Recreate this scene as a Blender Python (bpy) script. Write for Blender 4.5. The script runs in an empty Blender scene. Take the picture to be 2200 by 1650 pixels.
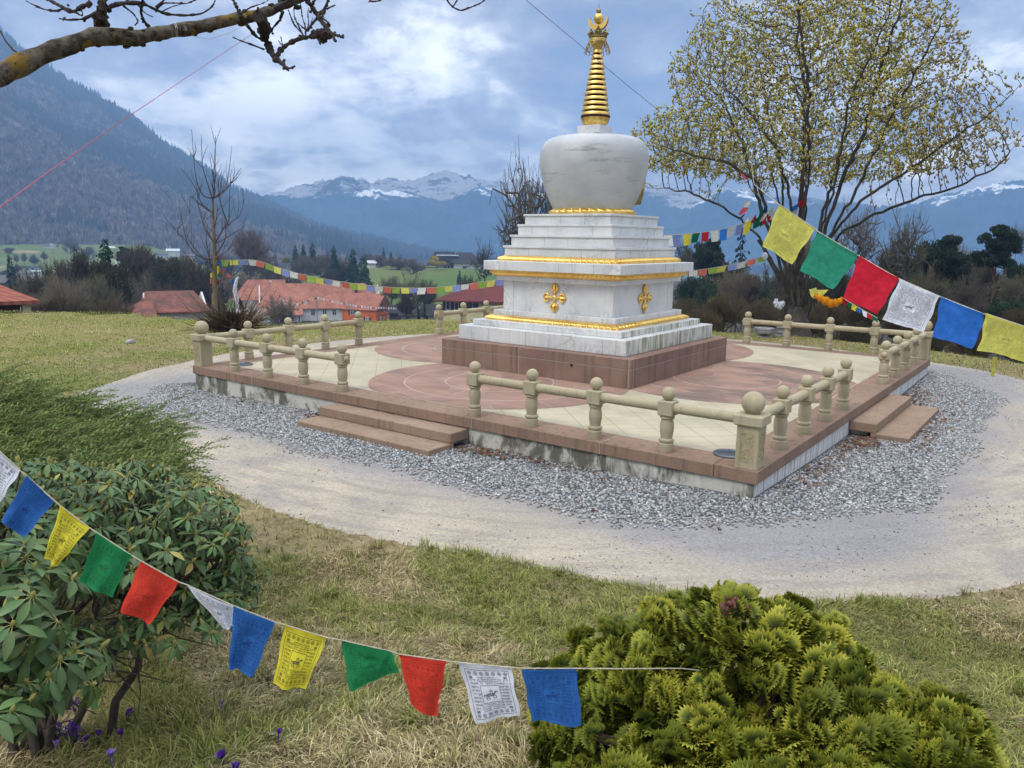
import bpy, math, random
import numpy as np
from mathutils import Vector, Matrix, kdtree

# ---------------------------------------------------------------- camera, sky, sun, exposure
scn = bpy.context.scene
COL = scn.collection
CAM = np.array([6.9124, -11.525, 2.0759])
YAW, PITCH, ROLL, FPX = -0.6375, 0.1837, 0.0142, 1674.62      # photograph is 2200 px wide
def cam_rows():
    f = np.array([math.sin(YAW)*math.cos(PITCH), math.cos(YAW)*math.cos(PITCH), -math.sin(PITCH)])
    r = np.array([math.cos(YAW), -math.sin(YAW), 0.0]); d = np.cross(f, r)
    c, s = math.cos(ROLL), math.sin(ROLL)
    return np.array([c*r - s*d, s*r + c*d, f])
ROWS = cam_rows()
def ray(x, y): return np.array([(x-1100)/FPX, (y-825)/FPX, 1.0]) @ ROWS
cd = bpy.data.cameras.new('camera'); cam = bpy.data.objects.new('camera', cd); COL.objects.link(cam)
m3 = Matrix(((ROWS[0][0], -ROWS[1][0], -ROWS[2][0]), (ROWS[0][1], -ROWS[1][1], -ROWS[2][1]), (ROWS[0][2], -ROWS[1][2], -ROWS[2][2])))
cam.matrix_world = Matrix.Translation(Vector(CAM)) @ m3.to_4x4()
cd.sensor_width = 36.0; cd.lens = FPX/2200*36.0; cd.clip_start = 0.05; cd.clip_end = 30000
scn.camera = cam
scn.view_settings.view_transform = 'Standard'; scn.view_settings.look = 'None'
scn.view_settings.gamma = 1.0; scn.view_settings.exposure = 0.28
scn.render.engine = 'CYCLES'
scn.cycles.max_bounces = 5; scn.cycles.diffuse_bounces = 3; scn.cycles.glossy_bounces = 2
scn.cycles.transmission_bounces = 3; scn.cycles.transparent_max_bounces = 6; scn.cycles.volume_bounces = 0
scn.cycles.sample_clamp_indirect = 4.0

class G:
    """small node-tree writer"""
    def __init__(s, nt): s.nt = nt
    def n(s, typ, ins=None, **props):
        nd = s.nt.nodes.new(typ)
        for k, v in props.items(): setattr(nd, k, v)
        for k, v in (ins or {}).items(): s.put(nd.inputs[k], v)
        return nd
    def put(s, sock, v):
        if isinstance(v, bpy.types.NodeSocket): s.nt.links.new(v, sock)
        else:
            if hasattr(sock.default_value, '__len__') and not hasattr(v, '__len__'): v = (v, v, v, 1)[:len(sock.default_value)]
            if hasattr(v, '__len__') and len(sock.default_value) == 4 and len(v) == 3: v = (*v, 1)
            sock.default_value = v
    def m(s, op, a, b=0.0, c=0.0, clamp=False):
        nd = s.n('ShaderNodeMath', operation=op, use_clamp=clamp)
        s.put(nd.inputs[0], a); s.put(nd.inputs[1], b)
        if op in ('MULTIPLY_ADD', 'COMPARE', 'SMOOTH_MIN'): s.put(nd.inputs[2], c)
        return nd.outputs[0]
    def mix(s, f, a, b, blend='MIX'):
        nd = s.n('ShaderNodeMix', data_type='RGBA', blend_type=blend)
        s.put(nd.inputs[0], f); s.put(nd.inputs[6], a); s.put(nd.inputs[7], b)
        return nd.outputs[2]
    def ramp(s, f, stops, interp='LINEAR'):
        nd = s.n('ShaderNodeValToRGB'); e = nd.color_ramp; e.interpolation = interp
        while len(e.elements) < len(stops): e.elements.new(0.5)
        for el, (p, c) in zip(e.elements, stops):
            el.position = p; el.color = (*c, 1) if hasattr(c, '__len__') else (c, c, c, 1)
        s.put(nd.inputs[0], f); return nd.outputs[0]
    def step(s, x, lo, hi, a=0.0, b=1.0):
        nd = s.n('ShaderNodeMapRange', {0: x, 1: lo, 2: hi, 3: a, 4: b}, interpolation_type='SMOOTHSTEP'); return nd.outputs[0]
    def noise(s, vec, scale, detail=4.0, rough=0.55, dist=0.0):
        return s.n('ShaderNodeTexNoise', {'Vector': vec, 'Scale': scale, 'Detail': detail, 'Roughness': rough, 'Distortion': dist}).outputs[0]
    def vor(s, vec, scale, feature='F1', out=0):
        return s.n('ShaderNodeTexVoronoi', {'Vector': vec, 'Scale': scale}, feature=feature).outputs[out]
    def scale(s, vec, v):
        return s.n('ShaderNodeMapping', {'Vector': vec, 'Scale': v}).outputs[0]
    def rot(s, vec, r, v=(1, 1, 1)):
        return s.n('ShaderNodeMapping', {'Vector': vec, 'Rotation': r, 'Scale': v}).outputs[0]
    def xyz(s, vec): return s.n('ShaderNodeSeparateXYZ', {0: vec}).outputs
    def vec(s, x, y, z): return s.n('ShaderNodeCombineXYZ', {0: x, 1: y, 2: z}).outputs[0]

SUN_DIR = Vector((-0.10, -0.62, 0.80)).normalized()
SUN_EL = math.asin(SUN_DIR.z); SUN_AZ = math.atan2(SUN_DIR.x, SUN_DIR.y)
w = bpy.data.worlds.new('World'); scn.world = w; w.use_nodes = True
g = G(w.node_tree); bg = w.node_tree.nodes['Background']
sky = g.n('ShaderNodeTexSky', sky_type='NISHITA', sun_disc=False, sun_elevation=SUN_EL, sun_rotation=SUN_AZ, altitude=500, dust_density=1.5)
dirv = g.n('ShaderNodeTexCoord').outputs['Generated']
dx, dy, dz = g.xyz(dirv)
zc = g.m('ADD', g.m('MAXIMUM', dz, 0.0), 0.28)
pv = g.vec(g.m('DIVIDE', dx, zc), g.m('DIVIDE', dy, zc), 0.37)
pv2 = g.rot(pv, (0, 0, 0.9), (1.0, 1.0, 1))
big = g.noise(pv2, 0.9, 2, 0.5, 0.2)
fine = g.noise(pv2, 2.9, 8, 0.60, 0.15)
wisp = g.noise(g.scale(dirv, (1.0, 1.0, 1.9)), 9.0, 7, 0.62, 0.25)
cov = g.m('ADD', g.m('ADD', g.m('MULTIPLY', g.m('SUBTRACT', big, 0.5), 0.60), g.m('MULTIPLY', g.m('SUBTRACT', fine, 0.5), 0.95)), g.m('MULTIPLY', g.m('SUBTRACT', wisp, 0.5), 0.75))
low = g.step(dz, 0.02, 0.15, 1.0, 0.0)
def glow(x, y, c0, c1):
    d = ray(x, y); d = d/np.linalg.norm(d)
    return g.step(g.n('ShaderNodeVectorMath', {0: dirv, 1: tuple(d)}, operation='DOT_PRODUCT').outputs['Value'], c0, c1)
cov = g.m('ADD', g.m('ADD', cov, 0.445), g.m('MULTIPLY', low, 0.05))
cov = g.m('ADD', cov, g.m('MULTIPLY', glow(640, 190, 0.93, 0.995), 0.10))     # the cloud is thinnest toward the hidden sun side
cov = g.m('ADD', cov, g.m('MULTIPLY', glow(820, 330, 0.975, 0.998), 0.10))
cov = g.m('ADD', cov, g.m('MULTIPLY', glow(1250, 250, 0.955, 0.995), -0.11))
clouds = g.ramp(cov, [(0.22, (0.21, 0.27, 0.39)), (0.36, (0.32, 0.355, 0.45)), (0.47, (0.47, 0.49, 0.55)), (0.56, (0.70, 0.72, 0.76)), (0.64, (1.08, 1.08, 1.06)), (0.77, (1.5, 1.48, 1.42))])
warm = g.mix(g.m('MULTIPLY', low, 0.5), (1, 1, 1), (1.0, 0.97, 0.90))
clouds = g.mix(1.0, clouds, warm, 'MULTIPLY')
zen = g.m('MULTIPLY', g.step(dz, 0.42, 0.85, 1.0, 3.2), g.step(dz, 0.06, 0.40, 1.9, 1.0))
zcol = g.mix(g.step(dz, 0.4, 0.8), clouds, (0.62, 0.66, 0.72))
cl = g.mix(1.0, zcol, g.m('MULTIPLY', zen, 11.0), 'MULTIPLY')
tot = g.mix(0.94, sky.outputs[0], cl)
tot = g.mix(g.step(dz, -0.06, 0.0, 1.0, 0.0), tot, (1.6, 1.7, 1.6))
g.put(bg.inputs[0], tot); bg.inputs[1].default_value = 0.1

sd = bpy.data.lights.new('sun', 'SUN'); sd.energy = 1.5; sd.angle = math.radians(14); sd.color = (1.0, 0.95, 0.87)
so = bpy.data.objects.new('sun', sd); COL.objects.link(so)
so.rotation_euler = Vector((0, 0, 1)).rotation_difference(SUN_DIR).to_euler()

# ---------------------------------------------------------------- helpers
def S(r, g_, b):
    return tuple(((c/255)/12.92 if c/255 <= 0.04045 else ((c/255+0.055)/1.055)**2.4) for c in (r, g_, b))
RX = np.array([math.cos(YAW), -math.sin(YAW), 0.0])            # to the right of the view, level
FX = np.array([math.sin(YAW), math.cos(YAW), 0.0])             # along the view, level
UP = np.array([0, 0, 1.0])
def at(x, y, D):
    d = ray(x, y); return CAM + d*(D/math.hypot(d[0], d[1]))
def onz(x, y, z):
    d = ray(x, y); return CAM + d*((z-CAM[2])/d[2])
def topx(p):
    q = (np.asarray(p, float)-CAM) @ ROWS.T
    return np.stack([1100+FPX*q[..., 0]/q[..., 2], 825+FPX*q[..., 1]/q[..., 2], q[..., 2]], -1)
def smooth(a, b, x):
    t = np.clip((np.asarray(x, float)-a)/(b-a), 0, 1); return t*t*(3-2*t)
_lat = np.random.default_rng(7).random((256, 256))
def vnoise(x, y):
    x = np.asarray(x, float); y = np.asarray(y, float)
    xi = np.floor(x).astype(int); yi = np.floor(y).astype(int); fx = x-xi; fy = y-yi
    fx = fx*fx*(3-2*fx); fy = fy*fy*(3-2*fy)
    a = _lat[xi & 255, yi & 255]; b = _lat[(xi+1) & 255, yi & 255]; c = _lat[xi & 255, (yi+1) & 255]; d = _lat[(xi+1) & 255, (yi+1) & 255]
    return (a*(1-fx)+b*fx)*(1-fy)+(c*(1-fx)+d*fx)*fy
def fbm(x, y, o=4):
    s = 0; a = 0.5
    for i in range(o): s = s+a*vnoise(x*2**i+17.3*i, y*2**i+9.1*i); a *= 0.5
    return s/(1-0.5**o)

def tag(o, label=None, cat=None, group=None, kind=None):
    for k, v in (('label', label), ('category', cat), ('group', group), ('kind', kind)):
        if v: o[k] = v
    return o
def empty(name, loc, label, cat, group=None, rz=0.0):
    o = bpy.data.objects.new(name, None); COL.objects.link(o); o.location = tuple(loc); o.rotation_euler = (0, 0, rz)
    o.empty_display_size = 0.2
    return tag(o, label, cat, group)
def npmesh(name, V, F, mat, parent=None, col=None, smooth_=False, origin=None, mats=None, fm=None):
    """one mesh object from arrays; F is an array (all faces of one size) or a list of such arrays"""
    V = np.asarray(V, np.float32).reshape(-1, 3)
    Fs = F if isinstance(F, list) else [F]
    Fs = [np.asarray(f, np.int32) for f in Fs if len(f)]
    if origin is not None: V = V-np.asarray(origin, np.float32)
    elif parent is not None: V = V-np.asarray(WLOC.get(parent.name, (0, 0, 0)), np.float32)
    me = bpy.data.meshes.new(name)
    loops = np.concatenate([f.ravel() for f in Fs]); tot = np.concatenate([np.full(len(f), f.shape[1], np.int32) for f in Fs])
    me.vertices.add(len(V)); me.vertices.foreach_set('co', V.ravel())
    me.loops.add(len(loops)); me.loops.foreach_set('vertex_index', loops)
    me.polygons.add(len(tot)); me.polygons.foreach_set('loop_start', np.concatenate([[0], np.cumsum(tot)[:-1]]).astype(np.int32))
    if smooth_: me.polygons.foreach_set('use_smooth', np.ones(len(tot), bool))
    if col is not None:
        ca = me.color_attributes.new('Col', 'FLOAT_COLOR', 'POINT')
        c = np.asarray(col, np.float32)
        if c.shape[1] == 3: c = np.c_[c, np.ones(len(c), np.float32)]
        ca.data.foreach_set('color', c.ravel())
    for mm in (mats or [mat]): me.materials.append(mm)
    if fm is not None: me.polygons.foreach_set('material_index', np.asarray(fm, np.int32))
    me.update(calc_edges=True); me.validate()
    o = bpy.data.objects.new(name, me); COL.objects.link(o)
    if parent is not None: o.parent = parent
    if origin is not None:
        if parent is None: o.location = tuple(origin)
        else: o.location = tuple(np.asarray(origin)-np.asarray(WLOC.get(parent.name, (0, 0, 0))))
        WLOC[o.name] = tuple(origin)
    else: WLOC[o.name] = WLOC.get(parent.name, (0, 0, 0)) if parent is not None else (0, 0, 0)
    return o
WLOC = {}
def root(name, loc, label, cat, group=None):
    o = empty(name, loc, label, cat, group); WLOC[o.name] = tuple(float(v) for v in loc); return o

class MB:
    """collects shapes (world coordinates), then build() links them as ONE mesh object"""
    def __init__(s): s.v = []; s.f = []; s.mi = []; s.cur = 0
    def add(s, vs, fs):
        b = len(s.v); s.v += [tuple(map(float, p)) for p in vs]; s.f += [tuple(b+i for i in f) for f in fs]; s.mi += [s.cur]*len(fs); return s
    def box(s, lo, hi, M=None, bev=0.0):
        x0, y0, z0 = lo; x1, y1, z1 = hi
        if bev:
            b = bev; vs = []
            for z, ins in ((z0, b), (z0+b, 0), (z1-b, 0), (z1, b)):
                for (cx, cy, sx, sy) in ((x0, y0, 1, 1), (x1, y0, -1, 1), (x1, y1, -1, -1), (x0, y1, 1, -1)):
                    k = b
                    p1 = (cx+sx*(k+ins), cy+sy*ins, z); p2 = (cx+sx*ins, cy+sy*(k+ins), z)
                    vs += [p2, p1] if (sx*sy > 0) else [p1, p2]
            fs = [tuple(range(7, -1, -1)), tuple(range(24, 32))]
            for k in range(3):
                for i in range(8): fs.append((8*k+i, 8*k+(i+1) % 8, 8*k+8+(i+1) % 8, 8*k+8+i))
        else:
            vs = [(x0, y0, z0), (x1, y0, z0), (x1, y1, z0), (x0, y1, z0), (x0, y0, z1), (x1, y0, z1), (x1, y1, z1), (x0, y1, z1)]
            fs = [(3, 2, 1, 0), (4, 5, 6, 7), (0, 1, 5, 4), (1, 2, 6, 5), (2, 3, 7, 6), (3, 0, 4, 7)]
        if M is not None: vs = [tuple(M @ Vector(p)) for p in vs]
        return s.add(vs, fs)
    def lathe(s, c, prof, n=24, M=None, caps=True, flute=None):
        vs = []; fs = []
        for r, z in prof:
            for i in range(n):
                a = 2*math.pi*i/n; rr = r*(flute(a, z) if flute else 1)
                vs.append((c[0]+rr*math.cos(a), c[1]+rr*math.sin(a), c[2]+z))
        for k in range(len(prof)-1):
            for i in range(n):
                j = (i+1) % n; fs.append((k*n+i, k*n+j, k*n+n+j, k*n+n+i))
        if caps: fs.append(tuple(range(n-1, -1, -1))); fs.append(tuple((len(prof)-1)*n+i for i in range(n)))
        if M is not None: vs = [tuple(M @ Vector(p)) for p in vs]
        return s.add(vs, fs)
    def ball(s, c, r, n=20, sc=(1, 1, 1)):
        rings = n//2; vs = [(c[0], c[1], c[2]-r*sc[2])]; fs = []
        for k in range(1, rings):
            t = -math.pi/2+math.pi*k/rings
            for i in range(n):
                a = 2*math.pi*i/n; vs.append((c[0]+r*sc[0]*math.cos(t)*math.cos(a), c[1]+r*sc[1]*math.cos(t)*math.sin(a), c[2]+r*sc[2]*math.sin(t)))
        vs.append((c[0], c[1], c[2]+r*sc[2])); L = len(vs)-1
        for i in range(n):
            j = (i+1) % n; fs.append((0, 1+j, 1+i)); fs.append((L, L-n+i, L-n+j))
            for k in range(rings-2): fs.append((1+k*n+i, 1+k*n+j, 1+k*n+n+j, 1+k*n+n+i))
        return s.add(vs, fs)
    def tube(s, pts, rad, n=8, closed=False, cap=True):
        pts = [np.asarray(p, float) for p in pts]; rad = [rad]*len(pts) if not hasattr(rad, '__len__') else list(rad)
        vs, fs = tube_np(pts, rad, n); vs = [tuple(v) for v in vs]; fs = [tuple(f) for f in fs]
        if cap: fs.append(tuple(range(n-1, -1, -1))); fs.append(tuple(range(len(vs)-n, len(vs))))
        return s.add(vs, fs)
    def prism(s, poly, p0, ax, ay, az, th):
        """flat polygon (2-D list) spanned by ax, ay at p0, thickness th along az (centred)"""
        p0, ax, ay, az = (np.asarray(q, float) for q in (p0, ax, ay, az)); n = len(poly)
        vs = [p0+ax*x+ay*y-az*th/2 for x, y in poly]+[p0+ax*x+ay*y+az*th/2 for x, y in poly]
        fs = [tuple(range(n-1, -1, -1)), tuple(range(n, 2*n))]+[(i, (i+1) % n, n+(i+1) % n, n+i) for i in range(n)]
        return s.add(vs, fs)
    def build(s, name, mat, parent=None, smooth_=False, origin=None, mats=None):
        me = bpy.data.meshes.new(name)
        off = origin if origin is not None else (WLOC.get(parent.name, (0, 0, 0)) if parent is not None else (0, 0, 0))
        me.from_pydata([(p[0]-off[0], p[1]-off[1], p[2]-off[2]) for p in s.v], [], s.f)
        for mm in (mats or [mat]): me.materials.append(mm)
        if mats: me.polygons.foreach_set('material_index', np.array(s.mi, np.int32))
        if smooth_:
            me.polygons.foreach_set('use_smooth', np.ones(len(s.f), bool))
            try: me.set_sharp_from_angle(angle=math.radians(40))
            except Exception: pass
        me.update()
        o = bpy.data.objects.new(name, me); COL.objects.link(o)
        if parent is not None: o.parent = parent
        if origin is not None:
            pl = WLOC.get(parent.name, (0, 0, 0)) if parent is not None else (0, 0, 0)
            o.location = (origin[0]-pl[0], origin[1]-pl[1], origin[2]-pl[2])
        WLOC[o.name] = tuple(float(v) for v in off)
        return o
def frame(d):
    d = d/(np.linalg.norm(d)+1e-12); a = np.array([0, 0, 1.0]) if abs(d[2]) < 0.9 else np.array([1.0, 0, 0])
    u = np.cross(a, d); u /= np.linalg.norm(u); return u, np.cross(d, u)
def tube_np(pts, rad, n=6):
    pts = np.asarray(pts, float); k = len(pts); T = np.zeros_like(pts)
    T[1:-1] = pts[2:]-pts[:-2]; T[0] = pts[1]-pts[0]; T[-1] = pts[-1]-pts[-2]
    u, v = frame(T[0]); V = []
    for i in range(k):
        t = T[i]/(np.linalg.norm(T[i])+1e-12); u = u-t*np.dot(u, t); u /= (np.linalg.norm(u)+1e-12); v = np.cross(t, u)
        a = np.arange(n)*2*math.pi/n
        V.append(pts[i]+rad[i]*(np.cos(a)[:, None]*u+np.sin(a)[:, None]*v))
    V = np.concatenate(V); F = []
    for i in range(k-1):
        for j in range(n): F.append((i*n+j, i*n+(j+1) % n, i*n+n+(j+1) % n, i*n+n+j))
    return V, np.array(F)
def inst(TV, TF, Ms, Ps):
    """copies of a small template: Ms (N,3,3), Ps (N,3) -> vertices, faces"""
    N = len(Ps); V = np.einsum('nij,kj->nki', Ms, TV)+Ps[:, None, :]
    F = TF[None]+(np.arange(N)*len(TV))[:, None, None]
    return V.reshape(-1, 3), F.reshape(-1, TF.shape[1])
def rotz(a):
    a = np.asarray(a, float); c, s = np.cos(a), np.sin(a); M = np.zeros(a.shape+(3, 3)); M[..., 0, 0] = c; M[..., 0, 1] = -s; M[..., 1, 0] = s; M[..., 1, 1] = c; M[..., 2, 2] = 1; return M
def rand_rot(rng, n):
    q = rng.normal(size=(n, 4)); q /= np.linalg.norm(q, axis=1)[:, None]; w_, x, y, z = q.T
    return np.stack([1-2*(y*y+z*z), 2*(x*y-z*w_), 2*(x*z+y*w_), 2*(x*y+z*w_), 1-2*(x*x+z*z), 2*(y*z-x*w_), 2*(x*z-y*w_), 2*(y*z+x*w_), 1-2*(x*x+y*y)], -1).reshape(-1, 3, 3)
def basis(dirs, ups=None):
    """columns: side, dir, normal"""
    d = dirs/np.linalg.norm(dirs, axis=1)[:, None]
    a = np.tile(UP, (len(d), 1)) if ups is None else ups
    s = np.cross(d, a); s /= (np.linalg.norm(s, axis=1)[:, None]+1e-9); n_ = np.cross(s, d)
    return np.stack([s, d, n_], -1)

# ---------------------------------------------------------------- materials
def newmat(name, rough=0.8, metal=0.0, spec=0.3):
    m = bpy.data.materials.new(name); m.use_nodes = True; gg = G(m.node_tree); b = m.node_tree.nodes['Principled BSDF']
    b.inputs['Roughness'].default_value = rough; b.inputs['Metallic'].default_value = metal; b.inputs['Specular IOR Level'].default_value = spec
    gg.pos = gg.n('ShaderNodeNewGeometry').outputs['Position']
    return m, gg, b
def bump(gg, b, h, strength=0.3, dist=0.02):
    nd = gg.n('ShaderNodeBump', {'Height': h, 'Strength': strength, 'Distance': dist}); gg.put(b.inputs['Normal'], nd.outputs[0])
def simple(name, c1, c2, scale=4.0, rough=0.8, bmp=0.2, bscale=None, metal=0.0, detail=6, spec=0.3, stretch=None):
    m, gg, b = newmat(name, rough, metal, spec)
    v = gg.scale(gg.pos, stretch) if stretch else gg.pos
    n1 = gg.noise(v, scale, detail, 0.6)
    gg.put(b.inputs['Base Color'], gg.mix(gg.step(n1, 0.35, 0.65), c1, c2))
    if bmp: bump(gg, b, gg.noise(v, bscale or scale*6, 5, 0.6), bmp)
    return m
def attr_mat(name, rough=0.75, transl=0.0, spec=0.25, vary=0.0, vscale=3.0):
    m, gg, b = newmat(name, rough, 0, spec)
    c = gg.n('ShaderNodeAttribute', attribute_name='Col').outputs['Color']
    if vary: c = gg.mix(1.0, c, gg.ramp(gg.noise(gg.pos, vscale, 4), [(0.3, 1-vary), (0.7, 1+vary)]), 'MULTIPLY')
    gg.put(b.inputs['Base Color'], c)
    if transl:
        t = gg.n('ShaderNodeBsdfTranslucent', {'Color': c}); ms = gg.n('ShaderNodeMixShader', {0: transl, 1: b.outputs[0], 2: t.outputs[0]})
        gg.put(m.node_tree.nodes['Material Output'].inputs[0], ms.outputs[0])
    return m
# ---------------------------------------------------------------- materials of the place
def marble_mat(name, algae=0.0):
    m, gg, b = newmat(name, 0.38, 0, 0.45)
    base = gg.mix(gg.step(gg.noise(gg.pos, 2.2, 5), 0.35, 0.7), (0.69, 0.68, 0.65), (0.57, 0.57, 0.56))
    v = gg.rot(gg.pos, (0.35, 0.75, 0.35), (1.0, 4.5, 1.0))
    ve = gg.noise(v, 2.6, 9, 0.68, 0.9)
    vein = gg.m('SUBTRACT', 1.0, gg.step(gg.m('ABSOLUTE', gg.m('SUBTRACT', ve, 0.5)), 0.0, 0.045))
    pat = gg.step(gg.noise(gg.pos, 1.3, 3), 0.42, 0.66)
    c = gg.mix(gg.m('MULTIPLY', vein, gg.m('MULTIPLY', pat, 0.62)), base, (0.33, 0.34, 0.34))
    v2 = gg.noise(gg.rot(gg.pos, (0.2, 0.9, 0.2), (1, 9, 1)), 3.0, 7, 0.7, 0.5)
    c = gg.mix(gg.m('MULTIPLY', gg.step(v2, 0.55, 0.75), 0.38), c, (0.43, 0.44, 0.45))
    st = gg.noise(gg.scale(gg.pos, (5, 5, 0.5)), 3.0, 5, 0.6)            # rain streaks
    c = gg.mix(gg.m('MULTIPLY', gg.step(st, 0.56, 0.78), 0.35), c, (0.40, 0.36, 0.27))
    if algae:
        al = gg.noise(gg.scale(gg.pos, (7, 7, 0.8)), 2.6, 6, 0.65); al2 = gg.noise(gg.pos, 1.6, 3)
        nx = gg.xyz(gg.n('ShaderNodeNewGeometry').outputs['Normal'])[0]
        side = gg.step(nx, 0.3, 0.8)
        f = gg.m('MULTIPLY', gg.m('MULTIPLY', gg.step(al, 0.42, 0.58), gg.step(al2, 0.33, 0.52)), gg.m('ADD', gg.m('MULTIPLY', side, 0.72), 0.12))
        c = gg.mix(f, c, (0.21, 0.20, 0.055))
    gg.put(b.inputs['Base Color'], c); bump(gg, b, gg.noise(gg.pos, 30, 4), 0.06)
    return m
MARBLE = marble_mat('white_marble'); MARBLE_OLD = marble_mat('stained_marble', 1.0)
JOINT = simple('dark_joint', (0.20, 0.19, 0.16), (0.28, 0.26, 0.22), 8, 0.9, 0)
def dome_mat():
    m, gg, b = newmat('weathered_dome_marble', 0.5, 0, 0.35)
    base = gg.mix(gg.step(gg.noise(gg.pos, 1.6, 5), 0.35, 0.7), (0.53, 0.535, 0.53), (0.41, 0.425, 0.425))
    v = gg.rot(gg.pos, (0.15, -0.5, 0.35), (0.7, 1.0, 5.5))
    ve = gg.noise(v, 2.4, 8, 0.7, 0.5)
    up = gg.step(gg.xyz(gg.pos)[2], 2.9, 3.65)
    f = gg.m('MULTIPLY', gg.step(ve, 0.52, 0.70), gg.m('ADD', 0.30, gg.m('MULTIPLY', up, 0.70)))
    c = gg.mix(f, base, (0.19, 0.20, 0.195))
    sp = gg.step(gg.noise(gg.pos, 7, 4), 0.68, 0.78)
    c = gg.mix(gg.m('MULTIPLY', sp, 0.5), c, (0.30, 0.27, 0.22))
    lowz = gg.step(gg.xyz(gg.pos)[2], 2.58, 2.78, 1, 0)
    c = gg.mix(gg.m('MULTIPLY', lowz, gg.m('MULTIPLY', gg.step(gg.noise(gg.pos, 5, 4), 0.35, 0.6), 0.5)), c, (0.42, 0.38, 0.22))
    gg.put(b.inputs['Base Color'], c); bump(gg, b, gg.noise(gg.pos, 25, 4), 0.08)
    return m
DOME = dome_mat()
def gold_mat(name, c1, c2, rough=0.28):
    m, gg, b = newmat(name, rough, 0.92, 0.5)
    n1 = gg.noise(gg.pos, 7, 5)
    gg.put(b.inputs['Base Color'], gg.mix(gg.step(n1, 0.35, 0.7), c1, c2))
    gg.put(b.inputs['Roughness'], gg.n('ShaderNodeMapRange', {0: gg.noise(gg.pos, 15, 4), 3: rough-0.06, 4: rough+0.14}).outputs[0])
    bump(gg, b, gg.noise(gg.pos, 40, 3), 0.05)
    return m
GOLD = gold_mat('gilded_metal', (0.92, 0.63, 0.19), (0.78, 0.48, 0.12), 0.33)
GOLD2 = gold_mat('pale_gilded_metal', (0.90, 0.62, 0.20), (0.72, 0.47, 0.13), 0.33)
BRONZE = gold_mat('old_bronze', (0.36, 0.27, 0.09), (0.24, 0.18, 0.07), 0.42)
MAROON = simple('maroon_paint', (0.07, 0.008, 0.010), (0.035, 0.005, 0.006), 9, 0.5, 0)
def sandstone(name, c1, c2, c3, dirt=0.5, grain=1.0, flake=0.45):
    m, gg, b = newmat(name, 0.85, 0, 0.2)
    c = gg.mix(gg.step(gg.noise(gg.pos, 1.1, 5, 0.6), 0.36, 0.64), c1, c2)
    st = gg.noise(gg.scale(gg.pos, (6, 6, 0.35)), 2.2, 6, 0.65)
    c = gg.mix(gg.m('MULTIPLY', gg.step(st, 0.48, 0.70), dirt), c, c3)
    gr = gg.noise(gg.pos, 55, 4, 0.7)
    c = gg.mix(1.0, c, gg.ramp(gr, [(0.3, 1-0.14*grain), (0.7, 1+0.12*grain)]), 'MULTIPLY')
    pl = gg.step(gg.noise(gg.pos, 9, 5, 0.7), 0.70, 0.76)
    c = gg.mix(gg.m('MULTIPLY', pl, flake), c, (0.42, 0.34, 0.29))
    gg.put(b.inputs['Base Color'], c); bump(gg, b, gr, 0.18*grain, 0.006)
    return m
REDSTONE = sandstone('red_sandstone', (0.27, 0.175, 0.13), (0.215, 0.133, 0.102), (0.125, 0.088, 0.065), 0.72)
COPESTONE = sandstone('brown_sandstone', (0.295, 0.19, 0.135), (0.235, 0.15, 0.107), (0.12, 0.093, 0.050), 0.75)
STEPSTONE = sandstone('step_sandstone', (0.335, 0.235, 0.165), (0.275, 0.185, 0.125), (0.135, 0.11, 0.070), 0.6)
RAILSTONE = sandstone('cream_sandstone', (0.435, 0.37, 0.24), (0.38, 0.322, 0.205), (0.26, 0.235, 0.14), 0.5, 0.4, 0.12)
CARVED = sandstone('carved_sandstone', (0.44, 0.35, 0.18), (0.38, 0.31, 0.17), (0.28, 0.24, 0.13), 0.4)
MORTAR = simple('pale_mortar', (0.46, 0.40, 0.36), (0.38, 0.33, 0.30), 20, 0.9, 0.1)
def paving_mat():
    m, gg, b = newmat('cream_paving', 0.8, 0, 0.25)
    v = gg.rot(gg.pos, (0, 0, math.radians(45)), (1, 1, 1)); x, y, z = gg.xyz(v)
    def line(c):
        fr = gg.m('ABSOLUTE', gg.m('SUBTRACT', gg.m('FRACT', gg.m('MULTIPLY', c, 1/0.40)), 0.5))
        return gg.step(fr, 0.476, 0.490)
    ln = gg.m('MAXIMUM', line(x), line(y))
    cell = gg.n('ShaderNodeTexWhiteNoise', {'Vector': gg.vec(gg.m('FLOOR', gg.m('ADD', gg.m('MULTIPLY', x, 2.5), 0.5)), gg.m('FLOOR', gg.m('ADD', gg.m('MULTIPLY', y, 2.5), 0.5)), 0)}, noise_dimensions='2D').outputs[0]
    c = gg.mix(gg.step(gg.noise(gg.pos, 1.2, 5), 0.35, 0.65), (0.475, 0.41, 0.285), (0.41, 0.355, 0.245))
    c = gg.mix(1.0, c, gg.ramp(cell, [(0, 0.93), (1, 1.05)]), 'MULTIPLY')
    c = gg.mix(gg.m('MULTIPLY', gg.step(gg.noise(gg.pos, 3.2, 6, 0.65), 0.55, 0.72), 0.22), c, (0.34, 0.27, 0.18))
    c = gg.mix(gg.m('MULTIPLY', ln, 0.6), c, (0.27, 0.215, 0.145))
    gg.put(b.inputs['Base Color'], c); bump(gg, b, gg.m('SUBTRACT', gg.noise(gg.pos, 40, 4), gg.m('MULTIPLY', ln, 0.6)), 0.12, 0.006)
    return m
PAVING = paving_mat()
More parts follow.
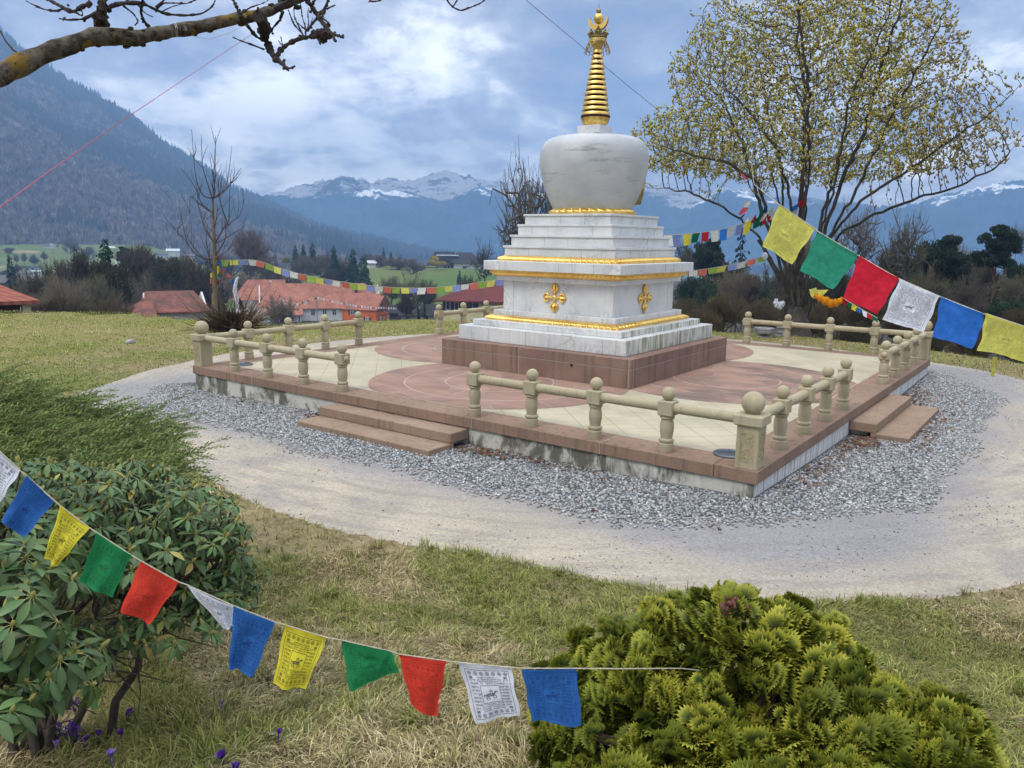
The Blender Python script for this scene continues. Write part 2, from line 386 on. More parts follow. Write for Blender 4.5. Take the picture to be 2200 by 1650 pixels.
def mandala_mat():
    m, gg, b = newmat('red_inlay_paving', 0.8, 0, 0.25)
    x, y, z = gg.xyz(gg.pos); ax = gg.m('ABSOLUTE', x); ay = gg.m('ABSOLUTE', y)
    L = None
    for (px_, py_) in ((0, 2.5), (2.5, 0)):
        for rr in (0.80, 1.40):
            d = gg.m('SQRT', gg.m('ADD', gg.m('POWER', gg.m('SUBTRACT', ax, px_), 2), gg.m('POWER', gg.m('SUBTRACT', ay, py_), 2)))
            l = gg.m('SUBTRACT', 1.0, gg.step(gg.m('ABSOLUTE', gg.m('SUBTRACT', d, rr)), 0.008, 0.014)); L = l if L is None else gg.m('MAXIMUM', L, l)
    vc = gg.n('ShaderNodeTexVoronoi', {'Vector': gg.pos, 'Scale': 2.1}, feature='F1').outputs['Color']
    ve = gg.vor(gg.pos, 2.1, 'DISTANCE_TO_EDGE')
    c = gg.mix(gg.step(gg.noise(gg.rot(gg.pos, (0, 0, 0.6), (1, 2.6, 1)), 1.2, 7, 0.62, 0.4), 0.36, 0.66), (0.335, 0.20, 0.145), (0.255, 0.16, 0.125))
    c = gg.mix(1.0, c, gg.ramp(gg.xyz(vc)[0], [(0, 0.87), (1, 1.13)]), 'MULTIPLY')
    c = gg.mix(gg.m('MULTIPLY', gg.step(ve, 0.0, 0.02, 1, 0), 0.35), c, (0.42, 0.33, 0.27))
    c = gg.mix(gg.m('MULTIPLY', L, 0.55), c, (0.50, 0.43, 0.36))
    fr = gg.step(x, 1.7, 2.6); damp = gg.m('MULTIPLY', gg.step(gg.noise(gg.rot(gg.pos, (0, 0, 0.3), (1, 2, 1)), 0.75, 5, 0.6), 0.47, 0.60), fr)
    c = gg.mix(gg.m('MULTIPLY', damp, 0.62), c, (0.10, 0.085, 0.072))
    c = gg.mix(gg.m('MULTIPLY', gg.step(gg.noise(gg.pos, 1.1, 6), 0.5, 0.7), 0.25), c, (0.16, 0.13, 0.11))
    gg.put(b.inputs['Base Color'], c); bump(gg, b, gg.noise(gg.pos, 30, 4), 0.1, 0.006)
    return m
INLAY = mandala_mat()
def concrete_mat():
    m, gg, b = newmat('stained_concrete', 0.92, 0, 0.15)
    v = gg.scale(gg.pos, (1, 1, 0.55))
    n1 = gg.noise(v, 3.4, 8, 0.68, 0.4)
    c = gg.mix(gg.step(n1, 0.44, 0.58), (0.57, 0.54, 0.46), (0.15, 0.14, 0.11))
    c = gg.mix(gg.step(gg.noise(gg.scale(gg.pos, (3, 3, 1.2)), 1.4, 4), 0.55, 0.66), c, (0.62, 0.59, 0.53))
    nx = gg.xyz(gg.n('ShaderNodeNewGeometry').outputs['Normal'])[0]
    strk = gg.noise(gg.scale(gg.pos, (9, 9, 0.3)), 2.4, 5, 0.7)
    c2 = gg.mix(gg.step(strk, 0.50, 0.60), (0.66, 0.65, 0.62), (0.30, 0.29, 0.26))
    c = gg.mix(gg.step(nx, 0.5, 0.8), c, c2)
    gg.put(b.inputs['Base Color'], c); bump(gg, b, gg.noise(gg.pos, 18, 6, 0.7), 0.4, 0.02)
    return m
CONCRETE = concrete_mat()

# ---------------------------------------------------------------- terrain
CREST_X = [-900, 0, 260, 400, 600, 900, 1250, 1534, 1700, 2000, 2200, 2600, 3200]
CREST_D = [34, 30.2, 28.3, 25.7, 23.5, 24.2, 23.2, 21.9, 21.9, 20.5, 19.4, 18.5, 18.0]
def polar(x, y):
    rx = (x-CAM[0])*RX[0]+(y-CAM[1])*RX[1]; ry = (x-CAM[0])*FX[0]+(y-CAM[1])*FX[1]
    a = np.arctan2(rx, ry); D = np.hypot(rx, ry)
    u = 1100+FPX*np.tan(np.clip(a, -1.15, 1.15)); return a, u, D
PATH_T = np.radians([-180, -150, -142, -133, -120, -105, -97, -90, -82, -75, -65, -59, -53, -47, -42, -30, -15, 0, 45, 60, 90, 135, 180])
PATH_R = [7.6, 8.05, 8.15, 8.3, 7.7, 7.15, 7.2, 7.42, 7.62, 7.77, 7.90, 8.2, 8.45, 8.55, 8.55, 8.45, 8.4, 8.2, 8.1, 7.9, 7.6, 7.4, 7.6]
def path_r(th): return np.interp(th, PATH_T, PATH_R)+0.16*(fbm(np.cos(th)*9+20, np.sin(th)*9+20, 4)-0.5)
def near_h(x, y):
    a, u, D = polar(x, y)
    h = -0.335+0.07*np.exp(-((x-4.8)**2+(y+4.8)**2)/3.0)-0.065*np.exp(-((x+5)**2+(y+4.8)**2)/5.0)+0.05*np.exp(-((x-4.8)**2+(y-4.6)**2)/4.0)
    h = h-0.10*smooth(-5, -12, x)
    h = h+0.62*smooth(5.3, 1.6, D)
    return h
def terrain(x, y):
    x = np.asarray(x, float); y = np.asarray(y, float)
    a, u, D = polar(x, y); h0 = near_h(x, y)
    h0 = h0+0.05*(fbm(x*0.35, y*0.35, 3)-0.5)*smooth(8.5, 11, np.hypot(x, y))
    cr = np.interp(u, CREST_X, CREST_D); cr = np.where(np.abs(a) > 1.15, 60, cr)
    d = np.maximum(D-cr, 0)
    z = h0-17.0*(1-np.exp(-d/58.0))-0.25*smooth(0, 2.0, d)
    left = smooth(520, 300, u); front = np.abs(a) < 1.3
    z = z+left*(-5.5*smooth(150, 400, D)+15*smooth(430, 760, D))+left*3*(fbm(x*0.006, y*0.006, 3)-0.5)*smooth(250, 450, D)
    kn = np.exp(-((u-980)/230.0)**2)+0.75*np.exp(-((u-690)/170.0)**2)
    kn = np.minimum(kn, 1.0)
    z = z+(1-left)*(kn*7.2*smooth(205, 330, D)-(6+40*smooth(400, 1600, D))*smooth(350, 520, D))
    z = np.where(front, z, h0)
    r = np.maximum(np.abs(x), np.abs(y))
    pr = path_r(np.arctan2(y, x)); z = z-0.035*smooth(pr-0.02, pr-0.30, np.hypot(x, y))-0.35*smooth(4.9, 4.4, r)
    return z
def gz(x, y): return float(terrain(np.array([x]), np.array([y]))[0])
def ground_mat():
    m, gg, b = newmat('meadow_ground', 0.95, 0, 0.1)
    cp = gg.n('ShaderNodeVectorMath', {0: gg.pos, 1: tuple(CAM)}, operation='DISTANCE').outputs['Value']
    n1 = gg.noise(gg.pos, 0.42, 5, 0.6); n2 = gg.noise(gg.pos, 6.0, 7, 0.7); n3 = gg.noise(gg.pos, 34.0, 5, 0.7)
    dry = gg.mix(gg.step(n2, 0.35, 0.68), (0.30, 0.235, 0.125), (0.165, 0.125, 0.065))
    grn = gg.mix(gg.step(n2, 0.35, 0.65), (0.185, 0.19, 0.05), (0.115, 0.13, 0.036))
    lawn = gg.mix(gg.step(gg.m('ADD', n1, gg.m('MULTIPLY', gg.m('SUBTRACT', n2, 0.5), 0.35)), 0.44, 0.62), dry, grn)
    lawn = gg.mix(gg.step(cp, 15, 24, 0, 0.55), lawn, (0.225, 0.215, 0.05))
    lawn = gg.mix(1.0, lawn, gg.ramp(n3, [(0.3, 0.70), (0.7, 1.25)]), 'MULTIPLY')
    fm = gg.noise(gg.pos, 0.011, 4, 0.55)
    mead = gg.mix(gg.step(fm, 0.42, 0.60), (0.085, 0.135, 0.028), (0.14, 0.155, 0.05))
    mead = gg.mix(gg.step(gg.noise(gg.pos, 0.02, 3), 0.62, 0.66), mead, (0.26, 0.21, 0.10))
    wood = gg.mix(gg.step(gg.noise(gg.pos, 0.3, 6), 0.4, 0.6), (0.035, 0.032, 0.018), (0.075, 0.06, 0.032))
    rel = gg.n('ShaderNodeVectorMath', {0: gg.pos, 1: tuple(CAM)}, operation='SUBTRACT').outputs['Vector']
    rx_ = gg.n('ShaderNodeVectorMath', {0: rel, 1: tuple(RX)}, operation='DOT_PRODUCT').outputs['Value']; fx_ = gg.n('ShaderNodeVectorMath', {0: rel, 1: tuple(FX)}, operation='DOT_PRODUCT').outputs['Value']
    east = gg.step(gg.m('DIVIDE', rx_, gg.m('MAXIMUM', fx_, 1.0)), 0.03, 0.09, 1, 0)
    far = gg.mix(gg.m('MULTIPLY', gg.step(cp, 190, 235), gg.m('MAXIMUM', east, gg.step(cp, 900, 1500))), wood, mead)
    gg.put(b.inputs['Base Color'], gg.mix(gg.step(cp, 27, 42), lawn, far)); bump(gg, b, n3, 0.5, 0.03)
    return m
aa = np.concatenate([np.linspace(-math.pi, -0.95, 22, endpoint=False), np.linspace(-0.95, 0.95, 330), np.linspace(0.95, math.pi, 23)[1:-1]])
rr = np.concatenate([[0.0], np.geomspace(0.5, 3, 22), np.linspace(3, 22, 120)[1:], np.geomspace(22, 9000, 130)[1:]])
A2, R2 = np.meshgrid(aa, rr, indexing='ij')
gx = CAM[0]+R2*(np.cos(A2)*FX[0]+np.sin(A2)*RX[0]); gy = CAM[1]+R2*(np.cos(A2)*FX[1]+np.sin(A2)*RX[1])
gv = np.stack([gx, gy, terrain(gx, gy)], -1).reshape(-1, 3)
na, nr = len(aa), len(rr); I, J = np.meshgrid(np.arange(na), np.arange(nr-1), indexing='ij'); I2 = (I+1) % na
gf = np.stack([I*nr+J, I*nr+J+1, I2*nr+J+1, I2*nr+J], -1).reshape(-1, 4)
tag(npmesh('ground', gv, gf, ground_mat(), smooth_=True), 'grassy hilltop falling away to meadows in the valley', kind='structure')

# path and gravel, sheets on the ground
def sq_d(x, y):        # distance outside the terrace
    return np.hypot(np.maximum(np.abs(x)-4.6, 0), np.maximum(np.abs(y)-4.6, 0))
def path_mat():
    m, gg, b = newmat('sandy_path', 0.95, 0, 0.1)
    x, y, z = gg.xyz(gg.pos)
    qx = gg.m('MAXIMUM', gg.m('SUBTRACT', gg.m('ABSOLUTE', x), 4.6), 0); qy = gg.m('MAXIMUM', gg.m('SUBTRACT', gg.m('ABSOLUTE', y), 4.6), 0)
    sd_ = gg.m('SQRT', gg.m('ADD', gg.m('POWER', qx, 2), gg.m('POWER', qy, 2)))
    n1 = gg.noise(gg.pos, 1.1, 6, 0.62); n2 = gg.noise(gg.pos, 40, 5, 0.75); n3 = gg.noise(gg.pos, 160, 3, 0.7)
    c = gg.mix(gg.step(n1, 0.36, 0.66), (0.545, 0.455, 0.345), (0.43, 0.37, 0.29))
    f = gg.step(gg.m('ADD', sd_, gg.m('MULTIPLY', gg.m('SUBTRACT', n1, 0.5), 1.5)), 1.15, 2.0, 1, 0)
    c = gg.mix(gg.m('MULTIPLY', f, 0.95), c, (0.31, 0.295, 0.29))
    pt = gg.step(gg.noise(gg.pos, 0.8, 7, 0.68), 0.51, 0.64)
    c = gg.mix(gg.m('MULTIPLY', pt, 0.62), c, (0.33, 0.30, 0.28))
    tr = gg.noise(gg.vec(gg.m('MULTIPLY', gg.m('ARCTAN2', y, x), 5.0), gg.m('MULTIPLY', gg.m('SQRT', gg.m('ADD', gg.m('POWER', x, 2), gg.m('POWER', y, 2))), 4.0), 0.0), 1.6, 7, 0.66)
    c = gg.mix(gg.m('MULTIPLY', gg.step(tr, 0.46, 0.62), 0.45), c, (0.275, 0.25, 0.225))
    c = gg.mix(1.0, c, gg.ramp(n2, [(0.32, 0.70), (0.66, 1.16)]), 'MULTIPLY')
    c = gg.mix(1.0, c, gg.ramp(n3, [(0.3, 0.80), (0.7, 1.16)]), 'MULTIPLY')
    gg.put(b.inputs['Base Color'], c); bump(gg, b, gg.m('ADD', n2, n3), 0.5, 0.012)
    return m
def ring_sheet(name, inner, outer, nr_, mat, lift, label):
    th = np.linspace(-math.pi, math.pi, 420, endpoint=False); t = np.linspace(0, 1, nr_)
    ri = inner(th); ro = outer(th); Rr = ri[:, None]+(ro-ri)[:, None]*t[None]
    X = Rr*np.cos(th)[:, None]; Y = Rr*np.sin(th)[:, None]
    Z = near_h(X, Y)+lift
    V = np.stack([X, Y, Z], -1).reshape(-1, 3); n_ = len(th); I, J = np.meshgrid(np.arange(n_), np.arange(nr_-1), indexing='ij'); I2 = (I+1) % n_
    F = np.stack([I*nr_+J, I*nr_+J+1, I2*nr_+J+1, I2*nr_+J], -1).reshape(-1, 4)
    return tag(npmesh(name, V, F, mat, smooth_=True), label, kind='structure')
def sq_r(th, half): return half/np.maximum(np.abs(np.cos(th)), np.abs(np.sin(th)))
def grav_r(th):
    base = np.minimum(sq_r(th, 6.0)+0.0*th, 7.15)
    base = np.minimum(base, 1/np.maximum(np.abs(np.cos(th))/6.05, np.abs(np.sin(th))/6.25))
    base = np.minimum(base, 7.2)
    back = smooth(math.radians(60), math.radians(100), np.abs(th-math.radians(120)))   # little gravel at the far sides
    base = base*back+(1-back)*(sq_r(th, 4.7)+0.1)
    base = np.where(th < math.radians(-140), np.minimum(base, 7.0), base)
    return base+0.5*(fbm(np.cos(th)*7+40, np.sin(th)*7+40, 4)-0.5)
ring_sheet('path', lambda th: sq_r(th, 4.55), path_r, 30, path_mat(), -0.004, 'sandy path round the terrace')
def gravel_mat():
    m, gg, b = newmat('grey_gravel', 0.9, 0, 0.2)
    v = gg.n('ShaderNodeTexVoronoi', {'Vector': gg.pos, 'Scale': 36.0, 'Randomness': 1.0})
    gcol = gg.ramp(gg.xyz(v.outputs['Color'])[0], [(0, (0.10, 0.10, 0.10)), (0.5, (0.20, 0.20, 0.20)), (1, (0.32, 0.32, 0.32))])
    c = gg.mix(1.0, gcol, gg.ramp(v.outputs['Distance'], [(0.0, 1.0), (0.75, 0.35)]), 'MULTIPLY')
    gg.put(b.inputs['Base Color'], c); bump(gg, b, v.outputs['Distance'], 0.7, -0.02)
    return m
ring_sheet('gravel_bed', lambda th: sq_r(th, 4.55), lambda th: np.maximum(grav_r(th)-0.32, sq_r(th, 4.58)), 10, gravel_mat(), 0.003, 'grey gravel strip beside the terrace')
# ---------------------------------------------------------------- terrace
ter = root('stone_terrace', (0, 0, 0), 'square raised stone terrace under the white stupa with a concrete foot', 'terrace')
HW = 4.626
b_ = MB()
for k in range(4):                      # coping stones, four a side, with mortar gaps
    M = Matrix.Rotation(k*math.pi/2, 4, 'Z')
    cuts = [-HW+0.0, -3.05, -1.21, 1.21, 2.95, HW-0.42]
    for i in range(5):
        b_.box((cuts[i]+0.004, -HW, -0.13), (cuts[i+1]-0.004, -HW+0.42, 0.0), M, 0.007)
b_.cur = 1
for k in range(4):
    M = Matrix.Rotation(k*math.pi/2, 4, 'Z')
    for c in (-3.05, -1.21, 1.21, 2.95): b_.box((c-0.004, -HW+0.003, -0.127), (c+0.004, -HW+0.40, -0.003), M)
b_.build('coping', None, ter, mats=[COPESTONE, MORTAR])
b_ = MB(); b_.box((-4.595, -4.595, -0.62), (4.595, 4.595, -0.13)); b_.build('foundation_wall', CONCRETE, ter)
b_ = MB(); b_.box((-4.206, -4.206, -0.12), (4.206, 4.206, -0.002)); b_.build('paving', PAVING, ter)
th = np.linspace(0, 2*math.pi, 97)[:-1]
def lobe_r(a):
    best = 0
    for cx, cy in ((2.5, 0), (0, 2.5), (-2.5, 0), (0, -2.5)):
        p = cx*math.cos(a)+cy*math.sin(a); disc = p*p-(2.5**2-1.92**2)
        if disc >= 0 and p > 0: best = max(best, p+math.sqrt(disc))
    return best
pts = [(lobe_r(a)*math.cos(a), lobe_r(a)*math.sin(a)) for a in np.linspace(0, 2*math.pi, 289)[:-1]]
pts = [(max(-4.19, min(4.19, x)) if abs(x) > 4.19 else x, max(-4.19, min(4.19, y)) if abs(y) > 4.19 else y) for x, y in pts]
n_ = len(pts); V = [(0, 0, 0.002)]+[(x, y, 0.002) for x, y in pts]
npmesh('inlaid_rosette', V, np.array([(0, 1+i, 1+(i+1) % n_) for i in range(n_)]), INLAY, ter)

def steps(name, k, label):
    M = Matrix.Rotation(k*math.pi/2, 4, 'Z')
    o = M @ Vector((0, -4.95, -0.4)); r = root(name, tuple(o), label, 'steps', 'sandstone steps up to the terrace')
    for (y0, y1, z0, z1) in ((-4.92, -4.60, -0.262, -0.142), (-5.30, -4.86, -0.385, -0.264)):
        q = MB(); q.box((-1.15, y0, z0), (1.15, y1, z1), M, 0.008); q.build('tread', STEPSTONE, r)
    for x in (-0.9, 0.9): q = MB(); q.box((x-0.12, -4.80, -0.55), (x+0.12, -4.599, -0.264), M); q.build('support', CONCRETE, r)
    
steps('stone_steps', 0, 'two sandstone steps on the side facing the long flag string and bushes')
steps('stone_steps', 1, 'two sandstone steps with damp pale treads beside the far right path, leaves round them')

# ---------------------------------------------------------------- balustrades: four L-shaped runs
def turned_post(c, name, parent):
    q = MB()
    q.lathe(c, [(0.074, 0.0), (0.076, 0.006), (0.076, 0.085), (0.070, 0.092), (0.066, 0.094), (0.066, 0.100), (0.074, 0.108), (0.077, 0.118), (0.074, 0.130), (0.062, 0.136),
                (0.058, 0.142), (0.063, 0.18), (0.069, 0.22), (0.070, 0.25), (0.067, 0.29), (0.060, 0.325), (0.057, 0.333), (0.060, 0.338), (0.071, 0.346), (0.073, 0.355), (0.070, 0.366), (0.05, 0.374)], 28)
    q.box((c[0]-0.078, c[1]-0.078, 0.374), (c[0]+0.078, c[1]+0.078, 0.524), None, 0.008)
    o = q.build('post', RAILSTONE, parent, True, origin=(c[0], c[1], 0.0))
    q = MB(); q.lathe((c[0], c[1], 0), [(0.036, 0.5245), (0.038, 0.53)], 16); q.ball((c[0], c[1], 0.590), 0.069, 24); q.build('ball_finial', RAILSTONE, o, True)
    return o
TS = [-3.645, -2.818, -1.991, -1.165]
LAB = {0: 'sandstone balustrade corner nearest the viewer, carved block beside the yellow green cypress bush',
       1: 'sandstone balustrade corner partly hidden by the big white and blue flags',
       2: 'sandstone balustrade corner mostly hidden behind the stupa',
       3: 'sandstone balustrade corner by the brown twiggy shrub on the lawn side'}
for k in range(4):
    a = -math.pi/2+k*math.pi/2                       # corner k: rotate F corner (4.5,-4.5)
    Rk = Matrix.Rotation(k*math.pi/2, 4, 'Z')
    def W(x, y, z=0.0): v = Rk @ Vector((x, y, z)); return (v.x, v.y, v.z)
    bal = root('balustrade', W(4.5, -4.5), LAB[k], 'balustrade', 'balustrades round the terrace')
    cx, cy, _ = W(4.5, -4.5)
    q = MB(); M = Matrix.Translation((cx, cy, 0)) @ Rk
    q.box((-0.104, -0.104, 0.0), (0.104, 0.104, 0.412), M, 0.004)
    cp_ = q.build('corner_block', RAILSTONE, bal, origin=(cx, cy, 0))
    q = MB(); q.box((-0.137, -0.137, 0.4125), (0.137, 0.137, 0.515), M, 0.012); q.build('cap', RAILSTONE, cp_)
    q = MB(); q.lathe((cx, cy, 0), [(0.06, 0.5155), (0.064, 0.525)], 20); q.ball((cx, cy, 0.615), 0.108, 32); q.build('ball_finial', RAILSTONE, cp_, True)
    for dx_, dy_ in ((0, -1), (1, 0)):               # sunk carved panel with relief on the two outer faces
        q = MB(); rg = random.Random(11*k+dx_)
        ax = Rk.to_3x3() @ Vector((-dy_, dx_, 0)); nn = Rk.to_3x3() @ Vector((dx_, dy_, 0)); c0 = Vector((cx, cy, 0.21))+nn*0.1055
        fr = [(-0.062, -0.135), (0.062, -0.135), (0.062, 0.115), (0.05, 0.135), (-0.05, 0.135), (-0.062, 0.115)]
        for i in range(6):
            p, p2 = fr[i], fr[(i+1) % 6]; e = Vector((p2[0]-p[0], p2[1]-p[1])); L = e.length; mid = ((p[0]+p2[0])/2, (p[1]+p2[1])/2); e.normalize()
            A = ax*e.x+Vector((0, 0, 1))*e.y; Bv = ax*(-e.y)+Vector((0, 0, 1))*e.x
            q.prism([(-L/2, -0.003), (L/2, -0.003), (L/2, 0.003), (-L/2, 0.003)], c0+ax*mid[0]+Vector((0, 0, mid[1])), A, Bv, nn, 0.006)
        for i in range(130):                         # small raised scrolls
            x_ = rg.uniform(-0.052, 0.052); y_ = rg.uniform(-0.125, 0.12); t0 = rg.uniform(0, 6.28); rr_ = rg.uniform(0.005, 0.012)
            q.tube([c0+ax*(x_+rr_*math.cos(t0+s_))+Vector((0, 0, y_+rr_*math.sin(t0+s_))) for s_ in (0, 0.9, 1.8, 2.7)], [0.0025]*4, 4)
        q.build('carved_panel', CARVED, cp_)
    prev = {}
    for side in (0, 1):
        last = (4.5, -4.5); r0 = 0.13
        for i, t in enumerate(TS):
            P_ = (-t, -4.5) if side == 0 else (4.5, t)
            P_ = ((4.5 - (t+4.5)), -4.5) if side == 0 else (4.5, t)
            w_ = W(*P_); turned_post((w_[0], w_[1], 0), 'post', bal)
            A0 = Vector(W(*last, 0.452)); B0 = Vector(W(*P_, 0.452)); dr = (B0-A0).normalized()
            q = MB(); p0 = A0+dr*(r0-0.004); p1 = B0-dr*0.074
            q.tube([p0, p0.lerp(p1, .33), p0.lerp(p1, .66), p1], 0.0505, 24); q.build('rail', RAILSTONE, bal, True)
            last = P_; r0 = 0.078
        e = Vector(W(*last, 0.452))+dr*0.078
        q = MB(); q.ball(tuple(e), 0.042, 20); q.build('rail_end', RAILSTONE, bal, True)

for lx, ly, lb in ((4.19, -4.20, 'round grey floor spotlight by the carved corner block nearest the viewer'), (-4.10, -4.05, 'round grey floor spotlight by the lawn side corner block')):
    rt = root('ground_light', (lx, ly, 0.0), lb, 'floor light', 'floor lights in the terrace')
    q = MB(); q.lathe((lx, ly, 0), [(0.16, 0.0), (0.16, 0.012), (0.14, 0.022), (0.128, 0.022)], 36); q.build('ring', simple('steel_ring', (0.18, 0.19, 0.2), (0.12, 0.125, 0.13), 12, 0.4, 0, metal=0.8), rt, True)
    q = MB(); q.lathe((lx, ly, 0), [(0.126, 0.0235), (0.09, 0.030), (0.03, 0.034)], 36); q.build('lens', simple('grey_lens', (0.05, 0.06, 0.075), (0.07, 0.08, 0.09), 6, 0.15, 0, spec=0.5), rt, True)

# ---------------------------------------------------------------- stupa
st = root('stupa', (0, 0, 0), 'white marble stupa with gilded spire and lotus bands on a red plinth', 'stupa')
def sqr(name, half, z0, z1, mat, bev=0.006, par=st, joints=()):
    q = MB(); q.box((-half, -half, z0), (half, half, z1), None, bev)
    if joints:
        q.cur = 1
        for k in range(4):
            M = Matrix.Rotation(k*math.pi/2, 4, 'Z')
            for t in joints: q.box((t-0.0025, -half-0.0012, z0+bev), (t+0.0025, -half+0.004, z1-bev), M)
    return q.build(name, mat, par, mats=[mat, JOINT])
q = MB(); q.box((-1.785, -1.785, 0.0), (1.785, 1.785, 0.270), None, 0.005); q.box((-1.785, -1.785, 0.276), (1.785, 1.785, 0.4225), None, 0.006)
q.cur = 1; q.box((-1.782, -1.782, 0.2705), (1.782, 1.782, 0.2755))
for k in range(4):
    M = Matrix.Rotation(k*math.pi/2, 4, 'Z')
    for t in ((-0.18, 1.752) if k == 0 else (0.35, -1.70)): q.box((t-0.003, -1.7862, 0.006), (t+0.003, -1.78, 0.416), M)
pl = q.build('plinth', REDSTONE, st, mats=[REDSTONE, MORTAR])
q = MB(); q.tube([(0.80, -1.7865, 0.245), (0.80, -1.80, 0.245)], 0.018, 16, cap=False); q.lathe((0, 0, 0), [(0.017, 0.0), (0.0171, 0.002)], 16, Matrix.Translation((0.80, -1.7855, 0.245)) @ Matrix.Rotation(math.pi/2, 4, 'X')); q.build('drain_hole', simple('black_void', (0.01, 0.01, 0.01), (0.012, 0.012, 0.012), 3, 0.9, 0), pl)
sqr('marble_step', 1.583, 0.4230, 0.657, MARBLE_OLD, 0.008, joints=(-1.30, -0.95, -0.2, 0.25, 1.2, 1.42))
sqr('marble_step', 1.414, 0.6575, 0.752, MARBLE_OLD, 0.006, joints=(-0.9, 0.1, 1.0))
sqr('marble_step', 1.169, 0.7525, 0.912, MARBLE, 0.006, joints=(-0.75, 0.3, 0.95))
sqr('dado', 1.040, 0.9125, 1.402, MARBLE, 0.003)
for k in range(4):                      # corner pilasters, a little proud
    M = Matrix.Rotation(k*math.pi/2, 4, 'Z'); q = MB(); q.box((0.845, -1.049, 0.9127), (1.049, -0.845, 1.4017), M, 0.003); q.build('corner_pilaster', MARBLE, st)
sqr('fascia', 1.135, 1.4025, 1.476, MARBLE, 0.004, joints=(-0.3, 0.78, 0.98))
sqr('cornice_slab', 1.293, 1.574, 1.726, MARBLE, 0.006, joints=(-0.95, 0.2, 0.83, 0.5))
for i, (hb, hc_, z0, z1) in enumerate(((1.043, 1.064, 1.806, 1.972), (0.965, 0.986, 1.972, 2.148), (0.886, 0.898, 2.148, 2.320), (0.807, 0.825, 2.320, 2.486))):
    o = sqr('tier', hb, z0+0.0005, z1-0.0365, MARBLE, 0.004, joints=((-0.55, 0.45), (0.15, -0.3), (0.55, -0.6), (-0.1, 0.35))[i])
    sqr('tier_cap', hc_, z1-0.036, z1, MARBLE, 0.004, par=o)
def lotus_square(name, h0, h1, z0, z1, npet, prof, tw=0.55):
    """square band of petals: half-width h0 at z0 to h1 at z1; prof bulges outward"""
    per = 10; nt = 9; V = []; t = np.linspace(0, 1, nt)
    base = h0+(h1-h0)*t; z = z0+(z1-z0)*t; bul = prof*np.sin(t*math.pi)**0.8
    cols = []
    for k in range(4):
        s = np.linspace(0, 1, npet*per+1)[:-1]
        ph = (s[:, None]*npet+tw*t[None]*0.8) % 1.0
        rel = (np.abs(np.sin(ph*math.pi))**0.62)*np.sin(np.clip(t, 0.03, .97)*math.pi)[None]**0.4
        off = base[None]+bul[None]*(-0.25+1.55*rel)+0.014*rel*np.sin(ph*2*math.pi+1)
        x = (2*s[:, None]-1)*off; y = -off
        c, sn = math.cos(k*math.pi/2), math.sin(k*math.pi/2)
        cols.append(np.stack([x*c-y*sn, x*sn+y*c, np.broadcast_to(z[None], x.shape)], -1))
    G_ = np.concatenate(cols, 0); N = len(G_); V = G_.reshape(-1, 3)
    I, J = np.meshgrid(np.arange(N), np.arange(nt-1), indexing='ij'); I2 = (I+1) % N
    F = np.stack([I*nt+J, I2*nt+J, I2*nt+J+1, I*nt+J+1], -1).reshape(-1, 4)
    return npmesh(name, V, F, GOLD, st, smooth_=True)
lotus_square('lotus_band', 1.262, 1.185, 0.753, 0.832, 24, 0.044)
lotus_square('lotus_band', 1.140, 1.225, 1.4765, 1.5735, 30, 0.036, -0.55)
lotus_square('lotus_band', 1.120, 1.050, 1.7265, 1.812, 22, 0.042)
def lotus_round(name, r0, r1, z0, z1, npet, prof, mat=GOLD, tw=0.5, par=st):
    n = npet*8; nt = 8; t = np.linspace(0, 1, nt); a = np.arange(n)*2*math.pi/n
    ph = (np.arange(n)[:, None]/8+tw*t[None]) % 1.0; rel = np.abs(np.sin(ph*math.pi))**0.6*np.sin(np.clip(t, .03, .97)*math.pi)[None]**0.5
    r = r0+(r1-r0)*t[None]+prof*np.sin(t*math.pi)[None]**0.8*(-0.2+1.45*rel)
    V = np.stack([r*np.cos(a)[:, None], r*np.sin(a)[:, None], np.broadcast_to((z0+(z1-z0)*t)[None], r.shape)], -1).reshape(-1, 3)
    I, J = np.meshgrid(np.arange(n), np.arange(nt-1), indexing='ij'); I2 = (I+1) % n
    F = np.stack([I*nt+J, I2*nt+J, I2*nt+J+1, I*nt+J+1], -1).reshape(-1, 4)
    return npmesh(name, V, F, mat, par, smooth_=True)
lotus_round('lotus_ring', 0.700, 0.655, 2.487, 2.585, 30, 0.042)
q = MB(); q.lathe((0, 0, 0), [(0.62, 2.487), (0.652, 2.575), (0.668, 2.60), (0.70, 2.67), (0.738, 2.745), (0.802, 2.905), (0.858, 3.07), (0.892, 3.235), (0.901, 3.36), (0.893, 3.46), (0.868, 3.56), (0.815, 3.65), (0.750, 3.697), (0.66, 3.727), (0.5, 3.742), (0.2, 3.745)], 96)
q.build('dome', DOME, st, True)
# gilded niche on the dome
na_ = math.radians(54); nd_ = Vector((math.cos(na_), math.sin(na_), 0)); nt_ = Vector((-math.sin(na_), math.cos(na_), 0))
q = MB()
arch = [(-0.20, -0.26), (0.20, -0.26), (0.22, 0.0), (0.17, 0.15), (0.08, 0.24), (0.0, 0.30), (-0.08, 0.24), (-0.17, 0.15), (-0.22, 0.0)]
q.prism(arch, nd_*0.79+Vector((0, 0, 2.93)), nt_, Vector((0.20*nd_.x, 0.20*nd_.y, 1)).normalized(), nd_, 0.10)
q.prism([(x*0.72, y*0.72) for x, y in arch], nd_*0.845+Vector((0, 0, 2.93)), nt_, Vector((0.20*nd_.x, 0.20*nd_.y, 1)).normalized(), nd_, 0.03)
q.build('niche', BRONZE, st)
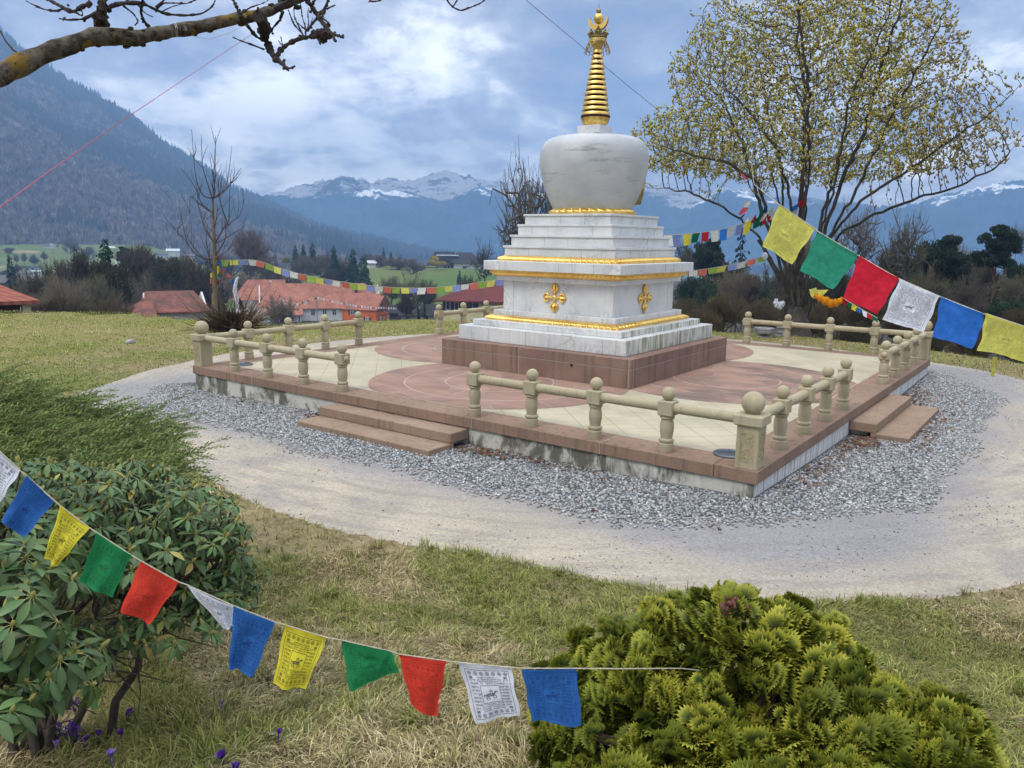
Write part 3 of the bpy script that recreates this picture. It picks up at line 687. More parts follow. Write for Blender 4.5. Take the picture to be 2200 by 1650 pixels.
# harmika
sqr('spire_block', 0.170, 3.7455, 3.786, MARBLE, 0.003); sqr('spire_block', 0.213, 3.7865, 3.914, MARBLE, 0.004)
lotus_round('lotus_bowl', 0.165, 0.232, 3.9145, 4.045, 14, 0.014, GOLD2, 0.0)
q = MB(); q.lathe((0, 0, 0), [(0.16, 3.915), (0.222, 4.04), (0.238, 4.045), (0.240, 4.07), (0.22, 4.08)], 48); q.build('bowl_rim', MAROON, st, True)
q = MB(); z0, z1 = 4.075, 5.12
q.lathe((0, 0, 0), [(0.175, z0), (0.03, z1), (0.03, z1+0.2)], 40); q.build('spire_core', simple('gap_shade_core', (0.022, 0.006, 0.006), (0.014, 0.005, 0.005), 6, .8, 0), st, True)  # core coloured near black to paint the shade between the rings
nR = 13
for i in range(nR):
    a0 = z0+(z1-z0)*i/nR; h = (z1-z0)/nR; ra = 0.236-(0.236-0.072)*i/nR; rb = ra-0.012
    q = MB(); q.lathe((0, 0, 0), [(ra-0.02, a0+h*0.06), (ra, a0+h*0.09), (ra, a0+h*0.12), (ra-0.008, a0+h*0.62), (ra-0.010, a0+h*0.65), (ra-0.06, a0+h*0.655)], 48); q.build('spire_ring', GOLD, st, True)
# parasol skirt, crown, moon, sun, tip
q = MB(); q.lathe((0, 0, 0), [(0.060, 5.06), (0.07, 5.13), (0.105, 5.215), (0.132, 5.222), (0.135, 5.27), (0.118, 5.275)], 40, caps=False)
pr = q.build('parasol', GOLD2, st, True)
q = MB(); nh = 10
for i in range(nh):
    a0 = 2*math.pi*i/nh; a1 = a0+2*math.pi/nh; am = (a0+a1)/2
    P0 = lambda a, r, z: (r*math.cos(a), r*math.sin(a), z)
    q.tube([P0(a0+(a1-a0)*t, 0.136+0.045*math.sin(t*math.pi), 5.235-0.085*math.sin(t*math.pi)) for t in (0, .2, .4, .6, .8, 1)], 0.0055, 5)
    q.tube([P0(am+(a1-a0)*(t-.5), 0.172+0.02*math.sin(t*math.pi)+.012*abs(2*t-1), 5.155-0.06*math.sin(t*math.pi)) for t in (0, .25, .5, .75, 1)], 0.0045, 5)
    q.tube([P0(a0, 0.134, 5.24), P0(a0, 0.150, 5.19), P0(a0, 0.185, 5.135), P0(a0, 0.205, 5.075)], 0.0050, 5); q.ball(P0(a0, 0.207, 5.062), 0.0125, 8)
    q.tube([P0(am, 0.18, 5.15), P0(am, 0.195, 5.10), P0(am, 0.198, 5.06)], 0.0038, 5); q.ball(P0(am, 0.199, 5.05), 0.010, 8); q.ball(P0(am, 0.150, 5.20), 0.013, 8)
q.build('pendants', BRONZE, pr, True)
q = MB(); q.lathe((0, 0, 0), [(0.118, 5.2755), (0.142, 5.285), (0.142, 5.325), (0.12, 5.33)], 40)
for i in range(8):
    a0 = 2*math.pi*i/8-1.02; big_ = i % 2 == 0; h = 0.125 if big_ else 0.085; wv = 0.056 if big_ else 0.042
    t_ = np.array([-math.sin(a0), math.cos(a0), 0]); n0 = np.array([math.cos(a0), math.sin(a0), 0])
    u_ = np.array([0.22*n0[0], 0.22*n0[1], 1]); u_ /= np.linalg.norm(u_)
    q.prism([(-wv, 0), (wv, 0), (wv*1.05, h*0.3), (wv*0.55, h*0.6), (wv*0.3, h*0.75), (0, h), (-wv*0.3, h*0.75), (-wv*0.55, h*0.6), (-wv*1.05, h*0.3)], n0*0.142+np.array([0, 0, 5.315]), t_, u_, n0, 0.016)
    q.ball(tuple(n0*0.158+np.array([0, 0, 5.345])), 0.018, 8)
q.build('crown', BRONZE, pr)
# crescent: outer arc minus inner arc, facing the viewer's left front
ma = math.radians(-78); mx = np.array([-math.sin(ma), math.cos(ma), 0]); mn = np.array([math.cos(ma), math.sin(ma), 0])
out = [(0.163*math.cos(t), 0.163*math.sin(t)) for t in np.linspace(math.radians(172), math.radians(368), 25)]
inn = [(0.140*math.cos(t), 0.04+0.115*math.sin(t)) for t in np.linspace(math.radians(360), math.radians(180), 21)]
q = MB(); q.prism(out+inn, np.array([0, 0, 5.555]), mx, UP, mn, 0.060); q.build('crescent_moon', GOLD, st)
q = MB(); q.ball((0, 0, 5.575), 0.076, 28, (1, 1, 1.12)); q.build('sun_ball', GOLD, st, True)
q = MB(); q.lathe((0, 0, 0), [(0.02, 5.645), (0.016, 5.655), (0.03, 5.662), (0.038, 5.685), (0.034, 5.710), (0.02, 5.726), (0.006, 5.735), (0.004, 5.80)], 20); q.build('finial', BRONZE, st, True)
# crossed gilded emblems on the dado
def emblem(M):
    q = MB()
    q.ball((0, -0.012, 0), 0.042, 14, (1, .7, 1))
    for k in range(4):
        a = k*math.pi/2; c, s_ = math.cos(a), math.sin(a)
        L = 0.212 if k % 2 else 0.180
        def T(x, y, dep=0.0): return (x*c-y*s_, -0.014-dep, x*s_+y*c)
        q.tube([T(0.03, 0), T(0.06, 0), T(0.085, 0)], [0.018, 0.022, 0.020], 10)
        q.ball(T(0.088, 0), 0.026, 10, (1, .8, 1))
        for sg in (-1, 1):
            q.tube([T(0.085, 0.012*sg), T(0.105, 0.042*sg, .004), T(0.135, 0.057*sg, .008), T(0.165, 0.042*sg, .006), T(L, 0.008*sg)], [0.013, 0.018, 0.018, 0.014, 0.008], 8)
            q.ball(T(0.115, 0.052*sg, .01), 0.015, 8)
        q.tube([T(0.09, 0), T(0.13, 0, .014), T(0.165, 0, .012), T(L+0.022, 0)], [0.016, 0.028, 0.020, 0.004], 8)
        q.ball(T(0.13, 0, .006), 0.034, 10, (1, .6, 1))
    q.v = [tuple(M @ Vector((p[0]*1.13, p[1]*1.15, p[2]*1.08))) for p in q.v]
    q.build('emblem', GOLD, st, True)
for k in range(4):
    emblem(Matrix.Rotation(k*math.pi/2, 4, 'Z') @ Matrix.Translation((-0.02, -1.040, 1.165)))
# ---------------------------------------------------------------- mountains
def ridge_mesh(name, label, rx, ry, D0, D1, zfoot, mat, nu, nt, amp, seed, u0, u1, pw=1.15, jag=0.0, back=0.25):
    U = np.linspace(u0, u1, nu); yr = np.interp(U, rx, ry)
    if jag: yr = yr+jag*(1.3*np.abs(fbm(U*0.035+seed, U*0+seed, 2)-0.5)*2+1.1*np.abs(fbm(U*0.11+seed*2, U*0+seed, 4)-0.5)*2-0.75)
    t = np.concatenate([np.linspace(0, 1, nt), [1.06, 1.15, 1+back]])
    D1a = np.interp(U, D1[0], D1[1]) if isinstance(D1, tuple) else np.full(nu, float(D1))
    D0a = np.interp(U, D0[0], D0[1]) if isinstance(D0, tuple) else np.full(nu, float(D0))
    zf = np.interp(U, zfoot[0], zfoot[1]) if isinstance(zfoot, tuple) else np.full(nu, float(zfoot))
    V = np.zeros((nu, len(t), 3))
    for i, u in enumerate(U):
        top = at(u, yr[i], D1a[i]); d = ray(u, yr[i]); d = d[:2]/np.hypot(*d[:2])
        zr = top[2]
        for j, tt in enumerate(t):
            D = D0a[i]+(D1a[i]-D0a[i])*tt
            if tt <= 1: z = zf[i]+(zr-zf[i])*tt**pw
            else: z = zr-(zr-zf[i])*min(1, (tt-1)/back)*0.8
            x, y = CAM[0]+d[0]*D, CAM[1]+d[1]*D
            V[i, j] = (x, y, z)
    X, Y = V[..., 0], V[..., 1]
    sc = 1/(D1a.mean()*0.10); env = np.sin(np.clip(t, 0, 1)*math.pi)[None]**0.7
    V[..., 2] += amp*(0.5-2*np.abs(fbm(X*sc+seed, Y*sc, 6)-0.5)*1.6)*env
    n = len(t); I, J = np.meshgrid(np.arange(nu-1), np.arange(n-1), indexing='ij')
    F = np.stack([I*n+J, (I+1)*n+J, (I+1)*n+J+1, I*n+J+1], -1).reshape(-1, 4)
    return tag(npmesh(name, V.reshape(-1, 3), F, mat, smooth_=True), label, kind='structure'), V
def hill_mat():
    m, gg, b = newmat('wooded_slope', 0.95, 0, 0.05)
    n1 = gg.noise(gg.pos, 0.006, 6, 0.62, 0.4); n2 = gg.noise(gg.pos, 0.05, 5, 0.65)
    c = gg.mix(gg.step(gg.m('ADD', n1, gg.m('MULTIPLY', gg.m('SUBTRACT', n2, 0.5), 0.4)), 0.42, 0.56), (0.020, 0.036, 0.045), (0.130, 0.100, 0.102))
    c = gg.mix(gg.step(gg.noise(gg.pos, 0.004, 4), 0.62, 0.70), c, (0.19, 0.14, 0.095))
    c = gg.mix(1.0, c, gg.ramp(n2, [(0.3, 0.62), (0.7, 1.3)]), 'MULTIPLY')
    gg.put(b.inputs['Base Color'], c); bump(gg, b, n2, 1.0, 12.0)
    return m
MX = [-900, -300, 0, 40, 110, 150, 180, 230, 290, 340, 400, 450, 500, 560, 620, 680, 760, 830, 920, 1010, 1100]
MY = [80, 20, 62, 106, 150, 182, 190, 216, 256, 301, 336, 372, 410, 433, 462, 491, 511, 527, 546, 560, 575]
hill, HV = ridge_mesh('mountain', 'wooded mountain slope falling from the upper left', MX, MY, ([-900, 300, 700, 1100], [720, 760, 620, 520]), ([-900, 0, 500, 900, 1100], [2000, 2000, 2000, 1800, 1650]),
                      ([-900, 300, 600, 1100], [-14, -14, -30, -70]), hill_mat(), 220, 70, 30, 3.0, -900, 1100, 1.12, 4)
def snow_mat():
    m, gg, b = newmat('snow_and_rock', 0.8, 0, 0.2)
    x, y, z = gg.xyz(gg.pos)
    n1 = gg.noise(gg.pos, 0.0035, 8, 0.62); n2 = gg.noise(gg.rot(gg.pos, (0.5, 0.25, 0.3), (1, 1, 4.0)), 0.010, 9, 0.72)
    zz = gg.m('ADD', z, gg.m('MULTIPLY', gg.m('SUBTRACT', n1, 0.5), 360))
    s = gg.step(zz, 100, 123)
    rock = gg.step(gg.m('ADD', n2, gg.m('MULTIPLY', gg.m('SUBTRACT', gg.noise(gg.pos, 0.03, 6, 0.7), 0.5), 0.35)), 0.515, 0.575)
    c = gg.mix(gg.m('MULTIPLY', s, gg.m('SUBTRACT', 1, gg.m('MULTIPLY', rock, 0.85))), gg.mix(gg.step(n1, .4, .6), (0.035, 0.085, 0.14), (0.05, 0.105, 0.16)), (0.92, 0.92, 0.92))  # rock tone tinted blue to add to the distance haze
    gg.put(b.inputs['Base Color'], c); bump(gg, b, n2, 1.0, 90)
    return m
BX = [300, 470, 520, 565, 600, 640, 690, 740, 800, 850, 880, 930, 960, 990, 1040, 1075, 1105, 1150, 1250, 1370, 1400, 1430, 1465, 1500, 1560, 1700, 1900, 2050, 2250, 2700]
BY = [385, 392, 404, 424, 412, 400, 390, 381, 390, 384, 388, 376, 368, 374, 388, 391, 386, 390, 388, 396, 400, 404, 404, 408, 402, 420, 450, 430, 440, 440]
ridge_mesh('snowy_mountains', 'snow covered peaks under the clouds behind the blue ridge', BX, BY, 2150, 2450, 58, snow_mat(), 1100, 90, 40, 11.0, 300, 2700, 1.0, 9)
def blue_mat():
    m, gg, b = newmat('haze_blue_ridge', 0.95, 0, 0.05)
    x, y, z = gg.xyz(gg.pos); n1 = gg.noise(gg.pos, 0.006, 8, 0.65); n2 = gg.noise(gg.pos, 0.02, 5, 0.6)
    c = gg.mix(gg.step(n1, 0.4, 0.6), (0.028, 0.080, 0.135), (0.045, 0.105, 0.16))  # blue of distant haze painted into the forest colour
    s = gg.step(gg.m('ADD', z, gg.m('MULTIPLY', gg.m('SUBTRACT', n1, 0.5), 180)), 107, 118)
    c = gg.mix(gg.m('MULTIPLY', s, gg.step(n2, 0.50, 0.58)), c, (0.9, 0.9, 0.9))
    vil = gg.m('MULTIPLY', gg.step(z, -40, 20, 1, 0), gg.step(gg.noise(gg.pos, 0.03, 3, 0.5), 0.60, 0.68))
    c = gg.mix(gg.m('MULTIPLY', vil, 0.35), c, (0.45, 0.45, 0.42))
    gg.put(b.inputs['Base Color'], c); bump(gg, b, n2, 0.6, 20)
    return m
FXp = [350, 520, 590, 630, 690, 730, 790, 840, 880, 915, 950, 985, 1010, 1040, 1065, 1095, 1150, 1260, 1370, 1400, 1430, 1465, 1495, 1530, 1560, 1600, 1660, 1740, 1820, 1900, 1960, 2020, 2100, 2160, 2220, 2700]
FYp = [412, 428, 420, 424, 426, 416, 411, 410, 412, 422, 440, 424, 410, 400, 408, 414, 408, 410, 412, 426, 438, 453, 440, 424, 410, 414, 430, 450, 460, 452, 436, 422, 404, 392, 386, 330]
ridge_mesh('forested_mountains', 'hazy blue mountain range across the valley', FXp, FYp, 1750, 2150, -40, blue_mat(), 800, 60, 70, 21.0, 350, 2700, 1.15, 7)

# forest on the slope: one far-off mass
rng = np.random.default_rng(3)
N = 26000
fi = rng.random(N)*(HV.shape[0]-1.01)*1.0; tt = rng.random(N)**1.15*0.985; fj = tt*69*0.999
fi = np.clip(fi, 20, None)
i0 = fi.astype(int); j0 = fj.astype(int); a = (fi-i0)[:, None]; b2 = (fj-j0)[:, None]
P = HV[i0, j0]*(1-a)*(1-b2)+HV[i0+1, j0]*a*(1-b2)+HV[i0, j0+1]*(1-a)*b2+HV[i0+1, j0+1]*a*b2
cl = 0.5+2.0*(fbm(P[:, 0]*0.0042, P[:, 1]*0.0042+P[:, 2]*0.003, 4)-0.5)+0.12*(rng.random(N)-0.5)
conif = cl < 0.47-0.06*(P[:, 2]/700)
h = rng.uniform(9, 15, N)*np.where(conif, 1.35, 1.0); wd = np.where(conif, rng.uniform(2.6, 4.2, N), rng.uniform(4.0, 6.5, N))
cone = np.array([(math.cos(k*math.pi*2/5), math.sin(k*math.pi*2/5), 0.05) for k in range(5)]+[(0, 0, 1.0)]+[(0.75*math.cos(k*math.pi*2/5+.6), 0.75*math.sin(k*math.pi*2/5+.6), 0.38) for k in range(5)]+[(0, 0, 1.02)])
conf = np.array([(k, (k+1) % 5, 5) for k in range(5)]+[(6+k, 6+(k+1) % 5, 11) for k in range(5)])
bl = []; bf = []
rg = np.random.default_rng(5)
for k in range(9):                                           # bare crown: a bunch of upright slivers
    aa_ = rg.uniform(0, 6.28); r_ = rg.uniform(0.1, 0.9); tp = np.array([r_*math.cos(aa_), r_*math.sin(aa_), rg.uniform(0.7, 1.0)-0.25*r_*r_])
    w_ = rg.uniform(0.25, 0.45); e = np.array([math.cos(aa_+1.57), math.sin(aa_+1.57), 0])*w_
    b0 = len(bl); c_ = tp*np.array([0.85, 0.85, 0.55]); bl += [tp*np.array([0.15, 0.15, 0.12]), c_-e, tp, c_+e]; bf += [(b0, b0+1, b0+2), (b0, b0+2, b0+3)]
bl = np.array(bl); bf = np.array(bf)
def scatter(mask, TV, TF, colf):
    k = mask.sum(); Ms = rotz(rng.uniform(0, 6.28, k))*np.stack([wd[mask], wd[mask], h[mask]], -1)[:, None, :]
    V, F = inst(TV, TF, Ms, P[mask]-np.array([0, 0, 1.0])); c = colf(k); return V, F, np.repeat(c, len(TV), 0)
def cc(k): return np.array([0.012, 0.026, 0.032])[None]*rng.uniform(0.6, 1.5, (k, 1))*rng.uniform(0.9, 1.1, (k, 3))
def cb(k):
    pal = np.array([(0.215, 0.165, 0.165), (0.165, 0.135, 0.138), (0.30, 0.25, 0.21), (0.085, 0.08, 0.078), (0.17, 0.155, 0.115)]); return pal[rng.choice(5, k, p=[.34, .3, .14, .14, .08])]*rng.uniform(0.86, 1.14, (k, 1))
V1, F1, C1 = scatter(conif, cone, conf, cc); V2, F2, C2 = scatter(~conif, bl, bf, cb)
tag(npmesh('forest', np.r_[V1, V2], np.r_[F1, F2+len(V1)], attr_mat('forest_trees', 0.95), col=np.r_[C1, C2]), 'mixed bare and conifer forest covering the mountain slope', 'forest', kind='stuff')

# ---------------------------------------------------------------- haze
q = MB(); q.box((-3300, -1500, -120), (2100, 3300, 530)); hz = bpy.data.materials.new('valley_haze'); hz.use_nodes = True
nt_h = hz.node_tree; nt_h.nodes.remove(nt_h.nodes['Principled BSDF'])
pv_ = nt_h.nodes.new('ShaderNodeVolumePrincipled'); pv_.inputs['Color'].default_value = (0.36, 0.60, 1.0, 1); pv_.inputs['Density'].default_value = 5.3e-4; pv_.inputs['Anisotropy'].default_value = 0.0
nt_h.links.new(pv_.outputs[0], nt_h.nodes['Material Output'].inputs['Volume'])
tag(q.build('haze', hz), 'thin blue valley haze', kind='stuff')

# ---------------------------------------------------------------- houses
def tile_mat(name, c1, c2, ang=0.0, pitch=0.25):
    m, gg, b = newmat(name, 0.85, 0, 0.15)
    x, y, z = gg.xyz(gg.rot(gg.pos, (0, 0, ang)))
    f = gg.m('ABSOLUTE', gg.m('SUBTRACT', gg.m('FRACT', gg.m('MULTIPLY', x, 1/pitch)), 0.5))
    n1 = gg.noise(gg.pos, 0.35, 6, 0.65); n2 = gg.noise(gg.scale(gg.pos, (1, 1, 0.5)), 2.5, 5, 0.7)
    c = gg.mix(gg.step(gg.m('ADD', gg.m('MULTIPLY', n1, .6), gg.m('MULTIPLY', n2, .4)), 0.38, 0.60), c1, c2)
    c = gg.mix(1.0, c, gg.ramp(f, [(0.25, 1.08), (0.48, 0.72)]), 'MULTIPLY')
    row = gg.m('FRACT', gg.m('MULTIPLY', z, 1/0.22)); c = gg.mix(1.0, c, gg.ramp(row, [(0.0, 0.82), (0.25, 1.05)]), 'MULTIPLY')
    gg.put(b.inputs['Base Color'], c); bump(gg, b, f, 0.5, 0.04)
    return m
ROOF_OR = tile_mat('orange_roof_tiles', (0.42, 0.17, 0.105), (0.235, 0.095, 0.07))
ROOF_RED = tile_mat('weathered_red_tiles', (0.27, 0.095, 0.065), (0.115, 0.06, 0.048))
ROOF_PAV = tile_mat('clay_roof_tiles', (0.33, 0.115, 0.075), (0.25, 0.085, 0.06), -YAW+0.2, 0.30)
ROOF_DK = tile_mat('dark_slate_roof', (0.05, 0.047, 0.047), (0.035, 0.033, 0.034))
ROOF_GR = tile_mat('grey_roof', (0.14, 0.13, 0.13), (0.10, 0.095, 0.095))
WHITE_W = simple('white_render', (0.68, 0.67, 0.63), (0.58, 0.57, 0.53), 0.8, 0.9, 0.05)
YELL_W = simple('pale_yellow_render', (0.68, 0.60, 0.32), (0.60, 0.53, 0.28), 0.8, 0.9, 0.05)
ORNG_W = simple('orange_render', (0.66, 0.155, 0.032), (0.58, 0.13, 0.03), 0.8, 0.9, 0.05)
WOOD_D = simple('dark_timber', (0.07, 0.045, 0.03), (0.05, 0.03, 0.022), 2, 0.8, 0.1)
WOOD_R = simple('red_brown_timber', (0.11, 0.028, 0.02), (0.08, 0.02, 0.015), 2, 0.8, 0.1)
GLASS = simple('window_glass', (0.03, 0.035, 0.045), (0.05, 0.06, 0.075), 0.6, 0.12, 0, spec=0.5)
SKYLT = simple('skylight_glass', (0.55, 0.62, 0.70), (0.62, 0.68, 0.74), 0.6, 0.12, 0, spec=0.5)
FRAME_W = simple('white_frame', (0.72, 0.72, 0.70), (0.65, 0.65, 0.63), 2, 0.6, 0)
SHUT = simple('dark_red_shutter', (0.085, 0.02, 0.018), (0.06, 0.015, 0.013), 2, 0.7, 0)
CHIM_W = simple('white_chimney', (0.62, 0.61, 0.60), (0.5, 0.49, 0.48), 2, 0.9, 0.05)
class House:
    """local frame: x to the right along the front, y away, z up; angle turns it about the base point"""
    def __init__(s, name, label, x, y, D, ang=0.0, z=None, cat='house', group=None):
        p = at(x, y, D) if z is None else np.array([*at(x, y, D)[:2], z])
        s.p = p; s.r = root(name, p, label, cat, group); d = (p-CAM)[:2]; d = d/np.hypot(*d); fy = np.array([d[0], d[1], 0]); fx = np.array([d[1], -d[0], 0])
        s.kx = D/FPX*float(np.dot(fy, FX))**2; s.kz = D/FPX*float(np.dot(fy, FX)); s.px0 = x; s.py0 = y
        c, sn = math.cos(ang), math.sin(ang); hx = fx*c+fy*sn; hy = -fx*sn+fy*c; s.hx = hx; s.hy = hy
        s.M = Matrix(((hx[0], hy[0], 0, p[0]), (hx[1], hy[1], 0, p[1]), (0, 0, 1, p[2]), (0, 0, 0, 1)))
    def part(s, name, mat, fn, par=None):
        q = MB(); fn(q); q.v = [tuple(s.M @ Vector(v)) for v in q.v]; return q.build(name, mat, par or s.r)
    def walls(s, mat, x0, x1, y0, y1, z0, z1, rise=0.0, axis='x', name='wall', hip=False):
        def fn(q):
            q.box((x0, y0, z0), (x1, y1, z1))
            if rise and not hip:
                if axis == 'x':
                    ym = (y0+y1)/2
                    for x, sg in ((x0, 1), (x1, -1)): q.prism([(y0, z1), (y1, z1), (ym, z1+rise)], (x+sg*0.1, 0, 0), (0, 1, 0), (0, 0, 1), (1, 0, 0), 0.2)
                else:
                    xm = (x0+x1)/2
                    for y, sg in ((y0, 1), (y1, -1)): q.prism([(x0, z1), (x1, z1), (xm, z1+rise)], (0, y+sg*0.1, 0), (1, 0, 0), (0, 0, 1), (0, 1, 0), 0.2)
        return s.part(name, mat, fn)
    def roof(s, mat, x0, x1, y0, y1, z, rise, axis='x', ov=0.6, th=0.18, hip0=0.0, hip1=0.0, name='roof'):
        """gable (hip0/hip1 > 0: hipped ends)"""
        def fn(q):
            sl = rise/((y1-y0)/2) if axis == 'x' else rise/((x1-x0)/2)
            X0, X1, Y0, Y1, Z = x0-ov, x1+ov, y0-ov, y1+ov, z-ov*sl
            if axis == 'x':
                ym = (y0+y1)/2; a = (X0+hip0, ym, z+rise); b_ = (X1-hip1, ym, z+rise); c = [(X0, Y0, Z), (X1, Y0, Z), (X1, Y1, Z), (X0, Y1, Z)]
                top = c+[a, b_]; fs = [(0, 1, 5, 4), (2, 3, 4, 5), (1, 2, 5), (3, 0, 4)]
            else:
                xm = (x0+x1)/2; a = (xm, Y0+hip0, z+rise); b_ = (xm, Y1-hip1, z+rise); c = [(X0, Y0, Z), (X1, Y0, Z), (X1, Y1, Z), (X0, Y1, Z)]
                top = c+[a, b_]; fs = [(1, 2, 5, 4), (3, 0, 4, 5), (0, 1, 4), (2, 3, 5)]
            q.add([(p[0], p[1], p[2]+th) for p in top]+[(p[0], p[1], p[2]) for p in top],
                  fs+[tuple(6+i for i in f[::-1]) for f in fs]+[(i, (i+1) % 4, 6+(i+1) % 4, 6+i)[::-1] for i in range(4)])
        return s.part(name, mat, fn)
    def window(s, x, z, w_, h_, face, pos, mull=True, shutter=None, fm=None):
        """face 'f' (front, y = pos) or 'l'/'r' (x = pos): frame > pane"""
        def B(q, u0, u1, v0, v1, d0, d1):
            if face == 'f': q.box((u0, pos-d1, v0), (u1, pos-d0, v1))
            elif face == 'l': q.box((pos-d1, u0, v0), (pos-d0, u1, v1))
            else: q.box((pos+d0, u0, v0), (pos+d1, u1, v1))
        def fr(q):
            t = 0.09
            B(q, x-w_/2, x-w_/2+t, z, z+h_, -0.02, 0.07); B(q, x+w_/2-t, x+w_/2, z, z+h_, -0.02, 0.07)
            B(q, x-w_/2+t, x+w_/2-t, z, z+t, -0.02, 0.07); B(q, x-w_/2+t, x+w_/2-t, z+h_-t, z+h_, -0.02, 0.07)
            if mull: B(q, x-0.04, x+0.04, z+t, z+h_-t, -0.02, 0.06); B(q, x-w_/2+t, x-0.04, z+h_*.6, z+h_*.6+0.06, -0.02, 0.055); B(q, x+0.04, x+w_/2-t, z+h_*.6, z+h_*.6+0.06, -0.02, 0.055)
        o = s.part('window', fm or FRAME_W, fr)
        s.part('pane', GLASS, lambda q: B(q, x-w_/2+0.09, x+w_/2-0.09, z+0.09, z+h_-0.09, -0.02, 0.02), o)
        if shutter:
            for sg in (-1, 1): s.part('shutter', shutter, lambda q: B(q, x+sg*(w_/2+0.24)-0.22, x+sg*(w_/2+0.24)+0.22, z-0.03, z+h_+0.03, 0.0, 0.06))
        return o
    def beam(s, mat, lo, hi, name='beam'): return s.part(name, mat, lambda q: q.box(lo, hi))

# big farmhouse below the hill: 1 px of the photograph is about 0.107 m there
H = House('farmhouse', 'long orange roofed farmhouse with white walls and a bright orange gabled wing below the lawn', 690, 690, 180, 0.05, cat='farmhouse')
def hx_(px): return (px-H.px0)*H.kx
def hz_(py): return (H.py0-py)*H.kz
H.walls(WHITE_W, hx_(560), hx_(824), 0.0, 12.5, -7, hz_(661), 4.7)
H.roof(ROOF_OR, hx_(556), hx_(834), 0.0, 12.5, hz_(661), 4.9, hip0=4.0, hip1=4.5, ov=0.4)
H.walls(WHITE_W, hx_(560), hx_(648), -2.2, -0.05, -7, hz_(672), name='lean_to_wall')
def lean(q):
    x0, x1 = hx_(557), hx_(651); q.add([(x0, -2.9, hz_(673)), (x1, -2.9, hz_(673)), (x1, 0.6, hz_(661)+.62), (x0, 0.6, hz_(661)+.62), (x0, -2.9, hz_(673)-.2), (x1, -2.9, hz_(673)-.2), (x1, 0.6, hz_(661)+.4), (x0, 0.6, hz_(661)+.4)], [(0, 1, 2, 3), (7, 6, 5, 4), (0, 4, 5, 1), (1, 5, 6, 2), (3, 2, 6, 7), (0, 3, 7, 4)])
H.part('lean_to_roof', ROOF_OR, lean)
H.walls(WHITE_W, hx_(508), hx_(612), 9, 19, -7, hz_(650), 3.8, name='rear_wall')
H.roof(ROOF_OR, hx_(506), hx_(616), 9, 19, hz_(647), 3.9, hip0=3.5, hip1=0.4, name='rear_roof')
H.beam(CHIM_W, (hx_(582), 13.2, hz_(630)), (hx_(589), 14.0, hz_(610)), 'chimney'); H.beam(WOOD_R, (hx_(772)-.4, 2.9, hz_(640)), (hx_(777)-.3, 3.7, hz_(613)), 'chimney')
for px_ in (673, 698, 719): H.window(hx_(px_), hz_(678), 0.95, 1.35, 'f', 0.0)
for px_ in (605, 615, 627): H.window(hx_(px_), hz_(684), 0.95, 1.05, 'f', -2.2)
H.beam(WOOD_D, (hx_(642), -2.28, hz_(690)), (hx_(643.5), -2.2, hz_(672)), 'timber')
# orange wing, its gable turned to the right
c_ = H.M @ Vector((hx_(736), -0.2, 0))
W2 = House('annex', 'x', 0, 0, 1)     # temporary frame, parts go to the farmhouse
bpy.data.objects.remove(W2.r); W2.r = H.r
aw = -0.62; hx2 = H.hx*math.cos(aw)+H.hy*math.sin(aw); hy2 = -H.hx*math.sin(aw)+H.hy*math.cos(aw)
W2.M = Matrix(((hx2[0], hy2[0], 0, c_.x), (hx2[1], hy2[1], 0, c_.y), (0, 0, 1, c_.z), (0, 0, 0, 1)))
W2.walls(ORNG_W, 0, 8.6, 0, 7.4, -7, hz_(664.5), 3.1, name='orange_wall')
W2.roof(ROOF_OR, -1.2, 8.7, 0, 7.4, hz_(663.5), 3.2, ov=0.22, hip0=0, name='wing_roof')
W2.window(2.6, hz_(676), 1.0, 1.35, 'f', 0.0, shutter=SHUT); 
for yy in (2.0, 5.4): W2.window(yy, hz_(691), 1.0, 1.2, 'r', 8.6, shutter=SHUT)
W2.window(3.7, hz_(669.5), 1.0, 1.3, 'r', 8.6, shutter=SHUT)
W2.window(6.4, hz_(691), 0.9, 1.2, 'f', 0.0, shutter=SHUT)
W2.beam(WOOD_D, (8.55, -0.04, hz_(677)), (8.68, 7.44, hz_(675.6)), 'beam'); W2.beam(WOOD_D, (8.55, 1.2, hz_(663)), (8.69, 6.2, hz_(661.7)), 'beam')
W2.beam(SKYLT, (3.2, 1.7, hz_(656)), (4.2, 2.2, hz_(651.5)), 'skylight')

# red roofed building behind the crest, with skylights
H = House('tiled_building', 'low building behind the crest with weathered red tiled roof and pale skylights', 375, 690, 95, 0.10, cat='building')
H.walls(WHITE_W, hx_(318), hx_(452), 0, 8.5, -3, hz_(672), 2.0)
H.roof(ROOF_RED, hx_(322), hx_(448), 0, 8.5, hz_(669), 1.85, hip0=0.5, hip1=1.3, ov=0.5)
H.walls(WOOD_D, hx_(268), hx_(330), -3.0, 4.2, -3, hz_(676), 1.2, name='porch_wall')
H.roof(ROOF_RED, hx_(272), hx_(322), -3.0, 4.2, hz_(676), 1.35, hip0=2.2, hip1=0.2, name='porch_roof')
def lite(q):
    x0, x1 = hx_(347), hx_(388); q.add([(x0, 2.15, hz_(648.5)), (x1, 2.15, hz_(648.5)), (x1, 3.55, hz_(641)), (x0, 3.55, hz_(641)), (x0, 2.15, hz_(650)), (x1, 2.15, hz_(650)), (x1, 3.55, hz_(643)), (x0, 3.55, hz_(643))], [(0, 1, 2, 3), (7, 6, 5, 4), (0, 4, 5, 1), (1, 5, 6, 2), (3, 2, 6, 7), (0, 3, 7, 4)])
H.part('skylight', SKYLT, lite)
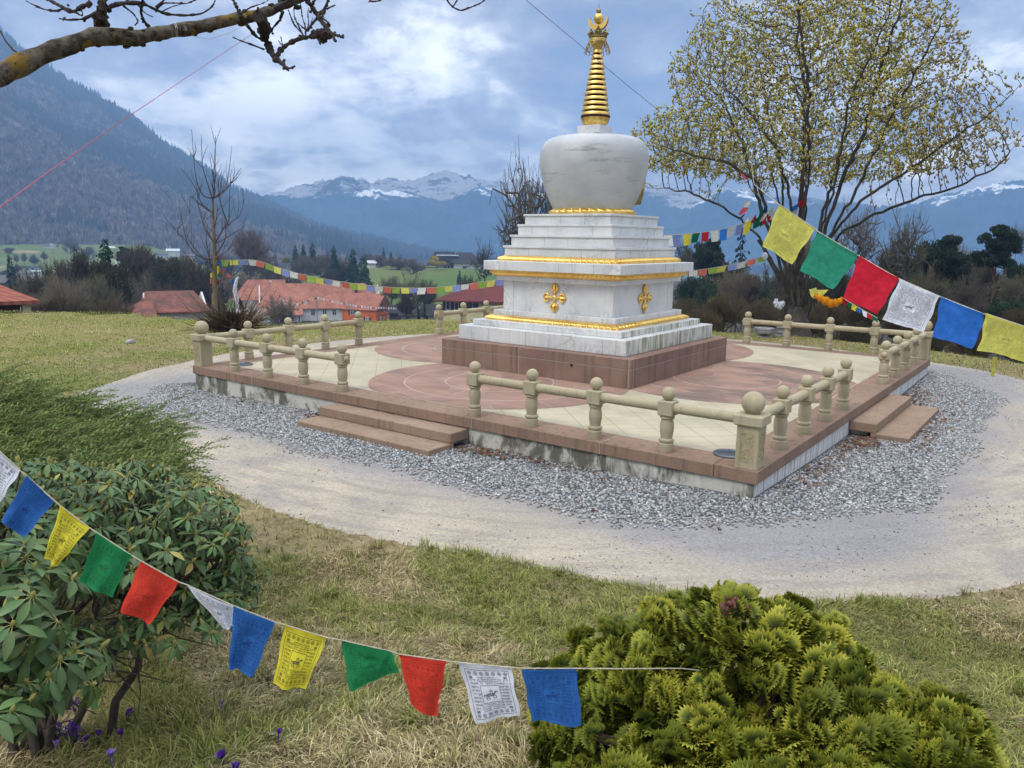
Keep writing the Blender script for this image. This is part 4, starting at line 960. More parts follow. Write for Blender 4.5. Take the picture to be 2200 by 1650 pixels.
for xa in (340, 364):
    H.part('skylight', SKYLT, lambda q: q.add([(hx_(xa), -0.15, hz_(668.6)), (hx_(xa+11), -0.15, hz_(668.6)), (hx_(xa+9), 0.75, hz_(662)), (hx_(xa+1), 0.75, hz_(662)), (hx_(xa), -.15, hz_(669.8)), (hx_(xa+11), -.15, hz_(669.8)), (hx_(xa+9), .75, hz_(664)), (hx_(xa+1), .75, hz_(664))], [(0, 1, 2, 3), (7, 6, 5, 4), (0, 4, 5, 1), (1, 5, 6, 2), (3, 2, 6, 7), (0, 3, 7, 4)]))
# pavilion at the left edge
H = House('pavilion', 'red tiled pavilion corner at the edge of the lawn with a cream pillar', 30, 668, 46, 0.22, cat='pavilion')
H.walls(WOOD_R, -5.5, 0.35, 0.3, 4.5, -2.0, 0.42); H.roof(ROOF_PAV, -6.0, 0.6, 0.0, 4.8, 0.55, 1.15, hip0=2.0, hip1=2.4, ov=0.45)
H.beam(simple('cream_pillar_paint', (0.62, 0.56, 0.36), (0.55, 0.5, 0.32), 3, 0.8, 0), (0.36, -0.15, -2.0), (0.72, 0.25, 0.42), 'pillar')
H.beam(simple('white_ledge', (0.6, 0.58, 0.52), (0.5, 0.48, 0.44), 3, 0.8, 0), (-5.4, 0.22, 0.02), (-0.6, 0.3, 0.14), 'ledge')
# yellow house
H = House('yellow_house', 'pale yellow house with timber framing and dark red hipped roof beside the stupa', 1015, 690, 122, -0.22, cat='house')
ROOF_MR = tile_mat('maroon_roof', (0.165, 0.045, 0.038), (0.115, 0.035, 0.03))
H.walls(YELL_W, hx_(949), hx_(1150), 0, 9, -5, hz_(643)); H.roof(ROOF_MR, hx_(945), hx_(1150), 0, 9, hz_(643.5), 2.2, hip0=5.2, hip1=4, ov=0.9, th=0.25)
for px_ in (961, 980, 1008, 1022, 1042): H.window(hx_(px_), hz_(668), 0.72 if px_ < 1000 else 0.85, 1.35, 'f', 0.0, mull=px_ > 1000, shutter=SHUT if px_ < 1000 else None, fm=WOOD_D if px_ > 1000 else FRAME_W)
for px_ in (950, 967, 976, 986, 1001, 1015, 1030, 1048): H.beam(WOOD_D, (hx_(px_), -0.05, hz_(647)), (hx_(px_)+0.1, 0.01, hz_(643)), 'timber')
H.beam(WOOD_D, (hx_(949), -0.06, hz_(648)), (hx_(1120), 0.01, hz_(646.8)), 'timber')
# dark roofed house on the green knoll
H = House('villa', 'white villa with steep black roof and glazed dormer on the green knoll', 985, 584, 335, 0.04, cat='villa')
H.walls(WHITE_W, hx_(975), hx_(1032), -1.0, 9, -3, hz_(564), name='wall'); H.walls(WHITE_W, hx_(938), hx_(976), 1.0, 9, -3, hz_(567), name='wing_wall')
H.roof(ROOF_DK, hx_(972), hx_(1034), -1.0, 9, hz_(563), 3.6, hip0=3, hip1=5, ov=0.9, th=.3); H.roof(ROOF_DK, hx_(922), hx_(978), 0.8, 9, hz_(567), 4.6, hip0=3.5, hip1=1, ov=0.9, th=.3, name='wing_roof')
H.part('dormer', GLASS, lambda q: q.box((hx_(940), 0.6, hz_(562)), (hx_(982), 5, hz_(551)))); H.part('dormer_roof', SKYLT, lambda q: q.box((hx_(938), 0.0, hz_(550.8)), (hx_(985), 5.4, hz_(548.5))))
for px_ in (957, 964, 971): H.window(hx_(px_), hz_(579), 1.2, 2.0, 'f', 1.0, mull=False)
H.window(hx_(998), hz_(579), 1.6, 1.4, 'f', -1.0, mull=False, fm=WOOD_D)
# shed by the cypresses
H = House('shed', 'small white shed with dark roof left of the two slim cypresses', 882, 690, 128, 0.0, cat='shed')
H.walls(WHITE_W, -1.5, 0.95, 0, 4, -4, 1.05); H.roof(ROOF_DK, -1.5, 0.95, 0, 4, 1.1, 1.5, ov=0.45); H.window(-0.45, 0.35, 0.4, 0.55, 'f', 0.0, mull=False, fm=WOOD_D)
H = House('shed', 'grey white shed with dark roof right of the two slim cypresses', 932, 690, 130, 0.0, cat='shed')
H.walls(WHITE_W, -1.6, 1.2, 0, 4, -4, 1.0); H.roof(ROOF_DK, -1.8, 1.2, 0, 4, 1.1, 1.4, ov=0.45); H.window(-1.2, 0.1, 0.5, 0.75, 'f', 0.0, mull=False, fm=WOOD_D)
H = House('barn', 'black open barn between the orange gable and the white shed', 856, 690, 150, 0.0, cat='barn')
H.walls(WOOD_D, -1.6, 1.3, 0, 4, -4, 1.6); H.roof(ROOF_DK, -1.6, 1.3, 0, 4, 1.6, 1.2, ov=0.3)
# far village
VIL = [(10, 612, 330, 12, 7, 'white gabled house at the left edge below the blue spruce', WHITE_W, ROOF_GR, 'y'), (24, 626, 250, 16, 6, 'long grey roofed hall behind the pavilion', ROOF_GR, ROOF_GR, 'x'),
       (66, 583, 430, 8, 5, 'pale blue flat house with dark windows beside the spruce', simple('pale_blue_render', (0.40, 0.46, 0.52), (0.36, 0.42, 0.48), 1, 0.9, 0), ROOF_GR, 'f'), (52, 596, 400, 9, 4, 'white terrace of low houses right of the spruce', WHITE_W, ROOF_GR, 'x'),
       (72, 590, 415, 8, 3, 'white low house under the pale blue one', WHITE_W, WHITE_W, 'f'), (152, 586, 430, 10, 6, 'white house with pale roof between bare trees', WHITE_W, ROOF_GR, 'x'), (180, 580, 440, 7, 4, 'small white house half hidden by the dark conifer', WHITE_W, ROOF_GR, 'x'),
       (268, 562, 520, 14, 5, 'white house right of the tall dark conifer', WHITE_W, ROOF_GR, 'x'), (371, 545, 640, 14, 5, 'white house with bright roof at the foot of the mountain', WHITE_W, simple('pale_metal_roof', (0.6, 0.62, 0.64), (0.5, 0.52, 0.54), 1, .5, 0), 'x'), (346, 552, 600, 14, 4, 'low white house left of the bright roofed one', WHITE_W, ROOF_GR, 'x'),
       (406, 556, 560, 10, 4, 'white house partly behind the young pruned tree', WHITE_W, ROOF_GR, 'x'), (800, 572, 330, 4.4, 3.0, 'small white house with pale roof right of the big conifers', WHITE_W, simple('pale_roof_sheet', (0.52, 0.54, 0.56), (0.45, 0.47, 0.5), 1, .5, 0), 'x'), (748, 570, 330, 4.5, 2.6, 'white house between bare tree and big conifers', WHITE_W, ROOF_GR, 'x'),
       (108, 534, 690, 12, 5, 'farm shed beside the blossoming tree on the meadow', WHITE_W, ROOF_GR, 'x'), (240, 536, 690, 8, 3, 'tiny white hut on the meadow right of the dark conifer', WHITE_W, WHITE_W, 'x')]
for (px_, py_, D_, w_, h_, lb, wm, rm, ax) in VIL:
    H = House('village_house', lb, px_, py_, D_, random.Random(px_).uniform(-0.3, 0.3), group='houses in the far village')
    w_ *= .62; h_ *= .62
    H.walls(wm, -w_/2, w_/2, 0, 7, -2.5, h_*0.62, 0 if ax == 'f' else h_*0.45, 'y' if ax == 'y' else 'x')
    if ax == 'f': H.part('roof', rm, lambda q: q.box((-w_/2-.3, -.4, h_*.62+.01), (w_/2+.3, 7.3, h_*.62+.4)))
    else: H.roof(rm, -w_/2, w_/2, 0, 7, h_*0.62, h_*0.45, 'y' if ax == 'y' else 'x', ov=0.5, th=.3)
    if D_ < 480 and wm is not ROOF_GR:
        for f_ in (-0.25, 0.2): H.window(f_*w_, h_*0.22, w_*0.16, h_*0.24, 'f', 0.0, mull=False, fm=WOOD_D)
H = House('pole_base', 'x', 682, 690, 150); bpy.data.objects.remove(H.r)
pb_ = at(682, 690, 150); pr_ = root('flag_pole', pb_-UP*3, 'thin grey pole in front of the white farmhouse wall carrying flags', 'pole')
q = MB(); zt = at(682, 634, 150)[2]; q.tube([pb_-UP*3, np.array([pb_[0], pb_[1], zt])], [0.11, 0.08], 8); q.build('mast', simple('grey_pole', (0.28, 0.30, 0.29), (0.22, 0.24, 0.23), 2, .7, 0), pr_)
# ---------------------------------------------------------------- trees of the middle ground
BARK = simple('grey_bark', (0.105, 0.088, 0.070), (0.060, 0.050, 0.040), 3, 0.95, 0.4)
PINEBARK = simple('reddish_pine_bark', (0.20, 0.105, 0.065), (0.13, 0.07, 0.045), 2.5, 0.95, 0.4)
LEAF = attr_mat('foliage', 0.8, 0.25, vary=0.15, vscale=1.2)
TWIG = attr_mat('twigs', 0.95, 0, 0.1)
for mm_ in (LEAF, TWIG):                 # every tree its own tone
    g2 = G(mm_.node_tree); b2 = mm_.node_tree.nodes['Principled BSDF']; sk = b2.inputs['Base Color'].links[0].from_socket; rv = g2.n('ShaderNodeObjectInfo').outputs['Random']
    g2.put(b2.inputs['Base Color'], g2.mix(1.0, sk, g2.ramp(rv, [(0, (0.55, 0.55, 0.52)), (0.5, (0.9, 0.92, 0.8)), (1, (1.30, 1.25, 1.2))]), 'MULTIPLY'))
def dome_tree(rng, limbs=15, sec=12, twigs=11, r=0.0066, shape=(0.80, 0.62), fill=0.55, up=0.5, gnarl=0.05):
    """bare tree of unit width (radius 1) and unit crown height; the crown is a dome, its twigs end on and inside it"""
    out = []
    def dome(k):
        d = rng.normal(size=(k, 3)); d[:, 2] = np.abs(d[:, 2])*1.1-0.25; d /= np.linalg.norm(d, axis=1)[:, None]; return d
    def curve(p, q_, n, sag, jit):
        t = np.linspace(0, 1, n)[:, None]; c = p+(q_-p)*t; c[:, 2] += sag*np.sin(t[:, 0]*math.pi); c[1:-1] += rng.normal(size=(n-2, 3))*jit; return c
    c0 = np.array([0, 0, 0.36])
    out.append((np.array([(0, 0, -0.1), (0.01, 0, 0.1), (0, 0.02, 0.35), (0.01, 0, 0.62)]), np.array([.07, .055, .04, .012]), 0))
    L1 = dome(limbs)*rng.uniform(0.45, 0.8, (limbs, 1)); L1[:, 2] *= shape[1]
    for l in L1:
        e = c0+l; b_ = np.array([0, 0, rng.uniform(0.05, 0.42)]); c = curve(b_, e, 7, -0.04, gnarl*.5); out.append((c, np.linspace(.024, .009, 7), 1))
        for k in range(sec):
            f = rng.uniform(.25, 1.0); j = min(int(f*6), 5); p = c[j]+(c[j+1]-c[j])*(f*6-j)
            d = dome(1)[0]; R_ = rng.uniform(fill, 1.0)**.5; tgt = c0+np.array([d[0]*.98, d[1]*.98, d[2]*shape[1]])*R_; tgt = p+(tgt-p)*min(1, .62/np.linalg.norm(tgt-p)) if np.linalg.norm(tgt-p) > .62 else tgt
            tgt = tgt*.55+(p+(l/np.linalg.norm(l)*.28+rng.normal(size=3)*.16))*.45
            c2 = curve(p, tgt, 5, 0.02, gnarl*.5); out.append((c2, np.linspace(.0105, .0065, 5), 2))
            for m_ in range(twigs):
                f2 = rng.uniform(.15, 1.0); j2 = min(int(f2*4), 3); p2 = c2[j2]+(c2[j2+1]-c2[j2])*(f2*4-j2)
                dv = (p2-c0)*.9+rng.normal(size=3)*.38+np.array([0, 0, up*.4]); dv = dv/np.linalg.norm(dv)*rng.uniform(.10, .24)
                dv2 = dv*.6+rng.normal(size=3)*.05+np.array([0, 0, up*.05]); out.append((np.array([p2, p2+dv*.6, p2+dv*.6+dv2*.7]), np.array([r, r*.85, r*.45]), 3))
    for i, (c, rr_, lv) in enumerate(out):
        if lv == 3: c[:, 2] = np.minimum(c[:, 2], 1.0-0.10*np.hypot(c[:, 0], c[:, 1])**2+rng.normal()*.02)
    return out
def tubes(segs, sides):
    Vs = []; Fs = []; b0 = 0
    for pts, rad, lev in segs:
        v, f = tube_np(pts, rad, sides if lev > 0 else 7); Vs.append(v); Fs.append(f+b0); b0 += len(v)
    return (np.concatenate(Vs), np.concatenate(Fs)) if Vs else (np.zeros((0, 3)), np.zeros((0, 4), int))
PROTO = {}
def proto_bare(key, seed, c1, c2, **kw):
    rg = np.random.default_rng(seed); sg = dome_tree(rg, **kw)
    tv, tf = tubes([s for s in sg if s[2] == 0], 7); cv, cf = tubes([s for s in sg if s[2] > 0], 3)
    lv = np.concatenate([np.full(len(s[0])*3, s[2]+0.6*rg.random()) for s in sg if s[2] > 0])
    f = np.clip((lv-1)/2.3, 0, 1)[:, None]; col = np.array(c1)*(1-f)+np.array(c2)*f
    PROTO[key] = ('bare', tv, tf, cv, cf, col)
proto_bare('bare_brown', 1, (0.10, 0.08, 0.062), (0.165, 0.138, 0.100))
proto_bare('bare_grey', 2, (0.11, 0.095, 0.078), (0.185, 0.160, 0.122), limbs=14, sec=12, twigs=11, up=.8)
proto_bare('bare_dark', 3, (0.060, 0.050, 0.040), (0.105, 0.085, 0.068), r=.0075)
proto_bare('bare_purple', 4, (0.09, 0.07, 0.06), (0.165, 0.122, 0.108), limbs=15, sec=12, twigs=11, up=.9)
proto_bare('bare_open', 5, (0.10, 0.086, 0.07), (0.14, 0.118, 0.095), limbs=10, sec=7, twigs=6, up=.8, gnarl=.09, r=.0048)
proto_bare('thicket', 6, (0.070, 0.056, 0.040), (0.115, 0.090, 0.060), limbs=22, sec=11, twigs=9, up=1.3, r=.0070)
def cards(rg, C, size, normal_up=0.5, aspect=0.6):
    """one small quad leaf/clump at each centre"""
    n = len(C); M = rand_rot(rg, n); T = np.array([(-.5, -.5*aspect, 0), (.5, -.5*aspect, 0), (.5, .5*aspect, 0), (-.5, .5*aspect, 0)])
    s = np.asarray(size)*np.ones(n); return inst(T, np.array([[0, 1, 2, 3]]), M*s[:, None, None], C)
def proto_conifer(key, seed, c1, c2, tiers=15, base=0.05, droop=0.35, pw=1.0, ragged=0.25, ncl=24, w=1.0):
    rg = np.random.default_rng(seed); V = []; col = []; B0 = []; sz = []
    T = np.array([(0, -.13, 0), (0.45, -.30, -.05), (1.0, 0, -.16), (0.45, .30, -.05)]); Ms = []; Ps = []
    for i in range(tiers):
        f = (i+0.5)/tiers; z = base+(1-base)*f; R = w*(1-f)**pw*(1+ragged*rg.normal()*0.6)+0.03; k = max(5, int(ncl*(1-f*0.75)))
        for j in range(k):
            a = rg.uniform(0, 6.28); L = R*rg.uniform(0.55, 1.1); zz = z+rg.normal()*0.02
            nb = max(2, int(5*L/w+1.5))
            for m_ in range(nb):
                t = (m_+rg.uniform(0.2, 1))/nb
                p = np.array([math.cos(a)*L*t*0.85, math.sin(a)*L*t*0.85, zz-droop*L*t*t*0.16+0.01*rg.normal()])
                s = rg.uniform(0.22, 0.40)*(0.55+0.5*(1-f)); aa_ = a+rg.normal()*0.55
                M = rotz(np.array([aa_]))[0]@np.array([[math.cos(.35), 0, math.sin(.35)], [0, 1, 0], [-math.sin(.35), 0, math.cos(.35)]])
                rl = rg.normal()*0.6; Rx = np.array([[1, 0, 0], [0, math.cos(rl), -math.sin(rl)], [0, math.sin(rl), math.cos(rl)]])
                Ms.append((M@Rx)*np.array([s, s, s])[None]*np.array([[1], [1], [0.45]])); Ps.append(p); col.append(np.array(c1)+(np.array(c2)-np.array(c1))*rg.random()*(0.35+0.65*t))
    V, F = inst(T, np.array([[0, 1, 2, 3]]), np.array(Ms), np.array(Ps))
    tv, tf = tube_np([(0, 0, 0), (0, 0, .5), (0, 0, 1.0)], [0.07*w, 0.04*w, 0.004], 7)
    V[:, :2] /= 1.05*w
    tv = tv*np.array([1/w, 1/w, 1]); PROTO[key] = ('conifer', tv, tf, V, F, np.repeat(np.array(col), 4, 0))
proto_conifer('spruce', 11, (0.012, 0.030, 0.020), (0.030, 0.062, 0.036))
proto_conifer('blue_spruce', 12, (0.018, 0.040, 0.042), (0.040, 0.075, 0.070), ncl=28)
proto_conifer('fir', 13, (0.010, 0.034, 0.016), (0.026, 0.072, 0.028), pw=0.6, ncl=34, tiers=17, ragged=0.3)
proto_conifer('cypress', 14, (0.012, 0.040, 0.012), (0.03, 0.075, 0.02), pw=0.28, ncl=30, tiers=18, droop=-0.5, ragged=0.1)
proto_conifer('open_spruce', 15, (0.012, 0.030, 0.026), (0.034, 0.060, 0.048), pw=0.85, ncl=9, tiers=13, ragged=0.5, droop=0.5)
def proto_blob(key, seed, c1, c2, n=2600, lobes=14, size=0.10, base=0.15, trunk_r=0.035, lo=0.0, top_only=False, spread=1.0):
    rg = np.random.default_rng(seed); C = []
    for i in range(lobes):
        a = rg.uniform(0, 6.28); zc_ = rg.uniform(base, 0.84); r_ = rg.uniform(0.05, 0.78)**.7*spread*math.sqrt(max(0.02, 1-((zc_-.3)/.72)**2)); R = rg.uniform(0.20, 0.36)*(1.15-0.5*abs(zc_-.5))
        if top_only: zc_ = rg.uniform(base, 0.90); r_ = rg.uniform(0.05, .8)*math.sqrt(max(.05, 1-((zc_-.4)/.62)**2)); R = rg.uniform(0.16, 0.28)
        k = n//lobes; d = rg.normal(size=(k, 3)); d /= np.linalg.norm(d, axis=1)[:, None]; rad = R*rg.random(k)**0.4
        C.append(np.array([r_*math.cos(a), r_*math.sin(a), zc_])+d*rad[:, None]*np.array([1.15, 1.15, 0.62 if not top_only else 0.42]))
    C = np.concatenate(C); C = C[C[:, 2] > lo]; V, F = cards(rg, C, rg.uniform(0.6, 1.4, len(C))*size)
    V[:, 2] = np.maximum(V[:, 2], 0)
    col = np.array(c1)+(np.array(c2)-np.array(c1))*rg.random((len(C), 1))
    tv, tf = tube_np([(0, 0, 0), (0.01, 0.005, .45), (0.0, 0, .9)], [trunk_r*1.2, trunk_r, trunk_r*.35], 8)
    Vs = [tv]; Fs = [tf]; b0 = len(tv)
    for i in range(10 if top_only else 6):
        a = rg.uniform(0, 6.28); z = rg.uniform(base*0.9, 0.8); v, f = tube_np([(0, 0, z-.05), (0.25*math.cos(a), .25*math.sin(a), z+.03), (0.6*math.cos(a), .6*math.sin(a), z+.07)], [trunk_r*.4, trunk_r*.28, trunk_r*.1], 5); Vs.append(v); Fs.append(f+b0); b0 += len(v)
    PROTO[key] = ('blob', np.concatenate(Vs), np.concatenate(Fs), V, F, np.repeat(col, 4, 0))
proto_blob('pine', 21, (0.012, 0.028, 0.018), (0.040, 0.062, 0.034), n=15000, lobes=60, size=0.048, base=0.10, top_only=True, trunk_r=0.045)
proto_blob('evergreen', 22, (0.012, 0.030, 0.012), (0.038, 0.066, 0.022), n=11000, lobes=44, size=0.05)
proto_blob('ivy_tree', 23, (0.030, 0.038, 0.018), (0.095, 0.090, 0.050), n=9000, lobes=40, size=0.05)
proto_blob('yellow_bush', 24, (0.30, 0.22, 0.03), (0.50, 0.40, 0.06), n=1800, lobes=10, size=0.09, base=0.25)
proto_blob('lime_bush', 25, (0.16, 0.17, 0.04), (0.30, 0.29, 0.08), n=1600, lobes=10, size=0.09, base=0.2)
proto_blob('white_bush', 26, (0.42, 0.43, 0.40), (0.72, 0.72, 0.70), n=900, lobes=10, size=0.055, base=0.2)
MESHES = {}
def proto_mesh(key, which, bark):
    kk = (key, which)
    if kk not in MESHES:
        typ, tv, tf, cv, cf, col = PROTO[key]
        if which == 't': o = npmesh('trunk', tv, tf, bark, smooth_=True)
        else: o = npmesh('crown', cv, cf, TWIG if typ == 'bare' else LEAF, col=col)
        MESHES[kk] = o.data; bpy.data.objects.remove(o)
    return MESHES[kk]
ASP = {'bare_brown': 1.0, 'bare_grey': 0.95, 'bare_dark': 1.05, 'bare_purple': 0.95, 'bare_open': 1.15, 'thicket': 0.7, 'spruce': 2.4, 'blue_spruce': 1.9, 'fir': 2.0, 'cypress': 9, 'open_spruce': 1.9, 'pine': 0.95, 'evergreen': 0.95, 'ivy_tree': 1.0, 'yellow_bush': 0.7, 'lime_bush': 0.7, 'white_bush': 0.7}
def plant(name, key, x, ytop, D, wpx, label, cat, group, bark=None, seed=None, zb=None):
    """the crown keeps its own proportions at the top of a trunk that reaches the ground"""
    top = at(x, ytop, D); b = gz(top[0], top[1])-0.15 if zb is None else zb
    ct = float(np.dot((top-CAM)[:2]/D, FX[:2])); wid = wpx/FPX*D*ct*ct; Hh = max(top[2]-b, 0.5); Hc = min(Hh, wid*ASP[key]); r = root(name, (top[0], top[1], b), label, cat, group)
    r.rotation_euler = (0, 0, random.Random(int(x*7+ytop)).uniform(0, 6.28))
    o = bpy.data.objects.new('trunk', proto_mesh(key, 't', bark or BARK)); COL.objects.link(o); o.parent = r; tw_ = min(wid/2, 2.2*Hc); o.scale = (tw_, tw_, Hh)
    if PROTO[key][0] == 'bare': o.scale = (wid/2, wid/2, (Hh-0.5*Hc)/0.62 if Hh > Hc*1.02 else Hh)
    o = bpy.data.objects.new('crown', proto_mesh(key, 'c', bark or BARK)); COL.objects.link(o); o.parent = r; o.scale = (wid/2, wid/2, Hc); o.location = (0, 0, Hh-Hc)
    return r
BG, CG, SG = 'bare trees beyond the lawn', 'conifers beyond the lawn', 'shrubs beyond the lawn'
def bare(k, x, y, D, w_, lb): return plant('bare_tree', k, x, y-(12 if D < 130 and x < 460 else 0), D, w_*(1.18 if x < 460 and D < 130 else 1), lb, 'tree', BG)
def coni(*a, **k): return plant('conifer', *a, 'conifer', CG, **k)
def bush(*a): return plant('shrub', *a, 'shrub', SG)
# left: the valley edge behind the lawn crest (x, y of the top in the photograph, distance, width there)
for a in [('bare_grey', 112, 566, 75, 150, 'broad grey bare tree with domed crown right of the pavilion'), ('bare_brown', 62, 588, 95, 90, 'brown bare tree directly above the pavilion roof'),
          ('bare_dark', 168, 545, 84, 90, 'dark bare tree with mistletoe balls left of the tall dark conifer'), ('bare_grey', 200, 598, 66, 120, 'low grey bare tree in front of the tall dark conifer'),
          ('bare_purple', 292, 538, 118, 95, 'purplish bare tree right of the tall dark conifer'), ('bare_brown', 262, 585, 112, 110, 'brown bare tree at the crest below the dark conifer'),
          ('bare_dark', 318, 590, 114, 110, 'dark bare tree above the tiled porch roof'), ('bare_purple', 388, 560, 120, 90, 'purplish bare tree left of the young pruned tree'),
          ('bare_brown', 372, 598, 112, 110, 'brown bare tree above the pale skylight'), ('bare_dark', 424, 572, 116, 90, 'dark bare tree just left of the young pruned trunk'),
          ('bare_purple', 534, 494, 215, 122, 'large domed bare tree rising behind the young pruned tree'), ('bare_dark', 575, 548, 206, 110, 'dark bare tree above the left end of the farmhouse roof'),
          ('bare_brown', 500, 566, 205, 90, 'brown bare tree behind the flags on the young trunk'), ('bare_dark', 612, 580, 204, 90, 'dark bare tree above the white chimney'),
          ('bare_grey', 560, 588, 203, 100, 'grey bare tree behind the left farmhouse roof'), ('bare_purple', 650, 548, 285, 78, 'rounded purplish bare tree left of the meadow conifers'),
          ('bare_purple', 688, 548, 290, 62, 'small purplish bare tree on the meadow edge'), ('bare_brown', 722, 534, 236, 84, 'tall brown bare tree left of the paired dark conifers'),
          ('bare_purple', 815, 548, 335, 50, 'purplish bare tree beside the pale roofed white house'), ('bare_brown', 856, 548, 320, 84, 'wide brown bare tree left of the black roofed villa'),
          ('bare_purple', 888, 556, 300, 50, 'small purplish bare tree left of the yellow shrub'), ('bare_open', 886, 574, 150, 84, 'open bare tree on the slope under the sandy field'),
          ('bare_dark', 872, 622, 124, 60, 'small dark bare tree leaning by the white shed'), ('bare_open', 1042, 508, 160, 84, 'tall open bare tree right of the villa beside the stupa'),
          ('bare_dark', 1008, 590, 150, 60, 'dark bare tree below the villa lawn'), ('bare_brown', 600, 626, 140, 84, 'reddish bare tree in front of the farmhouse left roof'),
          ('bare_grey', 78, 640, 50, 70, 'low grey bare tree behind the pavilion eave'), ('bare_brown', 150, 622, 58, 110, 'low brown bare tree at the crest between pavilion and tiled building'),
          ('bare_purple', 20, 532, 640, 40, 'purple bare tree on the left meadow edge'), ('bare_dark', 33, 545, 560, 22, 'small bare tree standing alone on the left meadow'), ('bare_dark', 51, 543, 560, 24, 'bare tree second from the left on the meadow'),
          ('bare_dark', 72, 546, 565, 30, 'bushy bare tree in the middle of the meadow row'), ('bare_dark', 94, 540, 570, 22, 'bare tree left of the white blossoming one'), ('bare_grey', 36, 566, 300, 28, 'slim bare tree right behind the blue spruce'),
          ('bare_purple', 150, 512, 640, 50, 'bare tree clump at the mountain foot above the meadow'), ('bare_purple', 190, 530, 600, 40, 'bare tree left of the dark conifer top'),
          ('bare_open', 1142, 300, 40, 250, 'tall bare tree rising behind the left side of the dome'),
          ('bare_open', 1470, 505, 115, 60, 'thin pale bare tree right of the stupa tiers'), ('bare_grey', 1482, 532, 110, 70, 'grey bare tree between the stupa and the dark pine'),
          ('bare_brown', 1650, 566, 95, 110, 'brown bare tree behind the left stem of the blossoming tree'), ('bare_purple', 1612, 588, 60, 90, 'purple twiggy tree below the open spruce'),
          ('bare_open', 1856, 418, 62, 150, 'open bare oak behind the red flag'), ('bare_open', 1960, 430, 58, 170, 'spreading bare tree behind the white flag'),
          ('bare_dark', 1916, 520, 60, 110, 'dark twiggy tree between the white and the blue flag'), ('bare_brown', 2052, 505, 80, 150, 'brown bare tree beside the dark pine on the right'),
          ('bare_open', 2192, 470, 85, 80, 'pale bare tree at the right edge behind the tall pine'), ('bare_dark', 1800, 560, 50, 120, 'dark bare tree right of the blossoming trunk'),
          ('bare_grey', 2120, 560, 62, 90, 'grey bare tree between the two reddish pine trunks'), ('bare_grey', 1740, 500, 90, 110, 'grey bare tree hidden among the stems of the blossoming tree'),
          ('bare_grey', 128, 600, 62, 130, 'grey bare tree at the crest left of the dark evergreen'), ('bare_brown', 300, 602, 110, 130, 'brown bare tree rising behind the tiled porch'), ('bare_dark', 440, 600, 112, 100, 'dark bare tree right of the pale skylight'),
          ('bare_purple', 475, 545, 212, 80, 'purplish bare tree behind the young pruned trunk'), ('bare_dark', 345, 572, 122, 100, 'dark bare tree behind the ivy clad tree'), ('bare_dark', 545, 590, 208, 120, 'dark bare tree above the rear farmhouse roof'), ('bare_dark', 640, 596, 207, 70, 'dark bare tree over the farmhouse ridge left of the meadow'),
          ('bare_purple', 790, 545, 345, 40, 'purplish bare tree on the skyline right of the big conifers'), ('bare_brown', 905, 566, 322, 36, 'brown bare tree behind the yellow shrub'), ('bare_grey', 840, 590, 170, 70, 'grey bare tree over the right end of the farmhouse'), ('bare_dark', 920, 600, 145, 60, 'dark bare tree above the slim cypresses'),
          ('bare_brown', 1090, 540, 130, 70, 'brown bare tree at the left edge of the stupa slab'), ('bare_purple', 1710, 560, 75, 120, 'purplish bare tree behind the blossoming trunk'), ('bare_brown', 1580, 560, 70, 100, 'brown bare tree in front of the open spruce'), ('bare_grey', 1700, 610, 48, 120, 'grey twigs behind the white scarf'),
          ('bare_dark', 1880, 590, 48, 130, 'dark bare tree behind the lower half of the red flag'), ('bare_brown', 2000, 560, 55, 130, 'brown bare tree in front of the dark pine'), ('bare_dark', 2090, 590, 52, 120, 'dark bare tree left of the tall pine'), ('bare_brown', 2190, 570, 58, 110, 'brown bare tree right of the tall pine')]: bare(*a)
